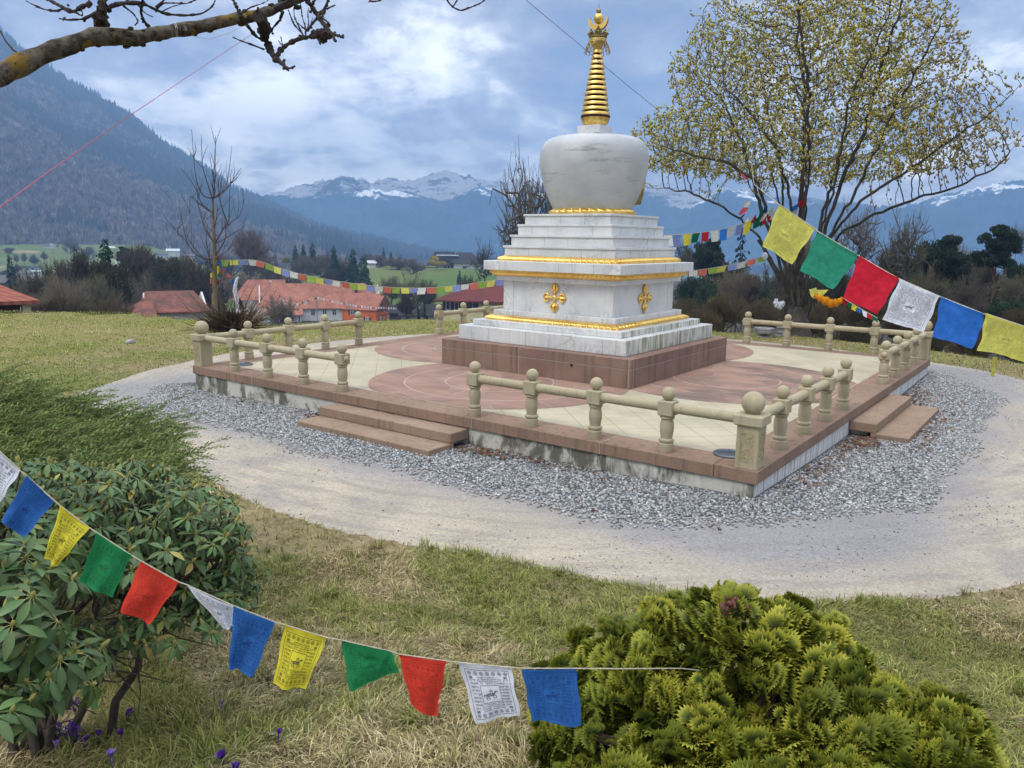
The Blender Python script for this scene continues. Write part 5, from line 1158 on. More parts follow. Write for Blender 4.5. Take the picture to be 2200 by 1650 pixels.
for a in [('fir', 224, 512, 82, 74, 'tall dark green conifer standing above the bare trees'), ('ivy_tree', 232, 556, 80, 110, 'olive ivy clad tree around the foot of the dark conifer'), ('ivy_tree', 348, 548, 118, 90, 'olive green ivy clad tree left of the young pruned tree'),
          ('pine', 262, 528, 150, 40, 'small open pine right of the tall dark conifer'), ('blue_spruce', 20, 548, 190, 66, 'blue green spruce beside the white gabled house'), ('evergreen', 188, 640, 62, 56, 'dark evergreen low at the lawn crest'),
          ('fir', 634, 526, 300, 22, 'narrow dark fir at the left of the meadow group'), ('fir', 651, 524, 300, 18, 'slender dark fir in the middle of the meadow group'), ('fir', 671, 521, 300, 32, 'broad dark fir at the right of the meadow group'),
          ('fir', 717, 527, 230, 24, 'dark spruce tip behind the brown bare tree'), ('fir', 758, 534, 232, 40, 'tall spruce left half of the dark pair above the farmhouse'), ('fir', 780, 550, 225, 62, 'wide dark fir right half of the pair above the farmhouse'),
          ('spruce', 824, 530, 345, 17, 'small slim spruce on the skyline left of the villa'), ('fir', 840, 540, 335, 13, 'tiny dark fir on the skyline left of the villa'), ('blue_spruce', 987, 580, 215, 28, 'small blue spruce on the villa lawn'),
          ('cypress', 899, 641, 126, 12, 'left slim dark cypress between the two sheds'), ('cypress', 912, 639, 126, 9, 'right slim dark cypress between the two sheds'),
          ('pine', 1532, 508, 92, 92, 'dark pine with reddish trunk right of the stupa cornice'), ('open_spruce', 1594, 490, 96, 84, 'open layered spruce with pointed top beside the dark pine'), ('evergreen', 1600, 585, 84, 90, 'dense dark evergreen under the open spruce'),
          ('evergreen', 1540, 600, 86, 110, 'dark evergreen mass below the pine'), ('evergreen', 1665, 610, 88, 80, 'dark evergreen behind the stems of the blossoming tree'),
          ('pine', 2042, 500, 66, 140, 'dark spreading pine behind the blue flag'), ('pine', 2152, 478, 60, 118, 'tall pine with clear reddish trunk near the right edge'), ('evergreen', 2010, 600, 62, 130, 'dark evergreen undergrowth behind the blue flag'), ('evergreen', 2160, 640, 56, 130, 'dark evergreen undergrowth behind the yellow flag at the right')]:
    coni(*a, bark=PINEBARK if a[0] == 'pine' else None)
for a in [('evergreen', 1710, 590, 70, 100, 'dark evergreen behind the trunk of the blossoming tree'), ('evergreen', 1560, 560, 100, 120, 'dark evergreen behind the open spruce foot'), ('evergreen', 1780, 585, 66, 110, 'dark evergreen right of the blossoming trunk'), ('evergreen', 1860, 590, 70, 120, 'dark evergreen behind the lower red flag'),
          ('evergreen', 1940, 585, 70, 120, 'dark evergreen behind the lower white flag'), ('pine', 2095, 545, 72, 110, 'dark pine between the two taller pines'), ('evergreen', 2100, 610, 66, 120, 'dark evergreen below the pines'), ('evergreen', 2195, 560, 70, 110, 'dark evergreen at the right edge'), ('pine', 1990, 525, 70, 120, 'broad dark pine left of the reddish trunks'),
          ('evergreen', 1500, 590, 100, 90, 'dark evergreen directly right of the stupa cornice')]: coni(*a)
for a in [('bare_brown', 100, 590, 130, 90, 'brown bare tree before the village left of the mistletoe tree'), ('bare_dark', 140, 575, 150, 90, 'dark bare tree before the white village house'), ('ivy_tree', 180, 560, 140, 80, 'olive tree left of the tall dark conifer foot'), ('bare_grey', 60, 600, 140, 80, 'grey bare tree hiding the low village terrace'),
          ('bare_purple', 320, 545, 170, 90, 'purplish bare tree before the low white houses'), ('bare_dark', 360, 552, 180, 80, 'dark bare tree under the bright roofed house'), ('bare_brown', 410, 560, 180, 80, 'brown bare tree before the white house by the young tree'), ('bare_purple', 280, 556, 160, 80, 'purplish bare tree before the white house right of the conifer')]: plant('bare_tree', *a[:5], a[5], 'tree', BG)
for a in [('lime_bush', 613, 549, 280, 26, 'pale lime green shrub on the meadow edge'), ('yellow_bush', 938, 548, 318, 38, 'yellow flowering shrub left of the villa'), ('white_bush', 112, 521, 640, 26, 'white blossoming tree on the left meadow'),
          ('thicket', 1475, 640, 36, 130, 'olive brown thicket right of the stupa base'), ('thicket', 1560, 628, 36, 130, 'reddish brown thicket left of the stone bowl'), ('thicket', 1640, 640, 38, 120, 'brown thicket right behind the stone bowl'),
          ('thicket', 1780, 640, 33, 130, 'dark thicket right of the blossoming trunk'), ('thicket', 1860, 640, 33, 130, 'brown thicket under the red flag'), ('thicket', 1940, 660, 32, 130, 'brown thicket under the white flag'),
          ('thicket', 2030, 670, 31, 140, 'brown thicket under the blue flag'), ('thicket', 2130, 680, 30, 140, 'brown thicket under the right yellow flag'), ('thicket', 2200, 660, 32, 120, 'brown thicket at the right edge'), ('lime_bush', 1538, 632, 42, 40, 'pale budding bush in the thickets right of the stupa'),
          ('thicket', 1510, 665, 30, 120, 'low olive thicket at the lawn edge right of the stupa'), ('thicket', 1840, 690, 27, 140, 'low dark thicket behind the far balustrade'), ('thicket', 1985, 705, 26, 130, 'low dark thicket behind the corner with the flags'),
          ('thicket', 2090, 715, 25, 130, 'low thicket below the blue flag at the lawn edge'), ('thicket', 2190, 720, 25, 120, 'low thicket at the right end of the lawn edge'), ('thicket', 700, 590, 230, 60, 'dark hedge shrubs above the farmhouse roof'), ('thicket', 1740, 668, 30, 110, 'dark twigs behind the blossoming trunk foot'),
          ('thicket', 130, 640, 48, 120, 'scrubby thicket at the crest near the pavilion'), ('thicket', 240, 640, 48, 120, 'scrubby thicket left of the tiled building'), ('thicket', 330, 628, 112, 120, 'scrubby thicket above the tiled porch')]: bush(*a)
for i, (x_, y_, r_, lb) in enumerate([(169, 563, 4.2, 'larger mistletoe ball in the dark bare tree'), (165, 554, 2.6, 'smaller mistletoe ball above the larger one'), (159, 598, 2.8, 'low mistletoe ball in the dark bare tree')]):
    p = at(x_, y_, 84); rg = np.random.default_rng(60+i); R_ = r_*84/FPX
    d = rg.normal(size=(160, 3)); d /= np.linalg.norm(d, axis=1)[:, None]; V, F = cards(rg, p+d*R_*rg.random((160, 1))**0.4, R_*0.5)
    tag(npmesh('mistletoe', V, F, LEAF, col=np.tile((0.06, 0.055, 0.016), (len(V), 1)), origin=p), lb, 'mistletoe', 'mistletoe balls')

# ---------------------------------------------------------------- blossoming tree right of the stupa
TB = onz(1708, 716, -0.32); TD = math.hypot(*(TB-CAM)[:2]); KP = TD/FPX
def tp(x, y, dep=0.0):
    p = at(x, y, TD); return p+FX*dep
rng = np.random.default_rng(42)
STEMS = [([(1700, 700), (1690, 640), (1672, 560), (1640, 480), (1600, 400), (1530, 362), (1440, 345), (1392, 332)], [0, 0, -.3, -.6, -1.2, -1.6, -1.8, -2.0], 0.20),
         ([(1706, 700), (1700, 640), (1690, 560), (1668, 470), (1655, 400), (1640, 300), (1600, 180), (1545, 110)], [0, 0, .3, .8, 1.2, 1.7, 2.4, 2.8], 0.17),
         ([(1710, 700), (1707, 640), (1710, 540), (1692, 430), (1690, 330), (1676, 220), (1645, 100), (1630, 20)], [0, 0, -.5, -1.0, -1.4, -1.8, -2.3, -2.6], 0.18),
         ([(1715, 700), (1718, 630), (1735, 500), (1742, 400), (1750, 300), (1762, 180), (1745, 60), (1752, -40)], [0, 0, .3, .6, .8, 1.0, 1.0, 1.0], 0.18),
         ([(1722, 700), (1726, 620), (1762, 500), (1790, 400), (1810, 300), (1832, 180), (1852, 60), (1862, -30)], [0, 0, -.2, -.6, -1.0, -1.5, -2.0, -2.2], 0.16),
         ([(1726, 700), (1736, 610), (1790, 480), (1832, 380), (1872, 300), (1930, 200), (1985, 120)], [0, .2, .8, 1.3, 1.8, 2.4, 2.8], 0.17),
         ([(1724, 690), (1742, 600), (1760, 520), (1800, 440), (1872, 380), (1932, 330), (2000, 280), (2062, 220)], [0, -.3, -.7, -1.1, -1.6, -2.0, -2.3, -2.4], 0.15),
         ([(1728, 700), (1760, 610), (1782, 560), (1815, 502), (1880, 462), (1960, 430), (2040, 402), (2110, 368), (2150, 320)], [0, .2, .4, .4, .2, 0, -.3, -.5, -.6], 0.16),
         ([(1716, 690), (1722, 560), (1738, 420), (1748, 250), (1790, 120), (1800, 20)], [0, -.6, -1.4, -2.2, -2.8, -3.2], .1), ([(1710, 690), (1700, 580), (1690, 440), (1676, 330), (1630, 230), (1590, 150)], [0, -.5, -1.5, -2.2, -2.7, -3.0], .1),
         ([(1722, 690), (1745, 560), (1775, 420), (1800, 330), (1850, 230), (1900, 120)], [0, .7, 1.6, 2.3, 2.8, 3.1], .1), ([(1706, 690), (1692, 560), (1660, 440), (1620, 340), (1560, 270), (1500, 220)], [0, -.5, -1.3, -1.8, -2.2, -2.4], .1),
         ([(1726, 690), (1752, 540), (1800, 400), (1846, 260), (1890, 150), (1920, 60)], [0, -.6, -1.3, -1.9, -2.3, -2.5], .1), ([(1712, 690), (1716, 500), (1712, 380), (1704, 260), (1690, 150), (1676, 60)], [0, .9, 1.9, 2.6, 3.0, 3.2], .1),
         ([(1712, 690), (1708, 600), (1722, 450), (1726, 350), (1716, 200), (1702, 60), (1692, -20)], [0, .6, 1.4, 1.9, 2.6, 3.0, 3.1], 0.15),
         ([(1700, 690), (1680, 600), (1650, 500), (1590, 440), (1520, 400), (1450, 390), (1420, 380)], [0, .3, .9, 1.6, 2.2, 2.6, 2.7], 0.12)]
nodes = []; par = []; srad = []
def addnode(p, pa): nodes.append(np.asarray(p, float)); par.append(pa); return len(nodes)-1
r_id = addnode(tp(1710, 722), -1)
for pts, dep, r0 in STEMS:
    P3 = np.array([tp(x, y, d) for (x, y), d in zip(pts, dep)]); P3[:, :2] += rng.normal(size=(len(P3), 2))*0.04
    seg = np.linalg.norm(np.diff(P3, axis=0), axis=1); s = np.concatenate([[0], np.cumsum(seg)]); t = np.arange(0, s[-1], 0.17)
    Q = np.stack([np.interp(t, s, P3[:, k]) for k in range(3)], -1); Q[1:] += rng.normal(size=(len(Q)-1, 3))*0.018
    pa = r_id
    for qv in Q: pa = addnode(qv, pa)
LOBES = [((1745, 240), (330, 300), 3.6, 6400), ((1745, 40), (255, 190), 3.0, 3400), ((1475, 308), (130, 82), 2.2, 1100), ((1520, 150), (90, 90), 1.6, 500), ((1980, 350), (190, 75), 1.2, 700), ((1470, 375), (110, 38), 1.6, 300), ((2060, 300), (105, 95), 1.7, 560), ((1600, 320), (190, 105), 3.0, 1800), ((1890, 290), (190, 170), 3.0, 1800), ((1980, 395), (120, 42), 1.4, 260), ((1580, 160), (130, 130), 2.4, 1200), ((1940, 130), (110, 130), 2.0, 900)]
att = []
for (cx, cy), (ax_, ay_), dz_, n in LOBES:
    d = rng.normal(size=(n, 3)); d /= np.linalg.norm(d, axis=1)[:, None]; d *= (rng.random(n)**0.40)[:, None]
    for v in d:
        y_ = cy+v[1]*ay_
        if y_ < -45: continue
        if y_ > 405-0.10*abs(cx+v[0]*ax_-1740): continue
        att.append(tp(cx+v[0]*ax_, y_, v[2]*dz_))
att = np.array(att); alive = np.ones(len(att), bool); STEP = 0.155
for it in range(90):
    kd = kdtree.KDTree(len(nodes))
    for i, p in enumerate(nodes): kd.insert(p, i)
    kd.balance(); pull = {}
    for i in np.nonzero(alive)[0]:
        _, j, dist = kd.find(att[i])
        if dist < 0.19: alive[i] = False
        elif dist < 1.05: v = att[i]-nodes[j]; pull.setdefault(j, np.zeros(3)); pull[j] = pull[j]+v/dist
    if not pull or alive.sum() < 30: break
    for j, v in pull.items():
        L = np.linalg.norm(v)
        if L < 1e-6: continue
        d = v/L+np.array([0, 0, 0.38])+rng.normal(size=3)*0.24; d /= np.linalg.norm(d); addnode(nodes[j]+d*STEP, j)
nodes = np.array(nodes); par = np.array(par); NN = len(nodes)
nch = np.zeros(NN, int); np.add.at(nch, par[1:], 1)
acc = np.zeros(NN)
for i in range(NN-1, -1, -1):
    if nch[i] == 0: acc[i] = 0.0052**2.75
    if par[i] >= 0: acc[par[i]] += acc[i]
rad = np.minimum(acc**(1/2.75), 0.095)
kids_of = [[] for _ in range(NN)]
for i in range(1, NN): kids_of[par[i]].append(i)
Vs = []; Fs = []; b0 = 0; Vt = []; Ft = []; bt = 0
stack = [(0, None)]
starts = [(c, 0) for c in kids_of[0]]
while starts:
    s, pa = starts.pop(); chain = [pa, s]
    while kids_of[chain[-1]]:
        ks = sorted(kids_of[chain[-1]], key=lambda k: -rad[k]); starts += [(k, chain[-1]) for k in ks[1:]]; chain.append(ks[0])
    rr_ = rad[chain].copy(); rr_[0] = rr_[1]
    big_ = rr_[1] > 0.035
    v, f = tube_np(nodes[chain], np.maximum(rr_*(1.0 if pa else 1.12), 0.0058), 7 if big_ else 4)
    if pa == 0: Vt.append(v); Ft.append(f+bt); bt += len(v)
    else: Vs.append(v); Fs.append(f+b0); b0 += len(v)
mag = root('blossoming_tree', TB, 'large many stemmed tree full of pale yellow green buds right of the stupa', 'tree')
DKBARK = simple('dark_rough_bark', (0.088, 0.074, 0.060), (0.042, 0.035, 0.029), 5, 0.95, 0.6, 20)
flare, ff = tube_np([TB-UP*0.35, TB+UP*0.05, TB+UP*0.35, TB+UP*0.75], [0.52, 0.42, 0.31, 0.18], 14)
Vt.append(flare); Ft.append(ff+bt)
npmesh('trunk', np.concatenate(Vt), np.concatenate(Ft), DKBARK, mag, smooth_=True)
npmesh('branches', np.concatenate(Vs), np.concatenate(Fs), DKBARK, mag, smooth_=True)
# buds: on thin wood, thickest at the tips
tips = np.nonzero((nch == 0))[0]; thin = np.nonzero((rad < 0.0125) & (nch > 0))[0]
sel = np.concatenate([np.repeat(tips, 4), thin, thin[rng.random(len(thin)) < .8]]); sel = sel[nodes[sel][:, 2] > 2.6]
d = nodes[sel]-nodes[par[sel]]; d /= np.linalg.norm(d, axis=1)[:, None]; d = d*0.6+rng.normal(size=d.shape)*0.45+np.array([0, 0, 0.75])
bt_ = np.array([(0, 0, 0), (1, 0.28, 0), (-.5, 0.28, .87), (-.5, 0.28, -.87), (.75, 0.68, 0.1), (-.45, 0.68, .7), (-.4, 0.68, -.7), (0.1, 1.0, 0)])
bfc = np.array([(0, 1, 2), (0, 2, 3), (0, 3, 1), (1, 4, 5), (1, 5, 2), (2, 5, 6), (2, 6, 3), (3, 6, 4), (3, 4, 1), (4, 7, 5), (5, 7, 6), (6, 7, 4)])
thin_ = fbm(nodes[sel][:, 0]*.8+nodes[sel][:, 2]*.55, nodes[sel][:, 1]*.8+nodes[sel][:, 2]*.6+7, 3); sel = sel[rng.random(len(sel)) < 0.35+.65*smooth(.36, .54, thin_)]; d = nodes[sel]-nodes[par[sel]]; d /= np.linalg.norm(d, axis=1)[:, None]; d = d*0.6+rng.normal(size=d.shape)*0.45+np.array([0, 0, 0.75])
n_ = len(sel); L = rng.uniform(0.065, 0.115, n_); Wd = L*rng.uniform(0.22, 0.32, n_)
Ms = basis(d)*np.stack([Wd, L, Wd], -1)[:, None, :]
V, F = inst(bt_, bfc, Ms, nodes[sel]+rng.normal(size=(n_, 3))*0.045)
print('BUDS', n_, 'NODES', NN)
pal = np.array([(0.70, 0.60, 0.17), (0.57, 0.53, 0.12), (0.78, 0.70, 0.31), (0.46, 0.46, 0.10), (0.80, 0.73, 0.42), (0.36, 0.26, 0.12)])
col = pal[rng.choice(6, n_, p=[.30, .26, .17, .12, .10, .05])]*rng.uniform(0.85, 1.12, (n_, 1))
rightness = smooth(1900, 2080, topx(nodes[sel])[:, 0])[:, None]; col = col*(1-0.5*rightness)+np.array([0.50, 0.40, 0.32])*0.5*rightness
BLOSS = attr_mat('bud_petals', 0.7, 0.5)
npmesh('blossoms', V, F, BLOSS, mag, col=np.repeat(col, len(bt_), 0), smooth_=True)

# ---------------------------------------------------------------- young pruned tree on the lawn edge
LB = onz(462, 694, -0.42); LD = math.hypot(*(LB-CAM)[:2])
def lp(x, y, dep=0.0): return at(x, y, LD)+FX*dep
def zc1(X, Y): return (300+X/3.667, 250+Y/3.667)
yt = root('young_tree', LB, 'young pruned bare tree with upright shoots on the lawn edge, flags tied to its trunk', 'tree')
q = MB(); q.tube([LB-UP*.3, lp(461, 660), lp(461, 600), lp(461, 523), lp(458, 480), lp(457, 428)], [0.098, 0.085, 0.068, 0.052, 0.042, 0.032], 12)
q.build('trunk', simple('pale_young_bark', (0.21, 0.165, 0.10), (0.13, 0.105, 0.065), 4, 0.9, 0.3), yt, True)
SH = [[(575, 650), (555, 620), (530, 560), (525, 350), (519, 142)], [(575, 650), (560, 600), (552, 400), (536, 132)], [(575, 650), (573, 540), (560, 420), (577, 172)], [(575, 650), (615, 610), (632, 500), (640, 200)],
      [(575, 650), (640, 610), (655, 480), (660, 346)], [(575, 650), (650, 590), (700, 480), (745, 392)], [(575, 650), (660, 560), (740, 470)], [(575, 645), (545, 640), (520, 520), (522, 140)],
      [(575, 760), (500, 700), (462, 640), (458, 580)], [(575, 760), (530, 720), (470, 650), (462, 630), (480, 820)], [(590, 1005), (540, 960), (480, 880), (440, 840), (385, 700), (360, 540)], [(590, 1005), (480, 870), (470, 830), (460, 800)],
      [(590, 1010), (640, 940), (700, 860), (740, 820), (745, 700), (765, 490)], [(700, 860), (715, 820), (760, 790), (790, 640)], [(590, 1100), (640, 1060), (700, 980), (720, 880), (715, 800)], [(700, 860), (690, 760), (675, 640), (690, 500)],
      [(590, 1130), (520, 1128), (430, 1090), (370, 1020), (340, 950), (310, 830), (280, 700)], [(340, 950), (330, 930), (345, 880)], [(590, 1130), (670, 1100), (760, 1060), (850, 990)], [(590, 1300), (640, 1290), (740, 1270), (830, 1190), (880, 1140)],
      [(590, 1240), (560, 1180), (540, 1060), (520, 960), (540, 840)], [(590, 1180), (540, 1140), (470, 1040), (420, 930), (440, 860)], [(585, 900), (620, 800), (640, 700)], [(600, 1000), (640, 960), (700, 900), (725, 880)], [(590, 1430), (540, 1280), (450, 1150), (380, 1060)]]
q = MB(); rg = np.random.default_rng(9)
for i, s in enumerate(SH):
    dep0 = 0.0; dd = rg.uniform(-1.0, 1.0); n = len(s); pts = []
    for j, (X, Y) in enumerate(s):
        x_, y_ = zc1(X, Y); pts.append(lp(x_, y_, dd*(j/(n-1))**0.8))
    P3 = np.array(pts); r0 = 0.024 if i in (10, 12, 14, 16, 20) else 0.017
    t = np.linspace(0, 1, n); tt_ = np.linspace(0, 1, n*3); Q = np.stack([np.interp(tt_, t, P3[:, k]) for k in range(3)], -1); Q[1:-1] = (Q[:-2]+2*Q[1:-1]+Q[2:])/4
    q.tube(Q, np.linspace(r0, 0.006, len(Q)), 5)
    for k in range(3):
        j = rg.integers(2, len(Q)-1); e = Q[j]+(UP*rg.uniform(.25, .7)+RX*rg.normal()*.18+FX*rg.normal()*.2); q.tube([Q[j], (Q[j]+e)/2+RX*rg.normal()*.03, e], [.009, .007, .004], 4)
q.build('branches', simple('dark_young_wood', (0.105, 0.075, 0.055), (0.065, 0.047, 0.036), 6, 0.9, 0.1), yt, True)
# brown twiggy shrub at its foot
SB = onz(498, 708, -0.42); SDt = math.hypot(*(SB-CAM)[:2]); sh = root('twiggy_shrub', SB, 'brown dense twiggy shrub at the foot of the young pruned tree', 'shrub')
rg = np.random.default_rng(33); q = []; tv = []; tf = []; cols = []; b0 = 0
for i in range(620):
    a = rg.uniform(0, 6.28); el = math.acos(rg.uniform(0.05, 1.0)); L = rg.uniform(0.35, 1.0)*(1.35 if rg.random() < 0.25 else 0.8)
    d0 = np.array([math.cos(a)*math.sin(el), math.sin(a)*math.sin(el), math.cos(el)*0.9]); p0 = SB+np.array([math.cos(a), math.sin(a), 0])*rg.uniform(0, .35)
    d1 = d0+rg.normal(size=3)*0.25; P3 = [p0, p0+d0*L*0.4, p0+d0*L*.4+d1*L*.35, p0+d0*L*.4+d1*L*.35+(d1+rg.normal(size=3)*.3)*L*.3]
    v, f = tube_np(P3, [0.012, 0.010, 0.008, 0.005], 3); tv.append(v); tf.append(f+b0); b0 += len(v); cols.append(np.tile(np.array((0.135, 0.088, 0.05) if L > .75 else (0.05, 0.03, 0.018))*rg.uniform(.7, 1.3), (len(v), 1)))
npmesh('twigs', np.concatenate(tv), np.concatenate(tf), TWIG, sh, col=np.concatenate(cols))
d = rg.normal(size=(900, 3)); d /= np.linalg.norm(d, axis=1)[:, None]; d[:, 2] = np.abs(d[:, 2]); V, F = cards(rg, SB+UP*0.05+d*np.array([.55, .55, .42])*rg.random((900, 1))**.4, 0.075)
npmesh('dead_leaves', V, F, LEAF, sh, col=np.repeat(np.array([(0.045, 0.024, 0.016)])*rg.uniform(.5, 1.6, (900, 1)), 4, 0))
plant('shrub', 'white_bush', 545, 640, 30, 90, 'white blossoming shrub behind the brown twigs, below the farmhouse roof', 'shrub', SG, zb=-1.6)
# bent stake wrapped in white cloth
q = MB(); wb = lp(499, 686, 0.5); wp = [lp(499, 690, .5), lp(498, 668, .5), lp(496, 645, .5), lp(491, 628, .5), lp(493, 612, .5), lp(496, 602, .5), lp(500, 597, .5)]
q.tube(wp, [0.05, 0.055, 0.06, 0.062, 0.05, 0.04, 0.03], 10); 
wrp = root('wrapped_stake', wb, 'curved stake wrapped in white cloth beside the young pruned tree', 'stake')
WCLOTH = simple('white_cloth', (0.74, 0.74, 0.74), (0.60, 0.61, 0.63), 14, 0.9, 0.3); DCLOTH = simple('dark_cloth', (0.03, 0.025, 0.035), (0.05, 0.04, 0.06), 9, 0.9, 0.2)
q.build('cloth_wrap', WCLOTH, wrp, True)
q = MB(); q.prism([(0.02, 0.62), (0.12, 0.5), (0.20, 0.28), (0.05, 0.22), (0.0, 0.40)], wb, RX, UP, FX, 0.03); q.build('dark_strip', DCLOTH, wrp)
# ---------------------------------------------------------------- branch of a bare tree hanging in from the upper left
def bp(x, y, D=3.6): return at(x, y, D)
def z1(X, Y): return (X/3.143, Y/3.143)
def z2(X, Y): return (500+X/3.667, Y/3.667)
base_ = at(-560, 900, 3.1); base_[2] = gz(base_[0], base_[1])
ob = root('overhanging_tree', base_, 'mossy bare tree limb reaching in at the upper left', 'tree')
def mossbark():
    m, gg, b = newmat('lichen_bark', 0.95, 0, 0.15)
    n1 = gg.noise(gg.pos, 9, 6, 0.65); n2 = gg.noise(gg.pos, 22, 6, 0.7); n3 = gg.noise(gg.pos, 14, 5, 0.6)
    c = gg.mix(gg.step(n2, 0.38, 0.62), (0.040, 0.031, 0.023), (0.135, 0.112, 0.083))
    c = gg.mix(gg.step(n1, 0.53, 0.62), c, (0.20, 0.125, 0.025))
    c = gg.mix(gg.m('MULTIPLY', gg.step(n3, 0.60, 0.70), 0.8), c, (0.32, 0.34, 0.31))
    gg.put(b.inputs['Base Color'], c); bump(gg, b, gg.m('ADD', n2, gg.m('MULTIPLY', n1, .5)), 0.9, 0.012)
    return m
MOSS = mossbark(); DTW = simple('dark_twig_bark', (0.030, 0.022, 0.020), (0.055, 0.040, 0.034), 18, 0.95, 0.4)
main = [(-560, 900, 3.1, 0.0740), (-540, 600, 3.1, 0.0666), (-430, 380, 3.1, 0.0555), (-200, 262, 3.2, 0.0407), (0, 160, 3.3, 0.0340), (90, 118, 3.35, 0.0318), (200, 77, 3.4, 0.0303), (260, 80, 3.4, 0.0296), (290, 82, 3.4, 0.0296), (350, 70, 3.45, 0.0252), (430, 57, 3.5, 0.0244), (500, 42, 3.55, 0.0229), (560, 30, 3.6, 0.0215), (620, 8, 3.6, 0.0192), (680, -25, 3.65, 0.0163), (800, -120, 3.7, 0.0111), (960, -170, 3.7, 0.0059)]
P3 = np.array([[*bp(x, y, D), r] for x, y, D, r in main]); P3 = np.vstack([[base_[0], base_[1], base_[2]-0.2, .135], [base_[0], base_[1], base_[2]+0.35, .10], P3]); t = np.linspace(0, 1, len(P3)); tt_ = np.linspace(0, 1, 120)
Q = np.stack([np.interp(tt_, t, P3[:, k]) for k in range(4)], -1)
for _ in range(2): Q[1:-1] = (Q[:-2]+2*Q[1:-1]+Q[2:])/4
rg = np.random.default_rng(8)
v, f = tube_np(Q[:, :3], Q[:, 3], 20)
nv = fbm(v[:, 0]*16+v[:, 2]*9, v[:, 1]*16+v[:, 2]*13, 4)-0.5; ctr = np.repeat(Q[:, :3], 20, 0); rr_ = np.repeat(Q[:, 3], 20); v = ctr+(v-ctr)*(1+0.75*nv[:, None])
npmesh('limb', v, f, MOSS, ob, smooth_=True)
# moss knobs on the limb and knotty spurs
q = MB()
for i in range(70):
    j = rg.integers(40, 108); c = Q[j, :3]; r_ = Q[j, 3]; a = rg.uniform(0, 6.28); o = (UP*math.sin(a)+FX*math.cos(a))*r_*0.95; q.ball(c+o+rg.normal(size=3)*.004, rg.uniform(.006, .016), 7, (1.4, 1, .7))
q.build('moss', simple('brown_moss', (0.035, 0.027, 0.014), (0.075, 0.055, 0.018), 40, 1.0, 0.8), ob, True)['kind'] = 'stuff'
TW = []   # (points in full pixels, r0, r1)
def tw(pts, r0, r1, f=None): TW.append(([f(*p) if f else p for p in pts], r0, r1))
tw([(690, 190), (680, 120), (690, 40), (690, -40)], .026, .026, z1)                                                   # stub going up at x 215
tw([(700, 70), (740, 45), (830, 20), (960, 20), (1040, 60), (1120, 95), (1250, 105), (1360, 95), (1430, 50), (1460, -10)], .012, .003, z1)
tw([(640, 90), (560, 130), (450, 135), (400, 125)], .007, .003, z1); tw([(450, 135), (430, 115), (425, 140)], .004, .003, z1)
tw([(620, 20), (560, 40), (500, 80), (440, 60), (370, 20), (310, -10)], .012, .006, z1); tw([(440, 55), (380, 75), (300, 65), (220, 30), (175, 5)], .007, .002, z1)
tw([(520, 70), (470, 90), (430, 60)], .006, .003, z1); tw([(560, 40), (600, 20), (600, -20)], .005, .003, z1); tw([(500, 80), (560, 110), (550, 60)], .005, .003, z1)
tw([(1010, 185), (970, 140), (950, 80), (965, -10)], .010, .006, z1); tw([(840, 45), (900, 90), (935, 145), (910, 172)], .005, .003, z1); tw([(930, 30), (980, 90), (1035, 115)], .004, .002, z1)
tw([(1060, 60), (1100, 20), (1180, 20), (1260, 25), (1330, -5)], .006, .003, z1); tw([(1050, 50), (1110, 0), (1125, -30)], .006, .004, z1); tw([(1090, 80), (1160, 45), (1220, 30)], .004, .002, z1)
tw([(1620, 95), (1590, 30), (1565, -20)], .010, .008, z1); tw([(1625, 95), (1690, 50), (1770, 25), (1815, 0)], .005, .002, z1)
tw([(0, 205), (40, 280), (90, 340), (145, 370)], .004, .005, z1); tw([(-40, 180), (0, 205)], .003, .004, z1)
# hanging spur, right
tw([(200, 130), (255, 210), (250, 300), (280, 350), (300, 410), (340, 460), (390, 505), (440, 555)], .034, .006, z2); tw([(390, 505), (420, 540), (465, 535), (490, 520)], .008, .005, z2); tw([(380, 490), (405, 490), (410, 520)], .008, .006, z2)
tw([(250, 390), (160, 355), (60, 320), (0, 292)], .006, .003, z2); tw([(240, 320), (180, 285), (110, 195)], .009, .008, z2)
tw([(350, 450), (370, 400), (430, 350), (510, 310), (600, 290), (690, 278), (745, 260), (735, 225), (700, 180), (710, 110), (745, 20), (760, -20)], .015, .008, z2)
tw([(640, 270), (690, 268), (730, 285)], .022, .022, z2); tw([(670, 300), (690, 345)], .006, .005, z2)
tw([(575, 270), (570, 200), (545, 130), (540, 60), (530, 10)], .005, .002, z2); tw([(560, 290), (510, 190), (485, 130), (480, 60)], .005, .002, z2); tw([(550, 270), (480, 190), (450, 110), (435, 70)], .005, .002, z2)
tw([(580, 250), (600, 180), (590, 100), (600, 60)], .004, .002, z2); tw([(590, 240), (640, 170), (690, 110), (740, 40), (755, -20)], .008, .006, z2); tw([(610, 210), (630, 140)], .003, .002, z2); tw([(570, 230), (510, 180)], .004, .002, z2)
tw([(590, 10), (620, 50), (660, 110), (700, 170), (740, 210), (780, 265), (840, 285), (878, 300)], .016, .005, z2); tw([(790, 270), (800, 310), (815, 330)], .008, .007, z2); tw([(690, 130), (730, 160), (760, 185)], .006, .004, z2); tw([(670, 100), (740, 70), (810, 40)], .005, .003, z2); tw([(620, 50), (650, 0), (660, -40)], .007, .006, z2)
tw([(395, 90), (370, 160), (320, 215), (295, 255)], .009, .006, z2); tw([(395, 370), (380, 290)], .003, .002, z2); tw([(385, 355), (360, 320)], .003, .002, z2); tw([(200, 60), (190, 100)], .008, .006, z2)
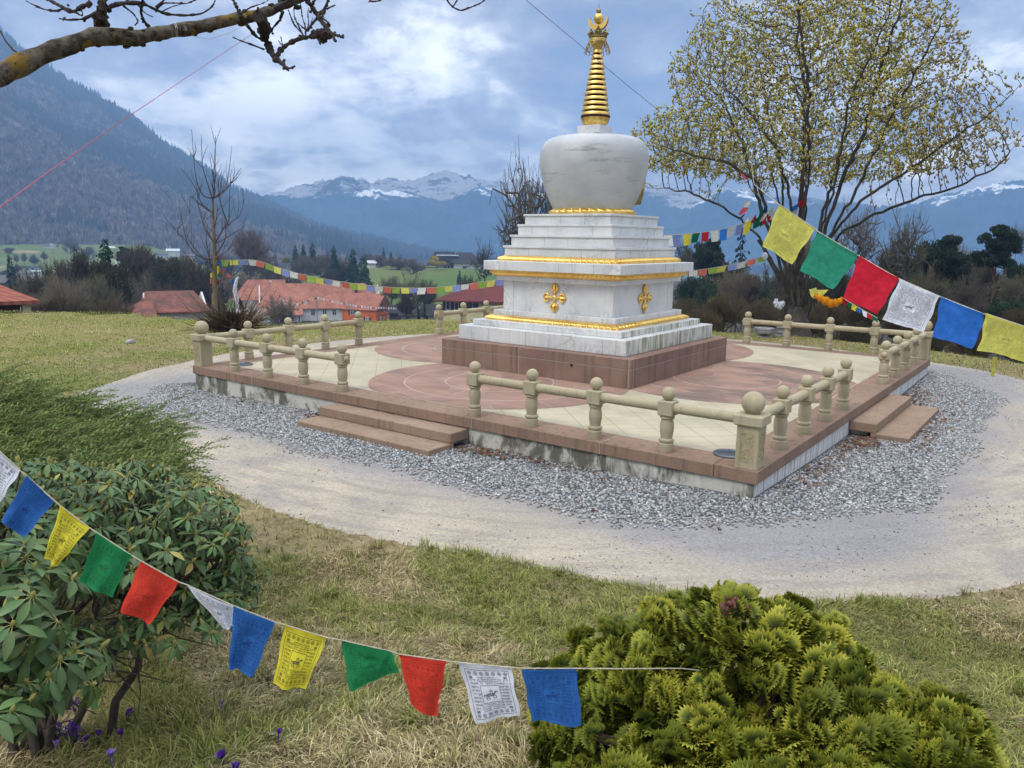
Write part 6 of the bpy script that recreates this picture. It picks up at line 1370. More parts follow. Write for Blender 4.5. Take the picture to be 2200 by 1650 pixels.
tw([(1075, -10), (1090, 12), (1130, 10), (1170, 2)], .006, .004, z2); tw([(1670, -40), (1700, 20), (1740, 60), (1800, 85), (1880, 55), (1950, 28), (1990, -5)], .005, .004, z2); tw([(1740, 45), (1775, -10)], .004, .003, z2)
tw([(590, 18), (680, -30), (800, -120), (956, -168)], .012, .006); tw([(800, -120), (796, -60), (793, -3)], .007, .005); tw([(956, -168), (955, -80), (955, -11)], .006, .005)
q = MB()
for pts, r0, r1 in TW:
    P3 = np.array([bp(x, y, 3.55+0.10*math.sin(x*0.02+y*0.03)) for x, y in pts]); n = len(P3); t = np.linspace(0, 1, n); tt_ = np.linspace(0, 1, n*4)
    Qq = np.stack([np.interp(tt_, t, P3[:, k]) for k in range(3)], -1)
    if len(Qq) > 4: Qq[1:-1] = (Qq[:-2]+2*Qq[1:-1]+Qq[2:])/4
    Rr = .74*np.linspace(r0, r1, len(Qq))*(1+0.25*rg.normal(size=len(Qq))).clip(.6, 1.6); q.tube(Qq, Rr, 7)
    for j in range(2, len(Qq)-1, 2):
        if rg.random() < 0.7: q.ball(Qq[j]+rg.normal(size=3)*Rr[j]*.7, Rr[j]*rg.uniform(.5, 1.0)+.0006, 6)
q.build('twigs', DTW, ob, True)
# ---------------------------------------------------------------- gravel stones, fallen leaves, grass
rng = np.random.default_rng(77)
def in_view(P, mx=60, my=60):
    q = topx(P); return (q[:, 2] > 0.3) & (q[:, 0] > -mx) & (q[:, 0] < 2200+mx) & (q[:, 1] > -my) & (q[:, 1] < 1650+my)
N = 330000
X = rng.uniform(-7.5, 7.2, N); Y = rng.uniform(-7.6, 7.2, N); r_ = np.hypot(X, Y); th = np.arctan2(Y, X)
out = sq_d(X, Y) > 0.02; lim = grav_r(th)-r_
keep = out & (rng.random(N) < smooth(-0.08, 0.24, lim)**1.2*0.99) & ((Y < -4.5) | (X > 4.5))
st_in = ((np.abs(X) < 1.14) & (Y > -5.29) & (Y < 0)) | ((np.abs(Y) < 1.14) & (X < 5.29) & (X > 0)); keep &= ~st_in
X, Y = X[keep], Y[keep]; Z = near_h(X, Y); P = np.stack([X, Y, Z+0.006], -1); v_ = in_view(P); P = P[v_]
cube = np.array([(x, y, z) for z in (-1, 1) for y in (-1, 1) for x in (-1, 1)], float); cf = np.array([(0, 2, 3, 1), (4, 5, 7, 6), (0, 1, 5, 4), (1, 3, 7, 5), (3, 2, 6, 7), (2, 0, 4, 6)])
Vs = []; Fs = []; Cs = []; b0 = 0; grp = rng.integers(0, 8, len(P))
for k in range(8):
    T = cube*np.random.default_rng(k).uniform(0.62, 1.0, (8, 3))*0.5; pk = P[grp == k]; n = len(pk)
    s = rng.uniform(0.012, 0.024, n)[:, None]*np.array([1, 1, 1])*rng.uniform(0.75, 1.25, (n, 3)); tl = rng.normal(size=n)*0.35
    M = rotz(rng.uniform(0, 6.28, n)); Rt = np.zeros((n, 3, 3)); Rt[:, 0, 0] = np.cos(tl); Rt[:, 0, 2] = np.sin(tl); Rt[:, 1, 1] = 1; Rt[:, 2, 0] = -np.sin(tl); Rt[:, 2, 2] = np.cos(tl)
    s[:, 2] *= 0.75
    V, F = inst(T, cf, (M@Rt)*s[:, None, :], pk); Vs.append(V); Fs.append(F+b0); b0 += len(V)
    pal = np.array([(0.40, 0.395, 0.385), (0.30, 0.30, 0.30), (0.50, 0.495, 0.48), (0.20, 0.20, 0.20), (0.43, 0.39, 0.34), (0.68, 0.67, 0.65)]); Cs.append(np.repeat(pal[rng.choice(6, n, p=[.3, .26, .17, .15, .08, .04])]*rng.uniform(.8, 1.2, (n, 1)), 8, 0))
tag(npmesh('gravel', np.concatenate(Vs), np.concatenate(Fs), attr_mat('gravel_stones', 0.95, 0, 0.08), col=np.concatenate(Cs), smooth_=True), 'loose grey gravel along the terrace foot', kind='stuff')
n = 26000; th = rng.uniform(-math.pi, 1.2, n); rp = 4.7+rng.random(n)*3.8; x_ = rp*np.cos(th); y_ = rp*np.sin(th); k = (rp < path_r(th)-0.02) & (sq_d(x_, y_) > .1) & (rng.random(n) < smooth(.40, .75, fbm(x_*.9, y_*.9, 4))*.9+.10*smooth(.5, 0, np.abs(path_r(th)-rp)))
x_, y_ = x_[k], y_[k]; P = np.stack([x_, y_, near_h(x_, y_)-.001], -1); P = P[in_view(P)]; n = len(P); V, F = inst(cube*.5, cf, rotz(rng.uniform(0, 6.28, n))*(rng.uniform(.005, .014, (n, 1))*rng.uniform(.6, 1.2, (n, 3)))[:, None, :], P)
tag(npmesh('path_gravel', V, F, attr_mat('pebbles', .95, 0, .05), col=np.repeat(np.array([(.34, .33, .32)])*rng.uniform(.5, 1.6, (n, 1)), 8, 0), smooth_=True), 'tiny pebbles strewn over the sandy path', kind='stuff')
# fallen leaves
def leafquads(P, size, colr, lift=0.012):
    n = len(P); T = np.array([(-.5, 0, .08), (-.1, .28, 0), (.5, 0, .1), (-.1, -.28, .03)]); tl = rng.normal(size=(n, 3))*0.45
    M = basis(np.stack([np.cos(a_ := rng.uniform(0, 6.28, n)), np.sin(a_), tl[:, 0]], -1)); s = size*rng.uniform(.6, 1.3, n)
    V, F = inst(T, np.array([[0, 1, 2, 3]]), M*s[:, None, None], P+np.array([0, 0, lift])); return V, F, np.repeat(colr[rng.integers(0, len(colr), n)]*rng.uniform(.6, 1.4, (n, 1)), 4, 0)
LC = np.array([(0.13, 0.055, 0.03), (0.19, 0.095, 0.05), (0.09, 0.045, 0.035), (0.27, 0.17, 0.09)])
def patch(cx, cy, sx, sy, n): return np.stack([cx+rng.normal(size=n)*sx, cy+rng.normal(size=n)*sy], -1)
XY = np.concatenate([patch(1.55, -4.78, .22, .10, 170), patch(2.2, -4.75, .5, .08, 90), patch(-1.35, -4.8, .18, .12, 90), patch(4.85, -1.5, .14, .28, 300), patch(4.82, 1.9, .16, .6, 330), patch(5.42, -.4, .08, .8, 130), patch(4.8, -3, .1, .7, 120), patch(3, -5.2, 1.0, .4, 60), patch(-3, -4.9, 1, .2, 70), patch(5.4, 0.8, .12, .5, 50)])
k = (sq_d(XY[:, 0], XY[:, 1]) > 0.03) & ~(((np.abs(XY[:, 0]) < 1.15) & (XY[:, 1] > -5.3)) | ((np.abs(XY[:, 1]) < 1.15) & (XY[:, 0] < 5.3))); XY = XY[k]
PL = np.stack([XY[:, 0], XY[:, 1], near_h(XY[:, 0], XY[:, 1])+0.015], -1)
V1, F1, C1 = leafquads(PL, 0.055, LC)
n = 420; a_ = rng.uniform(-0.75, 0.75, n); D_ = rng.uniform(2.2, 6.0, n); x_ = CAM[0]+D_*(np.cos(a_)*FX[0]+np.sin(a_)*RX[0]); y_ = CAM[1]+D_*(np.cos(a_)*FX[1]+np.sin(a_)*RX[1]); k = np.hypot(x_, y_) > 8.6; x_, y_ = x_[k], y_[k]
V2, F2, C2 = leafquads(np.stack([x_, y_, terrain(x_, y_)], -1), 0.04, np.array([(0.24, 0.16, 0.09), (0.34, 0.26, 0.17), (0.16, 0.10, 0.06), (0.12, 0.055, 0.035)]), 0.03)
tag(npmesh('fallen_leaves', np.r_[V1, V2], np.r_[F1, F2+len(V1)], attr_mat('dead_leaf', 0.8, 0.2), col=np.r_[C1, C2]), 'brown fallen leaves round the steps and in the grass', kind='stuff')

def grass(n, d0, d1, L0, L1, w0, w1, segs, seed, lean=0.8, pw=0.5, tuft=0):
    rg = np.random.default_rng(seed); a_ = rg.uniform(-0.80, 0.80, n); D = (d0**(1/pw)+(d1**(1/pw)-d0**(1/pw))*rg.random(n))**pw
    x = CAM[0]+D*(np.cos(a_)*FX[0]+np.sin(a_)*RX[0]); y = CAM[1]+D*(np.cos(a_)*FX[1]+np.sin(a_)*RX[1])
    if tuft:
        n = n//tuft*tuft; c_ = rg.integers(0, n, n//tuft); x = np.repeat(x[c_], tuft)+rg.normal(size=n//tuft*tuft)*.022; y = np.repeat(y[c_], tuft)+rg.normal(size=n//tuft*tuft)*.022; D = np.hypot(x-CAM[0], y-CAM[1])
    thx = np.arctan2(y, x); r = np.hypot(x, y); k = (r > path_r(thx)-0.03-0.10*rg.random(n)) & (sq_d(x, y) > 0.15); x, y, D = x[k], y[k], D[k]
    z = terrain(x, y); P = np.stack([x, y, z-0.004], -1); k = in_view(P, 120, 160); P = P[k]; n = len(P)
    p1 = fbm(P[:, 0]*0.42+5, P[:, 1]*0.42+3, 4); p2 = fbm(P[:, 0]*1.9+9, P[:, 1]*1.9+1, 4); p3 = fbm(P[:, 0]*5.5, P[:, 1]*5.5, 3)
    bare_ = rg.random(n) < 0.6*smooth(0.72, 0.82, p2+0.1*(p3-.5)); P, p1, p2, p3 = P[~bare_], p1[~bare_], p2[~bare_], p3[~bare_]; n = len(P)
    ang = rg.uniform(0, 6.28, n) if tuft else p2*14+rg.normal(size=n)*0.9; L = rg.uniform(L0, L1, n)*(0.6+0.9*p3); W = rg.uniform(w0, w1, n)
    hd = np.stack([np.cos(ang), np.sin(ang), np.zeros(n)], -1); sd_ = np.stack([-np.sin(ang), np.cos(ang), np.zeros(n)], -1)
    ln = np.clip(rg.normal(lean, 0.35, n), 0.1, 1.6)[:, None]; V = np.zeros((n, segs*2+1, 3)); 
    for s in range(segs):
        t = s/segs; c = P+(hd*np.sin(ln*t*1.25)*t+UP*np.cos(ln*t*1.15)*t)*L[:, None]; wv = sd_*(W*(1-0.55*t))[:, None]*0.5
        V[:, 2*s] = c-wv; V[:, 2*s+1] = c+wv
    V[:, -1] = P+(hd*np.sin(ln*1.25)+UP*np.maximum(np.cos(ln*1.15), 0.03))*L[:, None]
    m_ = 2*segs+1; base = (np.arange(n)*m_)[:, None]; Fq = [base+np.array([[2*s, 2*s+1, 2*s+3, 2*s+2]]) for s in range(segs-1)]; Ft = base+np.array([[2*segs-2, 2*segs-1, 2*segs]])
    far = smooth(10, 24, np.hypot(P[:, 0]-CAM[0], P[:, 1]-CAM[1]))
    g_ = np.clip(smooth(0.41, 0.57, p1+0.35*(p2-0.5))+0.45*far+rg.normal(size=n)*0.22+(.75 if tuft else 0), 0, 1)[:, None]
    dry = np.array([(0.60, 0.485, 0.26), (0.48, 0.38, 0.19), (0.34, 0.265, 0.13), (0.72, 0.61, 0.38)])[rg.choice(4, n, p=[.35, .3, .2, .15])]; gr = np.array([(0.28, 0.29, 0.065), (0.18, 0.215, 0.045), (0.36, 0.355, 0.10)])[rg.choice(3, n)]
    col = (dry*(1-g_)+gr*g_)*rg.uniform(.45, 1.30, (n, 1))*(0.62+.75*p3[:, None])
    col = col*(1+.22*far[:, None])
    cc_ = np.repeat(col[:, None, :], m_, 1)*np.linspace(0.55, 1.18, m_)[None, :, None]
    return V.reshape(-1, 3), Fq, Ft, cc_.reshape(-1, 3)
parts_ = [grass(150000, 1.7, 5.8, 0.030, 0.085, 0.0035, 0.0068, 3, 1, 1.15, 0.62), grass(75000, 5.0, 13, 0.03, 0.08, 0.006, 0.011, 2, 2, 1.0), grass(120000, 9, 31, 0.035, 0.085, 0.010, 0.020, 2, 3, 0.95, 0.6), grass(700, 1.8, 4.5, 0.12, 0.22, 0.003, 0.005, 3, 4, 0.8), grass(14000, 1.9, 6.0, 0.05, 0.12, 0.0035, 0.0065, 3, 5, 0.6, 0.6, 34)]
Vs = []; Fs = []; Cs = []; b0 = 0
for V, Fq, Ft, c in parts_:
    Vs.append(V); Fs += [f+b0 for f in Fq]+[Ft+b0]; Cs.append(c); b0 += len(V)
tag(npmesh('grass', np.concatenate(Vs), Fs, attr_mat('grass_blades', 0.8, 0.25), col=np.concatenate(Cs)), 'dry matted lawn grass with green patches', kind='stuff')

# ---------------------------------------------------------------- rhododendron
def ell(px_, py_, D, rx, ry, rz): return (at(px_, py_, D), np.array([rx, ry, rz]))
rg = np.random.default_rng(12)
RB = at(150, 1330, 3.35); RB[2] = gz(RB[0], RB[1])
rho = root('rhododendron', RB, 'large rhododendron bush with whorls of leathery green leaves at the left', 'bush')
LOB = [(ell(190, 1140, 3.45, .60, .55, .20), 270), (ell(400, 1225, 3.45, .30, .36, .20), 120), (ell(20, 1150, 3.2, .42, .45, .26), 110), (ell(110, 1425, 2.6, .18, .18, .11), 30), (ell(-40, 1350, 2.65, .26, .24, .24), 45), (ell(-20, 1530, 2.4, .10, .12, .06), 8), (ell(350, 1335, 3.1, .26, .22, .07), 26), (ell(120, 1040, 3.9, .48, .35, .10), 95), (ell(480, 1290, 3.3, .14, .2, .16), 34)]
C = []; Nn = []
for (c, r), n in LOB:
    got = 0
    while got < n:
        d = rg.normal(size=3); d /= np.linalg.norm(d)
        if d[2] < -0.35: continue
        if np.dot(d, FX) > 0.65: continue
        p = c+(RX*d[0]*r[0]+FX*(d[1])*r[1]+UP*d[2]*r[2])*rg.uniform(0.62, 1.07)
        if C and min(np.linalg.norm(p-q_) for q_ in C[-160:]) < 0.036: continue
        nn = RX*d[0]/r[0]+FX*d[1]/r[1]+UP*(d[2]/r[2]+0.9/r[2]*0.6); C.append(p); Nn.append(nn/np.linalg.norm(nn)); got += 1
C = np.array(C); Nn = np.array(Nn)
ys = np.array([0, .12, .32, .55, .78, 1.0]); ws = np.array([.018, .085, .155, .175, .125, .01]); zs = -0.30*ys**2
LT = []; 
for y, w_, z in zip(ys, ws, zs): LT += [(-w_, y, z+0.05*w_/.2), (0, y, z), (w_, y, z+0.05*w_/.2)]
LT = np.array(LT); LF = np.array([f for i in range(5) for f in ((3*i, 3*i+1, 3*i+4, 3*i+3), (3*i+1, 3*i+2, 3*i+5, 3*i+4))])
PT = np.array([(-.014, -.22, .03), (.014, -.22, .03), (.012, .10, .0), (-.012, .10, .0)]); 
Ms = []; Ps = []; cols = []; Mp = []; Pp = []
for p, nn in zip(C, Nn):
    u, v = frame(nn); k = rg.integers(6, 10); a0 = rg.uniform(0, 6.28); drp = rg.uniform(-0.35, 0.75)
    tone = np.array((0.058, 0.108, 0.032))*rg.uniform(0.7, 1.45)
    for i in range(k):
        a = a0+i*2*math.pi/k+rg.normal()*.28; rd = u*math.cos(a)+v*math.sin(a); d = rd-nn*(drp+rg.normal()*0.16)-UP*0.10; d /= np.linalg.norm(d)
        s = np.cross(d, nn); s /= np.linalg.norm(s); n2 = np.cross(s, d); L = rg.uniform(0.038, 0.066) if np.hypot(*(p-CAM)[:2]) > 2.85 else rg.uniform(.058, .088); B = np.stack([s, d, n2], -1)
        Ms.append(B*L*np.array([1.05, 1, 1])[None]); Ps.append(p+d*L*.24); cols.append((tone if rg.random() > .035 else np.array((.26, .22, .05)))*rg.uniform(.7, 1.35)*np.array([1+rg.normal()*.10, 1, 1])); Mp.append(B*L); Pp.append(p+d*L*.22)
Ms = np.array(Ms); Ps = np.array(Ps); V, F = inst(LT, LF, Ms, Ps); cv = np.repeat(np.array(cols), len(LT), 0).reshape(-1, len(LT), 3); cv[:, 1::3] = cv[:, 1::3]*0.75+np.array((0.16, 0.18, 0.06))*0.25
m_leaf, gg, bb = newmat('leathery_leaf', 0.40, 0, 0.30); c = gg.n('ShaderNodeAttribute', attribute_name='Col').outputs['Color']
back = gg.n('ShaderNodeNewGeometry').outputs['Backfacing']; c = gg.mix(gg.m('MULTIPLY', back, 0.55), c, (0.20, 0.21, 0.12)); gg.put(bb.inputs['Base Color'], c); bump(gg, bb, gg.noise(gg.pos, 90, 3), 0.12, 0.003)
npmesh('leaves', V, F, m_leaf, rho, col=cv.reshape(-1, 3), smooth_=True)
V, F = inst(PT, np.array([[0, 1, 2, 3]]), np.array(Mp), np.array(Pp)); npmesh('leaf_stalks', V, F, simple('yellow_stalk', (0.34, 0.33, 0.10), (0.26, 0.25, 0.08), 9, 0.6, 0), rho)
q = MB()
for p, nn in zip(C, Nn):
    if rg.random() < 0.75: q.tube([p-nn*.004, p+nn*.008, p+nn*.016, p+nn*.024], [.004, .007, .006, .001], 6)
q.build('young_leaves', simple('leaf_bud', (0.25, 0.25, 0.07), (0.33, 0.29, 0.08), 30, 0.5, 0), rho, True)
tv = []; tf = []; b0 = 0
SB1 = at(60, 1400, 3.45); SB1[2] = gz(SB1[0], SB1[1]); SB2 = at(-120, 1500, 2.75); SB2[2] = gz(SB2[0], SB2[1])
def stem(P_, R_):
    global b0
    v, f = tube_np(P_, R_, 5); tv.append(v); tf.append(f+b0); b0 += len(v)
limbs_ = []
for i in range(16):             # crooked main limbs leaning outward from the foot
    near_ = i >= 12; b = (SB2 if near_ else SB1)+RX*rg.normal()*.07+FX*rg.normal()*.07; t_ = C[rg.integers(len(C))]
    while ((np.hypot(*(t_-CAM)[:2]) < 2.8) != near_): t_ = C[rg.integers(len(C))]
    e = b+(t_-b)*.72-UP*.04; c_ = [b-UP*.05]+[b+(e-b)*f_+np.array([0, 0, .16*math.sin(f_*2.6)])+rg.normal(size=3)*.025 for f_ in (.2, .4, .6, .8)]+[e]; stem(c_, np.linspace(.020, .009, 6)); limbs_.append(np.array(c_))
LP_ = np.concatenate([l[2:] for l in limbs_])
for i, (p, nn) in enumerate(zip(C, Nn)):
    if i % 2: continue
    k = int(np.argmin(np.linalg.norm(LP_-p, axis=1)+rg.random(len(LP_))*.15)); q0 = LP_[k]; k2 = p-nn*.07+rg.normal(size=3)*.015; m1 = (q0+k2)/2+rg.normal(size=3)*.03-UP*.02; stem([q0, m1, k2, p], [.006, .0045, .0035, .003])
for i in range(60):     # thin dry interior twigs
    p0 = LP_[rg.integers(len(LP_))]; p1 = p0+RX*rg.uniform(-.1, .32)+FX*rg.normal()*.15+UP*rg.normal()*.06; stem([p0, (p0+p1)/2+rg.normal(size=3)*.03, p1], [.004, .003, .0015])
npmesh('stems', np.concatenate(tv), np.concatenate(tf), simple('rhododendron_wood', (0.055, 0.040, 0.030), (0.105, 0.085, 0.065), 14, 0.95, 0.4), rho, smooth_=True)

# ---------------------------------------------------------------- spreading juniper behind it
rg = np.random.default_rng(15); JB = at(60, 960, 5.2); JB[2] = gz(JB[0], JB[1]); jun = root('juniper', JB, 'low spreading juniper with feathery green shoots behind the rhododendron', 'bush')
n = 2300; V = []; S0 = []; dirs = []; L_ = []
us = np.array([(-320, 820), (-40, 815), (60, 828), (150, 858), (250, 885), (330, 915), (392, 945), (405, 985)])
Ps = []; 
for i in range(n):
    x = rg.uniform(-330, 318); ytop = np.interp(x, [-330, 0, 80, 150, 250, 320, 372], [822, 852, 868, 888, 915, 940, 968]); f = rg.random()**1.25; y = ytop+f*(1040-ytop)*1.1+6; D = 6.3-1.9*f-0.5*rg.random(); p = at(x, y, D); g0 = gz(p[0], p[1])
    p = p+FX*rg.uniform(0, .5)*(rg.random() < .5); g0 = gz(p[0], p[1]); p[2] = max(p[2], g0+.05)
    if i % 3 == 0: p[2] = g0+(p[2]-g0)*rg.random()**.7
    Ps.append(p); d = RX*rg.uniform(.35, 1.0)+FX*rg.uniform(-.5, .35)+UP*rg.uniform(0.0, .42); dirs.append(d/np.linalg.norm(d)); L_.append(rg.uniform(.17, .36))
tv = []; tc = []
rg2 = np.random.default_rng(16); T = []; 
for i in range(64):             # template: feathery shoot along +y, nodding tip
    t = (i+.5)/64; a = rg2.uniform(0, 6.28); bl_ = 0.17*(1-.55*t)*rg2.uniform(.6, 1.2); c0 = np.array([0.03*math.sin(t*5), t, 0.10*t-0.16*t*t]); d = np.array([math.cos(a)*.62, .85, math.sin(a)*.5]); d /= np.linalg.norm(d); s = np.cross(d, rg2.normal(size=3)); s /= np.linalg.norm(s); w_ = 0.014
    T += [c0-s*w_, c0+d*bl_*.5+s*w_*.9, c0+d*bl_, c0+d*bl_*.5-s*w_*.9]
T = np.array(T); TF = np.arange(len(T)).reshape(-1, 4); B = basis(np.array(dirs)); L_ = np.array(L_); V, F = inst(T, TF, B*L_[:, None, None], np.array(Ps)-UP*0.0)
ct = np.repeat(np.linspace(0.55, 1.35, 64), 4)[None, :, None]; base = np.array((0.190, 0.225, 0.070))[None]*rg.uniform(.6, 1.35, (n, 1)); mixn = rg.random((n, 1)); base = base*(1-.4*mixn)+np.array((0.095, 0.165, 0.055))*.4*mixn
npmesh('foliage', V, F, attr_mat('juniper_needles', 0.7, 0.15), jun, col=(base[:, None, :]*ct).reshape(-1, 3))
q = MB()
for i in range(60):
    p = Ps[rg.integers(n)]; b = p-RX*rg.uniform(.3, .7); b[2] = gz(b[0], b[1])-.03; q.tube([b, (b+p)/2+UP*.03, p], [.014, .009, .004], 5)
q.build('stems', BARK, jun, True)

# ---------------------------------------------------------------- dwarf cypress at the lower right
rg = np.random.default_rng(18); HB = at(1640, 1640, 2.75); HB[2] = gz(HB[0], HB[1]); hin = root('dwarf_cypress', HB, 'bushy yellow green dwarf cypress with shell shaped sprays at the lower right', 'bush')
NA_ = 17; T = []; tt = []
for k, rr_ in enumerate((0.10, 0.38, 0.64, 0.86, 1.0)):      # a shell-shaped fan with ribs and a toothed edge
    for j in range(NA_):
        a0 = math.radians(-68+136*j/(NA_-1)); od = j % 2; R_ = rr_*(1-0.16*(abs(j-(NA_-1)/2)/((NA_-1)/2))**2+0.05*math.sin(j*1.9+.5))
        if k == 4: R_ += 0.10 if od else -0.13
        if k == 3: R_ += 0.03 if od else -0.02
        z = 0.36*R_**2.1+(0.030 if od else -0.030)*min(1, rr_*1.6)+.02*math.sin(a0*5)
        T.append((math.sin(a0)*R_, math.cos(a0)*R_-.1, z-.08)); tt.append((0.05, .30, .55, .80, .98 if od else .84)[k])
T = np.array(T); tt = np.array(tt); TF = np.array([(k*NA_+j, k*NA_+j+1, (k+1)*NA_+j+1, (k+1)*NA_+j) for k in range(4) for j in range(NA_-1)])
OUT = [(1160, 1420), (1215, 1405), (1250, 1345), (1300, 1325), (1350, 1335), (1400, 1285), (1450, 1265), (1500, 1262), (1550, 1248), (1600, 1262), (1660, 1278), (1705, 1275), (1745, 1310), (1800, 1315), (1790, 1345), (1850, 1395), (1862, 1440), (1920, 1462), (1990, 1478), (2060, 1490), (2080, 1530), (2095, 1600), (2110, 1700)]
ox = [p[0] for p in OUT]; oy = [p[1] for p in OUT]
lobes = []
def lobe(x, y, D, r): lobes.append((at(x, y, D), r))
for x, y in OUT[:-1]: lobe(x+rg.normal()*6, y+30, 2.92+rg.normal()*.1-0.2*(y-1260)/400, rg.uniform(.055, .075))
for i in range(250):
    x = rg.uniform(1170, 2095); yt_ = np.interp(x, ox, oy)+40; y = yt_+(1790-yt_)*rg.random()**.9; f = (y-1260)/480; D = 2.92-0.62*f-0.16*rg.random()+0.22*abs(x-1620)/480*(1-f)
    lobe(x, y, D, rg.uniform(.06, .10))
for i in range(60):
    x = rg.uniform(1230, 2020); y = np.interp(x, ox, oy)+70+rg.random()*330; f = (y-1260)/480; lobe(x, y, 2.98-.5*f, rg.uniform(.08, .11))
Ms = []; Ps = []; tone = []; up_ = UP
for c, r in lobes:
    ax = (c-(HB+UP*0.08)); ax = ax/np.linalg.norm(ax); ax = ax*0.50+UP*0.75-FX*0.15; ax /= np.linalg.norm(ax); u, v = frame(ax); lt = rg.random(); k = rg.integers(38, 52); pa_ = rg.uniform(0, 6.28)
    for i in range(k):
        a = rg.uniform(0, 6.28); fl = rg.uniform(0, 1.0)**.6; lat = u*math.cos(a)+v*math.sin(a); d = ax+lat*fl*.55+rg.normal(size=3)*.12; d /= np.linalg.norm(d)
        b2_ = pa_+rg.normal()*.55; nrm = u*math.cos(b2_)+v*math.sin(b2_)+lat*.35; s = np.cross(d, nrm); s /= np.linalg.norm(s); n2 = np.cross(s, d); L = r*rg.uniform(0.30, 0.58)
        Ms.append(np.stack([s, d, n2], -1)*L); Ps.append(c+lat*r*.72*fl+ax*r*(.55*(1-fl*fl)+rg.uniform(-.85, .15))); tone.append(lt*.8+rg.random()*.2)
Ms = np.array(Ms); Ps = np.array(Ps); tone = np.array(tone); V, F = inst(T, TF, Ms, Ps)
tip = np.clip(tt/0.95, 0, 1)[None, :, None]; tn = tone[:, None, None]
cA = np.array((0.016, 0.034, 0.007)); cB = np.array((0.31, 0.345, 0.030)); cC = np.array((0.68, 0.53, 0.075)); col = cA*(1-tip**1.6)+cB*tip**1.6*(0.55+.7*tn); col = col+(cC-col)*np.clip((tip-.66)*2.2, 0, 1)*np.clip((tn-.40)*1.5, 0, .9)  # dark spray bases paint in the shade inside the bush; tips are yellower
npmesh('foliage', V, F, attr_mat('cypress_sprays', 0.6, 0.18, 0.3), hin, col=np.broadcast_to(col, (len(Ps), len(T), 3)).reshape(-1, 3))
q = MB()
for i in range(0, len(lobes), 2):
    c = lobes[i][0]; q.tube([HB+rg.normal(size=3)*.04*np.array([1, 1, 0])-UP*.05, HB*.5+c*.5+rg.normal(size=3)*.03, c*.9+HB*.1], [.022, .013, .006], 6)
q.build('stems', simple('cypress_wood', (0.09, 0.05, 0.035), (0.055, 0.035, 0.026), 14, .95, .4), hin, True)
q = MB(); 
for i in range(26):
    c = at(1565+rg.normal()*11, 1303+rg.normal()*12, 2.70+rg.normal()*.015); q.ball(c, rg.uniform(.007, .0095), 8)
q.build('cones', simple('brown_cones', (0.17, 0.06, 0.045), (0.11, 0.04, 0.03), 60, .8, .3), hin, True)

# ---------------------------------------------------------------- crocuses
PUR = simple('violet_petal', (0.085, 0.018, 0.25), (0.14, 0.035, 0.36), 60, 0.6, 0); LIL = simple('pale_lilac_petal', (0.33, 0.24, 0.55), (0.22, 0.12, 0.46), 60, 0.6, 0); CLEAF = simple('crocus_leaf', (0.055, 0.11, 0.035), (0.09, 0.14, 0.05), 30, 0.6, 0)
CR = [(272, 1527, 'violet crocus standing alone right of the drooping rhododendron leaves', PUR, 1.15), (262, 1570, 'small violet crocus half hidden in the grass blades', PUR, .8), (70, 1576, 'violet crocus left of the dense violet cluster', PUR, .9), (120, 1597, 'lilac pink crocus below the dense violet cluster', LIL, .9), (240, 1616, 'lilac crocus near the lower edge, left of two others', LIL, 1.0),
      (480, 1616, 'large dark violet crocus in the open grass under the flags', PUR, 1.15), (506, 1646, 'violet crocus cut by the lower edge', PUR, 1.0), (598, 1571, 'small violet crocus farthest to the right under the yellow flag', PUR, .7), (477, 1508, 'tiny pale lilac crocus below the blue flag', LIL, .55), (212, 1572, 'violet crocus just right of the dense violet cluster', PUR, .85), (184, 1584, 'low violet crocus under the dense violet cluster', PUR, .8)]
def crocus(x, y, lb, mt, s, hh=.05, name='crocus', grp='crocuses in the grass'):
    p = None
    for D in np.arange(1.6, 4, .01):
        t = at(x, y+14*s, D)
        if t[2] < gz(t[0], t[1])+0.045: p = t; break
    g0 = np.array([p[0], p[1], gz(p[0], p[1])]); r = root(name, g0, lb, 'flower', grp); rg = np.random.default_rng(int(x*3+y)); q = MB(); c = p.copy(); c[2] = g0[2]+hh
    tl = rg.normal(size=3)*.25; axv = UP+tl*np.array([1, 1, 0]); axv /= np.linalg.norm(axv); u, v = frame(axv)
    for i in range(6):
        a = i*math.pi/3+rg.normal()*.1; o = u*math.cos(a)+v*math.sin(a); t_ = np.cross(axv, o); op = rg.uniform(.45, .95); L = .030*s; w_ = .0085*s
        ps = [c, c+axv*L*.4+o*L*.25*op, c+axv*L*.8+o*L*.5*op, c+axv*L*1.0+o*L*.75*op]; ww = [.2, 1, 1, .1]; vs = []
        for pp, wk in zip(ps, ww): vs += [pp-t_*w_*wk, pp+o*.002*s*wk, pp+t_*w_*wk]
        q.add(vs, [f for j in range(3) for f in ((3*j, 3*j+1, 3*j+4, 3*j+3), (3*j+1, 3*j+2, 3*j+5, 3*j+4))])
    q.tube([g0, (g0+c)/2, c], [.0016, .0018, .003], 6)
    q.build('flower', mt, r, True); q = MB()
    for i in range(7):
        a = rg.uniform(0, 6.28); o = RX*math.cos(a)+FX*math.sin(a); L = rg.uniform(.05, .10); s2 = np.cross(UP, o)*.0016; q.add([g0-s2, g0+s2, g0+UP*L*.7+o*L*.35+s2, g0+UP*L*.7+o*L*.35-s2, g0+UP*L*.85+o*L*.8], [(0, 1, 2, 3), (3, 2, 4)])
    q.build('leaves', CLEAF, r)
for a in CR: crocus(*a)
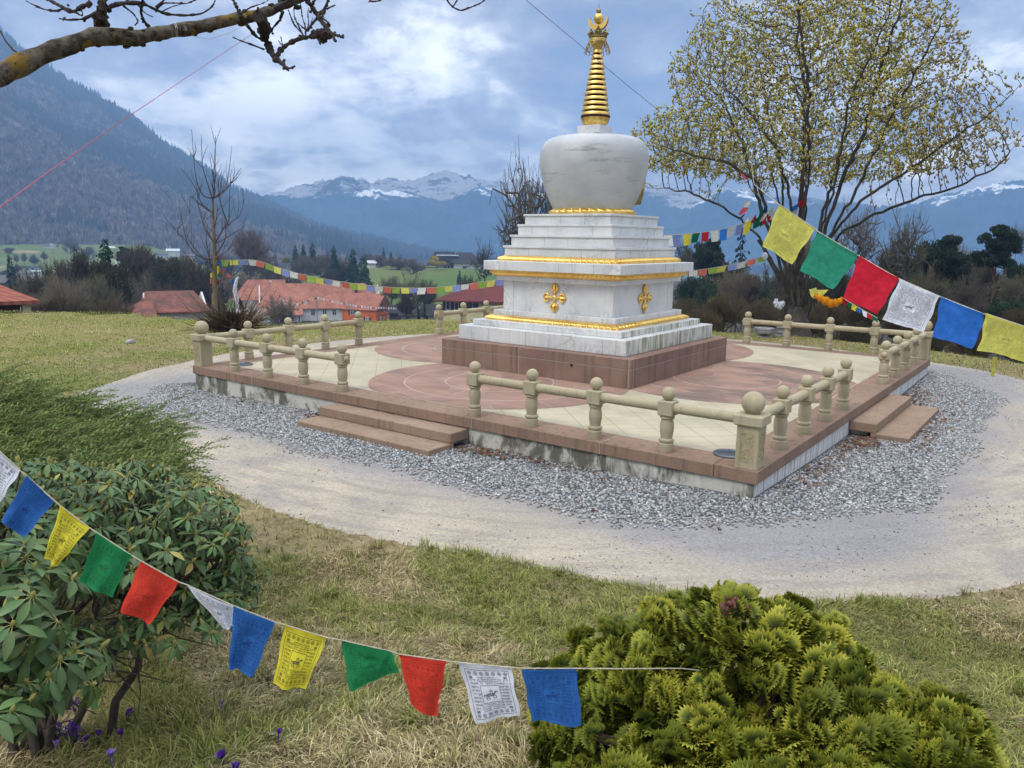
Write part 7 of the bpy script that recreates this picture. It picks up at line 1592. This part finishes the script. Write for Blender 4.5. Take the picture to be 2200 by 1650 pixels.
def spike(x, y, lb, s):
    p = None
    for D in np.arange(1.6, 4, .01):
        t = at(x, y+35*s, D)
        if t[2] < gz(t[0], t[1])+0.02: p = t; break
    g0 = np.array([p[0], p[1], gz(p[0], p[1])]); r = root('flower_cluster', g0, lb, 'flower', 'violet flower clusters under the rhododendron'); rg = np.random.default_rng(int(x)); q = MB()
    for i in range(46):
        a = rg.uniform(0, 6.28); z = rg.uniform(.03, .10*s); o = RX*math.cos(a)+FX*math.sin(a); rr_ = .030*s*rg.uniform(.4, 1); c = g0+UP*z+o*rr_
        for j in range(4):
            b = a+j*1.57; e = (RX*math.cos(b)+FX*math.sin(b))*.008+o*.004+UP*rg.uniform(-.003, .007); s2 = np.cross(e, UP)*.4; q.add([c, c+e*.6+s2, c+e*1.3, c+e*.6-s2], [(0, 1, 2, 3)])
    q.build('petals', PUR, r); q = MB()
    for i in range(14):
        a = rg.uniform(0, 6.28); o = RX*math.cos(a)+FX*math.sin(a); L = rg.uniform(.07, .13); s2 = np.cross(UP, o)*.003; q.add([g0-s2, g0+s2, g0+UP*L*.7+o*L*.3+s2, g0+UP*L*.7+o*L*.3-s2, g0+UP*L*.85+o*L*.75], [(0, 1, 2, 3), (3, 2, 4)])
    q.build('leaves', CLEAF, r)
spike(120, 1556, 'dense violet flower cluster at the lower left, left one of the pair', 1.0); spike(156, 1560, 'dense violet flower cluster at the lower left, right one of the pair', 1.0); spike(158, 1498, 'dark violet flower cluster shaded under rhododendron leaves', .9)
# ---------------------------------------------------------------- prayer flags
CLOTH = {}
def cloth(name, c, tr=0.35):
    if name not in CLOTH:
        m, gg, b = newmat(name+'_flag_cloth', 0.9, 0, 0.1)
        n1 = gg.noise(gg.pos, 26, 5, 0.65); n2 = gg.noise(gg.pos, 420, 2, 0.6)
        cc_ = gg.mix(1.0, c, gg.ramp(n1, [(0.3, 0.74), (0.7, 1.16)]), 'MULTIPLY'); cc_ = gg.mix(1.0, cc_, gg.ramp(n2, [(0.3, 0.92), (0.7, 1.06)]), 'MULTIPLY')
        gg.put(b.inputs['Base Color'], cc_); bump(gg, b, gg.m('ADD', gg.m('MULTIPLY', n1, .6), gg.m('MULTIPLY', n2, .12)), 0.35, 0.004)
        t = gg.n('ShaderNodeBsdfTranslucent', {'Color': cc_}); ms = gg.n('ShaderNodeMixShader', {0: tr, 1: b.outputs[0], 2: t.outputs[0]}); gg.put(m.node_tree.nodes['Material Output'].inputs[0], ms.outputs[0]); CLOTH[name] = m
    return CLOTH[name]
FC = {'white': (0.74, 0.75, 0.80), 'blue': (0.035, 0.145, 0.43), 'yellow': (0.80, 0.69, 0.055), 'green': (0.025, 0.25, 0.085), 'red': (0.72, 0.060, 0.035),
      'pale_yellow': (0.66, 0.62, 0.13), 'teal': (0.035, 0.265, 0.165), 'crimson': (0.60, 0.022, 0.045), 'clear_blue': (0.035, 0.16, 0.54), 'lime': (0.30, 0.42, 0.08), 'salmon': (0.62, 0.17, 0.13), 'lilac': (0.26, 0.30, 0.58), 'cream': (0.66, 0.64, 0.58), 'orange': (0.75, 0.30, 0.01), 'dark_red': (0.28, 0.012, 0.02), 'navy': (0.02, 0.035, 0.13), 'dark_green': (0.008, 0.115, 0.055), 'pink': (0.70, 0.13, 0.14)}
def ink(name, c): 
    k = 'ink_'+name
    if k not in CLOTH: CLOTH[k] = simple(k, c, c, 5, 0.9, 0)
    return CLOTH[k]
INK = {'white': (0.10, 0.10, 0.125), 'blue': (0.018, 0.055, 0.22), 'yellow': (0.085, 0.075, 0.03), 'green': (0.010, 0.11, 0.042), 'red': (0.40, 0.032, 0.02), 'pale_yellow': (0.27, 0.255, 0.085), 'teal': (0.026, 0.20, 0.13), 'crimson': (0.42, 0.018, 0.035), 'clear_blue': (0.028, 0.095, 0.42)}
CORNERS = {}
def flag(par, cs, D, colr, seed, printed=None, wave=0.012, label=None, lean=0.0, nu=12, nv=14, fold=None):
    """cs: TL, TR, BR, BL in the photograph; D: distance of the left and the right edge"""
    rg = np.random.default_rng(seed); D = (D, D) if not hasattr(D, '__len__') else D
    P = [at(*cs[0], D[0]), at(*cs[1], D[1]), at(*cs[2], D[1]-lean), at(*cs[3], D[0]-lean)]
    ph = rg.uniform(0, 6.28, 4); fq = rg.uniform(5, 8); nrm = np.cross(P[1]-P[0], P[3]-P[0]); nrm /= np.linalg.norm(nrm); nrm = nrm if np.dot(nrm, FX) < 0 else -nrm
    wid = np.linalg.norm(P[1]-P[0])
    def Sf(u, v, off=0.0):
        u = np.asarray(u, float); v = np.asarray(v, float); sag = 0.018*wid*np.sin(u*math.pi)*(1-v)**2
        p = (P[0]*(1-u)[..., None]+P[1]*u[..., None])*(1-v)[..., None]+(P[3]*(1-u)[..., None]+P[2]*u[..., None])*v[..., None]
        w_ = wave*(np.sin(u*fq+ph[0]+v*1.5)*(0.25+v)+0.55*np.sin(v*5+ph[1]+u*2)+0.4*np.sin(u*13+ph[2])*v*v)
        edge = 0.012*wid*(np.sin(u*8+ph[3])*v**4+0.35*np.sin(u*41+ph[1])*v**8)
        sidee = 0.014*wid*np.sin(v*11+ph[0])*(np.abs(2*u-1)**6)*np.sign(u-.5)
        dn = (P[3]-P[0])/np.linalg.norm(P[3]-P[0]); ac = (P[1]-P[0])/wid
        return p+nrm*(w_[..., None]+off)+dn*(edge+sag)[..., None]+ac*sidee[..., None]
    V = []; F = []; mi = []
    U, Vv = np.meshgrid(np.linspace(0, 1, nu), np.linspace(0, 1, nv), indexing='ij'); g_ = Sf(U, Vv).reshape(-1, 3); V.append(g_); b0 = len(g_)
    I, J = np.meshgrid(np.arange(nu-1), np.arange(nv-1), indexing='ij'); f = np.stack([I*nv+J, (I+1)*nv+J, (I+1)*nv+J+1, I*nv+J+1], -1).reshape(-1, 4); F.append(f); mi += [0]*len(f)
    if nu > 5:      # hem folded over the cord
        uu = np.linspace(0, 1, nu); hm = np.concatenate([Sf(uu, np.zeros(nu)-0.012, 0.0035), Sf(uu, np.zeros(nu)+0.055, 0.0022)]); V.append(hm); f = np.array([(i, i+1, nu+i+1, nu+i) for i in range(nu-1)])+b0; F.append(f); mi += [0]*len(f); b0 += len(hm)
    if printed:
        quads = []
        def strk(pts, w_):
            for (a, b), (c, d) in zip(pts[:-1], pts[1:]):
                L = math.hypot(c-a, d-b)+1e-9; nx, ny = -(d-b)/L*w_, (c-a)/L*w_; quads.append([(a-nx, b-ny), (c-nx, d-ny), (c+nx, d+ny), (a+nx, b+ny)])
        def row(u0, u1, v, h, gw):
            u = u0
            while u < u1-gw*.6:
                g1 = gw*rg.uniform(.5, 1.0)
                if rg.random() < 0.90:
                    strk([(u, v), (u+g1, v)], h*.09)
                    for k in range(rg.integers(1, 3)): x = u+g1*rg.random(); strk([(x, v), (x+rg.normal()*gw*.15, v+h*rg.uniform(.3, .75))], gw*.085)
                    if rg.random() < .5: strk([(u, v+h*.45), (u+g1*.5, v+h*.62), (u+g1, v+h*.4)], h*.06)
                u += g1+gw*.14
        def frame_(u0, u1, v0, v1, w_):
            for a, b in (((u0, v0), (u1, v0)), ((u1, v0), (u1, v1)), ((u1, v1), (u0, v1)), ((u0, v1), (u0, v0))): strk([tuple(np.array(a)+(np.array(b)-np.array(a))*t) for t in np.linspace(0, 1, 7)], w_)
        def beast(cx, cy, sx, sy, w_):       # small walking horse with a jewel on its back, in a few brush strokes
            for pts, k in (([(-.8, .05), (-.45, -.1), (0, -.05), (.4, -.12)], 2.6), ([(-.75, .2), (-.3, .22), (.2, .18), (.45, .1)], 2.0), ([(.38, -.05), (.62, -.42), (.8, -.55)], 2.4), ([(.8, -.58), (1.0, -.42)], 2.2), ([(.66, -.62), (.5, -.35), (.36, -.2)], 1.0),
                           ([(-.7, .15), (-.85, .5), (-.7, .85)], 1.6), ([(-.5, .2), (-.5, .55), (-.3, .85)], 1.6), ([(.3, .15), (.2, .5), (.35, .85)], 1.6), ([(.42, .1), (.65, .4), (.6, .75)], 1.6), ([(-.8, .05), (-1.05, -.1), (-1.1, .4)], 1.6),
                           ([(-.15, -.1), (-.2, -.4), (0, -.65), (.2, -.4), (.1, -.12)], 1.2), ([(-.3, -.5), (-.1, -.8), (.1, -.8), (.3, -.5)], .9)): strk([(cx+x*sx, cy+y*sy) for x, y in pts], w_*k)
        if printed == 'horse':
            frame_(.08, .92, .10, .93, .004)
            for k in range(7):
                for vv in (.16, .87): 
                    c = .15+k*.117; strk([(c+.035*math.cos(t), vv+.030*math.sin(t)) for t in np.linspace(0, 6.28, 8)], .004); strk([(c-.02, vv+.012), (c, vv-.015), (c+.02, vv+.012), (c-.012, vv)], .0035)
            for k in range(4): row(.30, .70, .225+k*.034, .026, .030); row(.28, .72, .695+k*.034, .026, .030)
            for k in range(9): row(.13, .30, .27+k*.058, .040, .030); row(.70, .88, .27+k*.058, .040, .030)
            frame_(.31, .69, .37, .67, .004); beast(.5, .53, .135, .10, .0042)
            for sx in (.16, .84):
                for sy in (.235, .80): strk([(sx+.03*math.cos(t), sy+.022*math.sin(2*t)) for t in np.linspace(0, 6.28, 9)], .006)
        else:
            frame_(.07, .93, .085, .94, .003); 
            for k in range(27):
                v = .115+k*.0295
                if .42 < v < .60: row(.10, .36, v, .024, .022); row(.64, .91, v, .024, .022)
                else: row(.10, .91, v, .024, .022)
            beast(.5, .515, .11, .075, .0032)
        Q = np.array(quads); Q = np.clip(Q, 0.01, 0.99); pv = Sf(Q[..., 0], Q[..., 1], 0.0016).reshape(-1, 3); f = np.arange(len(pv)).reshape(-1, 4)+b0; V.append(pv); F.append(f); mi += [1]*len(f); b0 += len(pv)
    mats = [cloth(colr, FC[colr])]+([ink(colr, INK[colr])] if printed else [])
    o = npmesh('flag', np.concatenate(V), np.concatenate(F), None, par, mats=mats, fm=mi, smooth_=True)
    if label: o['label'] = label
    return P, o
CORD = simple('cream_cord', (0.56, 0.50, 0.36), (0.40, 0.35, 0.25), 120, 0.9, 0.3)
def cordmesh(par, pts, r, mat=CORD, name='cord', n=6):
    q = MB(); q.tube(pts, r, n); return q.build(name, mat, par, True)
# long string in front, from the left edge into the dwarf cypress
FG = [((-48, 925), (44, 1012), (2, 1077), (-75, 1085), 'white', 'horse', 'white flag cut by the left edge'), ((57, 1022), (117, 1076), (52, 1157), (3, 1120), 'blue', 'horse', None), ((130, 1087), (192, 1134), (121, 1219), (95, 1198), 'yellow', 'horse', None), ((209, 1145), (282, 1193), (241, 1284), (168, 1250), 'green', 'horse', None),
      ((303, 1205), (385, 1251), (321, 1342), (258, 1312), 'red', 'horse', None), ((398, 1255), (502, 1302), (501, 1347), (478, 1352), 'white', 'horse', 'white flag blown into a narrow triangle'), ((503, 1302), (590, 1336), (545, 1453), (491, 1436), 'blue', 'horse', None), ((611, 1342), (703, 1370), (655, 1484), (587, 1470), 'yellow', 'horse', 'yellow flag with clear dark print'),
      ((732, 1375), (842, 1400), (858, 1447), (752, 1481), 'green', 'horse', 'green flag folded over along the cord'), ((856, 1405), (959, 1420), (938, 1546), (884, 1520), 'red', 'horse', None), ((985, 1423), (1097, 1434), (1119, 1540), (1021, 1550), 'white', 'horse', 'white flag with black horse print'), ((1123, 1436), (1237, 1436), (1251, 1558), (1142, 1550), 'blue', 'horse', None)]
fs = root('prayer_flag_string', at(590, 1338, 2.08), 'near string of small printed prayer flags from the left edge to the dwarf cypress', 'prayer flags', 'prayer flag strings')
def fD(x): return float(np.interp(x, [-60, 300, 700, 1240, 1460], [2.25, 2.12, 2.06, 2.02, 2.16]))
cp = [at(-330, 640, 2.35), at(-150, 815, 2.30)]
for i, (a, b, c, d, colr, pr, lb) in enumerate(FG):
    P, o = flag(fs, (a, b, c, d), (fD(a[0]), fD(b[0])), colr, 100+i, pr, 0.010, lb, 0.02); cp += [P[0], P[1]]
    if lb and 'folded' in lb:
        flag(fs, ((738, 1378), (838, 1400), (818, 1428), (770, 1404)), (fD(738)-.014, fD(838)-.014), 'green', 300, None, 0.003, 'folded flap of the green flag', 0.0, 8, 6)
cp += [at(1330, 1437, 2.08), at(1462, 1436, 2.30), at(1520, 1442, 2.62)]
cordmesh(fs, cp, 0.0018)
# big flags from the blossoming tree out of the frame at the right
BF = [((1672, 438), (1752, 492), (1700, 566), (1638, 528), 'pale_yellow', 'text'), ((1757, 497), (1844, 549), (1790, 622), (1718, 580), 'teal', None), ((1848, 551), (1931, 599), (1886, 676), (1811, 640), 'crimson', None), ((1934, 600), (2019, 637), (1981, 713), (1893, 686), 'white', 'text'), ((2022, 638), (2115, 675), (2090, 749), (2004, 723), 'clear_blue', None), ((2118, 674), (2232, 712), (2222, 781), (2097, 751), 'pale_yellow', 'text')]
bs = root('prayer_flag_string', at(1931, 599, 4.6), 'string of six large plain and printed prayer flags slanting down to the right edge', 'prayer flags', 'prayer flag strings')
def bD(x): return float(np.interp(x, [1590, 1660, 2230, 2500], [18.0, 5.0, 4.2, 4.0]))
cp = [tp(1585, 362, -1.2), at(1620, 396, 10.0)]
for i, (a, b, c, d, colr, pr) in enumerate(BF):
    P, o = flag(bs, (a, b, c, d), (bD(a[0]), bD(b[0])), colr, 140+i, pr, 0.010, None, 0.05); cp += [P[0], P[1]]
cp += [at(2420, 790, 4.0), at(2700, 900, 4.0)]
cordmesh(bs, cp, 0.003)
P0 = at(2139, 767, 4.25); q = MB(); q.prism([(-.012, 0), (.012, 0), (.006, -.05), (.004, -.095), (-.012, -.09), (-.008, -.05)], P0, RX, UP, FX, 0.002); q.build('loose_ribbon', cloth('pale_yellow', FC['pale_yellow']), bs)
# posts outside the frame that hold the two near strings
for x_, y_, D_, top_, lb in ((2700, 900, 4.0, 1.75, 'plain wooden post outside the right edge holding the large flags'),):
    p = at(x_, y_, D_); g0 = gz(p[0], p[1]); r = root('wooden_post', (p[0], p[1], g0), lb, 'post'); q = MB(); q.tube([(p[0], p[1], g0-.2), (p[0], p[1], p[2]+.1)], .04, 10); q.build('shaft', BARK, r, True)

# small flags: strings across the lawn, behind the stupa, in the valley
def string(label, pts, Ds, seq, pitch, fw, fh, seed, hide=None, r=0.006, wave=0.02, start=0, skip0=0.0, sl=0.0):
    """pts in the photograph with distances; flags of fw x fh metres every pitch metres"""
    P3 = np.array([at(x, y, D) for (x, y), D in zip(pts, Ds)]); t = np.linspace(0, 1, len(P3)); tt_ = np.linspace(0, 1, 240); Q = np.stack([np.interp(tt_, t, P3[:, k]) for k in range(3)], -1)
    for _ in range(10): Q[1:-1] = (Q[:-2]+2*Q[1:-1]+Q[2:])/4
    s = np.concatenate([[0], np.cumsum(np.linalg.norm(np.diff(Q, axis=0), axis=1))]); rt = root('prayer_flag_string', Q[len(Q)//2], label, 'prayer flags', 'prayer flag strings'); rg = np.random.default_rng(seed)
    cordmesh(rt, Q[::4], r, n=4); k = start
    for s0 in np.arange(skip0, s[-1]-fw, pitch):
        A = np.array([np.interp(s0, s, Q[:, j]) for j in range(3)]); B = np.array([np.interp(s0+fw, s, Q[:, j]) for j in range(3)]); x = topx(A)[0]; colr = seq[k % len(seq)]; k += 1
        if hide and hide[0] < x < hide[1]: continue
        h = fh*rg.uniform(.85, 1.1); dn = -UP*h+(B-A)/np.linalg.norm(B-A)*rg.normal()*h*.15+FX*rg.normal()*h*.25+(B-A)/np.linalg.norm(B-A)*sl*h; n = 4 if fw > .12 else 2
        U, Vv = np.meshgrid(np.linspace(0, 1, n), np.linspace(0, 1, n), indexing='ij'); ins = rg.uniform(0, .12)
        g_ = A+(B-A)*(0.5+(U-.5)*(1-ins*Vv))[..., None]+dn*Vv[..., None]+FX*(wave*np.sin(U*4+k)*Vv)[..., None]; I, J = np.meshgrid(np.arange(n-1), np.arange(n-1), indexing='ij')
        npmesh('flag', g_.reshape(-1, 3), np.stack([I*n+J, (I+1)*n+J, (I+1)*n+J+1, I*n+J+1], -1).reshape(-1, 4), cloth(colr, FC[colr]), rt, smooth_=True)
    return rt
five = ['lime', 'pale_yellow', 'lilac', 'cream', 'salmon']
string('long pale faded prayer flag string from the young tree past the stupa', [(474, 559), (500, 559), (540, 558), (556, 560), (600, 576), (650, 590), (700, 600), (770, 611), (830, 617), (890, 619), (950, 617), (1010, 610), (1075, 600), (1200, 592), (1330, 590), (1480, 583), (1530, 576), (1580, 567), (1620, 556), (1660, 545)],
       [LD+.1, LD, 24, 23.9, 23.7, 23.5, 23.3, 23, 22.8, 22.6, 22.4, 22.2, 22, 21.8, 21.7, 21.6, 21.6, 21.6, 21.6, 21.6], five, 0.252, 0.238, 0.165, 5, hide=(1082, 1478))
string('short string of strong coloured flags rising from behind the stupa tiers to the blossoming tree', [(1425, 506), (1470, 503), (1520, 498), (1560, 491), (1600, 479), (1640, 462), (1668, 440)], [19, 19.4, 19.9, 20.3, 20.8, 21.2, 21.6], ['cream', 'lilac', 'yellow', 'dark_green', 'crimson', 'cream', 'clear_blue'], 0.292, 0.235, 0.265, 6, skip0=0.02, sl=-0.15)
string('tight string of small bright flags hanging below the big red flag', [(1811, 640), (1828, 651), (1850, 664), (1872, 676), (1886, 684)], [14, 14, 14, 14, 14], ['dark_red', 'dark_green', 'yellow', 'clear_blue', 'white', 'crimson', 'dark_green', 'yellow', 'clear_blue'], 0.088, 0.086, 0.085, 7)
string('far string of tiny flags sagging left of the pole before the farmhouse roof', [(580, 644), (600, 649), (620, 652), (640, 652), (660, 645), (682, 638)], [150]*6, ['white', 'yellow', 'dark_red', 'cream', 'pink'], 0.48, 0.33, 0.36, 8, r=0.02)
string('far string of tiny white flags running right from the pole to the sheds', [(682, 638), (720, 647), (760, 655), (800, 659), (850, 661), (890, 660), (930, 657)], [150, 148, 146, 144, 140, 136, 132], ['white', 'cream', 'white', 'white', 'pink'], 0.62, 0.34, 0.34, 9, r=0.02)
string('far second string of tiny flags on the farmhouse roof left of the pole', [(600, 632), (606, 642), (625, 654), (650, 651), (668, 643)], [151]*5, ['dark_red', 'white', 'white', 'pink'], 0.55, 0.33, 0.36, 10, r=0.02)
# crumpled bundles in the trees
def bundle(label, items, P0, grp='bunched flags in the trees'):
    r = root('flag_bundle', P0, label, 'prayer flags', grp)
    for i, (cs, D, colr) in enumerate(items):
        flag(r, cs, D, colr, 500+i+int(P0[0]*10) % 97, None, 0.03, None, 0.05, 5, 5)
    return r
z7 = lambda X, Y: (400+X/9.167, 540+Y/9.167)
def qd(D, colr, *pts): return ([z7(*p) for p in pts], D, colr)
bundle('bunch of small bright flags knotted round the young pruned trunk', [qd(24.1, 'blue', (600, 190), (690, 200), (720, 330), (660, 300)), qd(24.1, 'yellow', (585, 300), (655, 280), (670, 400), (600, 460)), qd(24.1, 'green', (600, 440), (670, 410), (690, 470), (650, 540)), qd(24.0, 'red', (690, 400), (770, 350), (760, 390), (730, 450)), qd(24.1, 'blue', (770, 340), (840, 330), (850, 380), (800, 420)),
       qd(24.0, 'pink', (780, 480), (830, 440), (890, 510), (830, 545)), qd(24.1, 'dark_red', (580, 130), (620, 95), (650, 150), (610, 165)), qd(24.0, 'yellow', (470, 440), (520, 420), (530, 510), (475, 530)), qd(24.0, 'salmon', (470, 545), (525, 545), (500, 650), (475, 640)), qd(24.0, 'cream', (540, 470), (580, 480), (600, 600), (565, 560)), qd(24.0, 'crimson', (600, 580), (660, 590), (650, 660), (615, 650)), qd(24.2, 'clear_blue', (905, 545), (945, 550), (950, 640), (900, 650))], lp(463, 580))
z8 = lambda X, Y: (1420+X/7.333, 420+Y/7.333)
def qe(D, colr, *pts): return ([z8(*p) for p in pts], D, colr)
bundle('bunch of dark and faded flags tied among the left stems of the blossoming tree', [qe(21, 'cream', (1330, 90), (1420, 80), (1380, 190), (1300, 180)), qe(21, 'pink', (1290, 190), (1380, 195), (1320, 290), (1215, 310)), qe(21, 'navy', (1290, 300), (1330, 290), (1270, 350), (1205, 400)), qe(21, 'cream', (1350, 310), (1385, 360), (1355, 520), (1325, 380)), qe(21.1, 'pale_yellow', (1385, 380), (1440, 440), (1430, 525), (1370, 520)), qe(21, 'dark_red', (1500, 290), (1490, 400), (1450, 435), (1405, 440)),
       qe(21.1, 'dark_green', (1490, 345), (1600, 340), (1600, 470), (1465, 480)), qe(21, 'dark_green', (1600, 150), (1620, 300), (1560, 360), (1530, 330)), qe(21.1, 'navy', (1640, 150), (1680, 190), (1660, 270), (1600, 280)), qe(21, 'cream', (1640, 300), (1700, 270), (1600, 400), (1550, 410)), qe(21, 'dark_red', (1670, 330), (1740, 320), (1700, 420), (1680, 430)), qe(21, 'clear_blue', (1290, 490), (1310, 560), (1270, 700), (1230, 690))], tp(1620, 470))
bundle('blue and red flags high among the stems above the large yellow flag', [([(1697, 447), (1717, 436), (1712, 450), (1702, 455)], 21.3, 'clear_blue'), ([(1705, 452), (1716, 445), (1712, 470), (1706, 462)], 21.3, 'cream'), ([(1713, 436), (1732, 423), (1729, 440), (1715, 446)], 21.3, 'dark_red'), ([(1588, 368), (1598, 374), (1607, 388), (1600, 386)], 20.5, 'pink')], tp(1712, 445))
bundle('pale yellow scarf ends tied to the trunk of the blossoming tree', [([(1738, 622), (1754, 618), (1756, 640), (1744, 638)], 20.6, 'pale_yellow'), ([(1752, 622), (1780, 622), (1768, 636), (1760, 636)], 20.6, 'pale_yellow'), ([(1740, 630), (1752, 630), (1756, 642), (1744, 640)], 20.5, 'pale_yellow')], tp(1748, 630))
def scarf(name, label, colr, px_, D, r, cat='scarf'):
    P3 = [at(x, y, D) for x, y in px_]; t = np.linspace(0, 1, len(P3)); tt_ = np.linspace(0, 1, 24); Q = np.stack([np.interp(tt_, t, np.array(P3)[:, k]) for k in range(3)], -1); Q[1:-1] = (Q[:-2]+2*Q[1:-1]+Q[2:])/4
    R_ = r*(0.35+0.8*np.sin(np.linspace(0.1, math.pi-.1, 24)))*(1+.2*np.sin(np.arange(24)*1.7)); q = MB(); q.tube(Q, R_, 10); rt = root(name, Q[0], label, cat); q.build('cloth', cloth(colr, FC[colr]), rt, True)
scarf('ceremonial_scarf', 'orange scarf sagging from the blossoming trunk to the small flags', 'orange', [(1748, 634), (1765, 642), (1785, 652), (1800, 650), (1811, 640)], 19.0, .085)
scarf('ceremonial_scarf', 'white crumpled scarf tied to the left stem of the blossoming tree', 'white', [(1668, 642), (1667, 652), (1674, 658), (1681, 652), (1685, 648)], 21.0, .075)
scarf('ceremonial_scarf', 'small white cloth hanging from a cut branch stub below the large yellow flag', 'white', [(1643, 542), (1644, 550), (1643, 558)], 21.0, .06)
q = MB(); r = root('cut_branch', tp(1672, 600), 'dark cut branch stub sticking out left of the blossoming trunk', 'branch'); q.tube([tp(1690, 640), tp(1672, 590), tp(1650, 552), tp(1640, 530), tp(1629, 515)], [.09, .075, .06, .05, .05], 8); q.build('wood', DKBARK, r, True)
# red cords against the sky
RED = simple('pink_red_cord', (0.45, 0.13, 0.17), (0.38, 0.10, 0.14), 60, .8, 0); PURP = simple('purple_cord', (0.22, 0.10, 0.18), (0.17, 0.08, 0.15), 60, .8, 0)
r = root('red_cord', at(250, 268, 2.8), 'pink red cord running down to the left from the overhanging limb', 'cord'); cordmesh(r, [at(540, 74, 3.55), at(400, 167, 3.3), at(250, 268, 3.0), at(120, 358, 2.7), at(0, 445, 2.4), at(-250, 625, 2.0)], [.0009, .0010, .0012, .0014, .0016, .0018], RED)
r = root('purple_cord', at(1255, 104, 12), 'thin purple cord passing before the gilded spire to the blossoming tree', 'cord'); cordmesh(r, [at(1010, -110, 5), at(1130, 0, 8), at(1255, 104, 12), at(1300, 143, 13.0), at(1350, 185, 16), at(1416, 238, 20)], [.0018, .0027, .0036, .004, .005, .0055], PURP)
r = root('thin_wire', at(400, 82, 3.5), 'thin pale wire looped round the overhanging limb', 'wire'); cordmesh(r, [at(420, 80, 3.42), at(450, 84, 3.4), at(490, 72, 3.42), at(520, 57, 3.45)], .0007, simple('grey_wire', (0.3, 0.3, 0.3), (0.25, 0.25, 0.25), 5, .5, 0)); 
q = MB()
for x in (377, 380): q.tube([at(x-3, 48, 3.42), at(x+1, 60, 3.38), at(x+2, 80, 3.42)], .0008, 5)
q.build('wire_loop', simple('white_wire', (0.6, 0.6, 0.58), (0.5, 0.5, 0.48), 5, .5, 0), r)

# ---------------------------------------------------------------- stone bowl, lantern, small stone, dry weeds
bp_ = onz(1641, 726, -0.36); bw = root('stone_bowl', bp_, 'round grey fluted stone bowl beyond the far balustrade by the blossoming tree', 'bowl')
OLDST = simple('weathered_stone', (0.36, 0.35, 0.33), (0.17, 0.165, 0.155), 5, .95, .5)
q = MB(); q.lathe(tuple(bp_), [(0.20, 0.0), (0.20, 0.05), (0.13, 0.07), (0.14, 0.09), (0.24, 0.13), (0.265, 0.19), (0.262, 0.205), (0.215, 0.21), (0.215, 0.222), (0.255, 0.228), (0.25, 0.265), (0.20, 0.27), (0.10, 0.25)], 40, flute=lambda a, z: 1+(.03*math.sin(a*14) if .09 < z < .2 else 0)); q.build('bowl', OLDST, bw, True)
lp_ = onz(1679, 724, -0.36); sl = root('stone_lantern', lp_, 'small grey stone lantern beside the bowl, half hidden by a post', 'lantern'); q = MB()
for z0, z1, h in ((0, .05, .17), (.05, .11, .09), (.11, .15, .12), (.15, .24, .08), (.24, .28, .12), (.28, .32, .07)): q.box((lp_[0]-h, lp_[1]-h, lp_[2]+z0), (lp_[0]+h, lp_[1]+h, lp_[2]+z1), None, .008)
q.build('lantern', OLDST, sl)
sp = onz(281, 735, -0.42); q = MB(); q.ball(tuple(sp), .12, 12, (1.2, 1, .6)); o = q.build('field_stone', OLDST, None, True, origin=tuple(sp)); tag(o, 'small dark stone lying in the dry lawn left of the terrace', 'stone')
wp_ = at(52, 858, 7.0); wp_[2] = gz(wp_[0], wp_[1]); wd = root('dry_weed', wp_, 'upright brown dry weed stalks above the juniper at the left', 'weed'); q = MB(); rg = np.random.default_rng(4)
for i in range(5):
    o = RX*rg.normal()*.05+FX*rg.normal()*.05; q.tube([wp_+o, wp_+o*1.3+UP*.18, wp_+o*1.8+UP*rg.uniform(.28, .42)], [.004, .003, .002], 5)
    for k in range(6): q.ball(wp_+o*1.6+UP*rg.uniform(.2, .4)+rg.normal(size=3)*.012, .008, 6)
q.build('stalks', simple('dry_stalk', (0.16, 0.085, 0.05), (0.10, 0.06, 0.04), 20, .95, 0), wd, True)
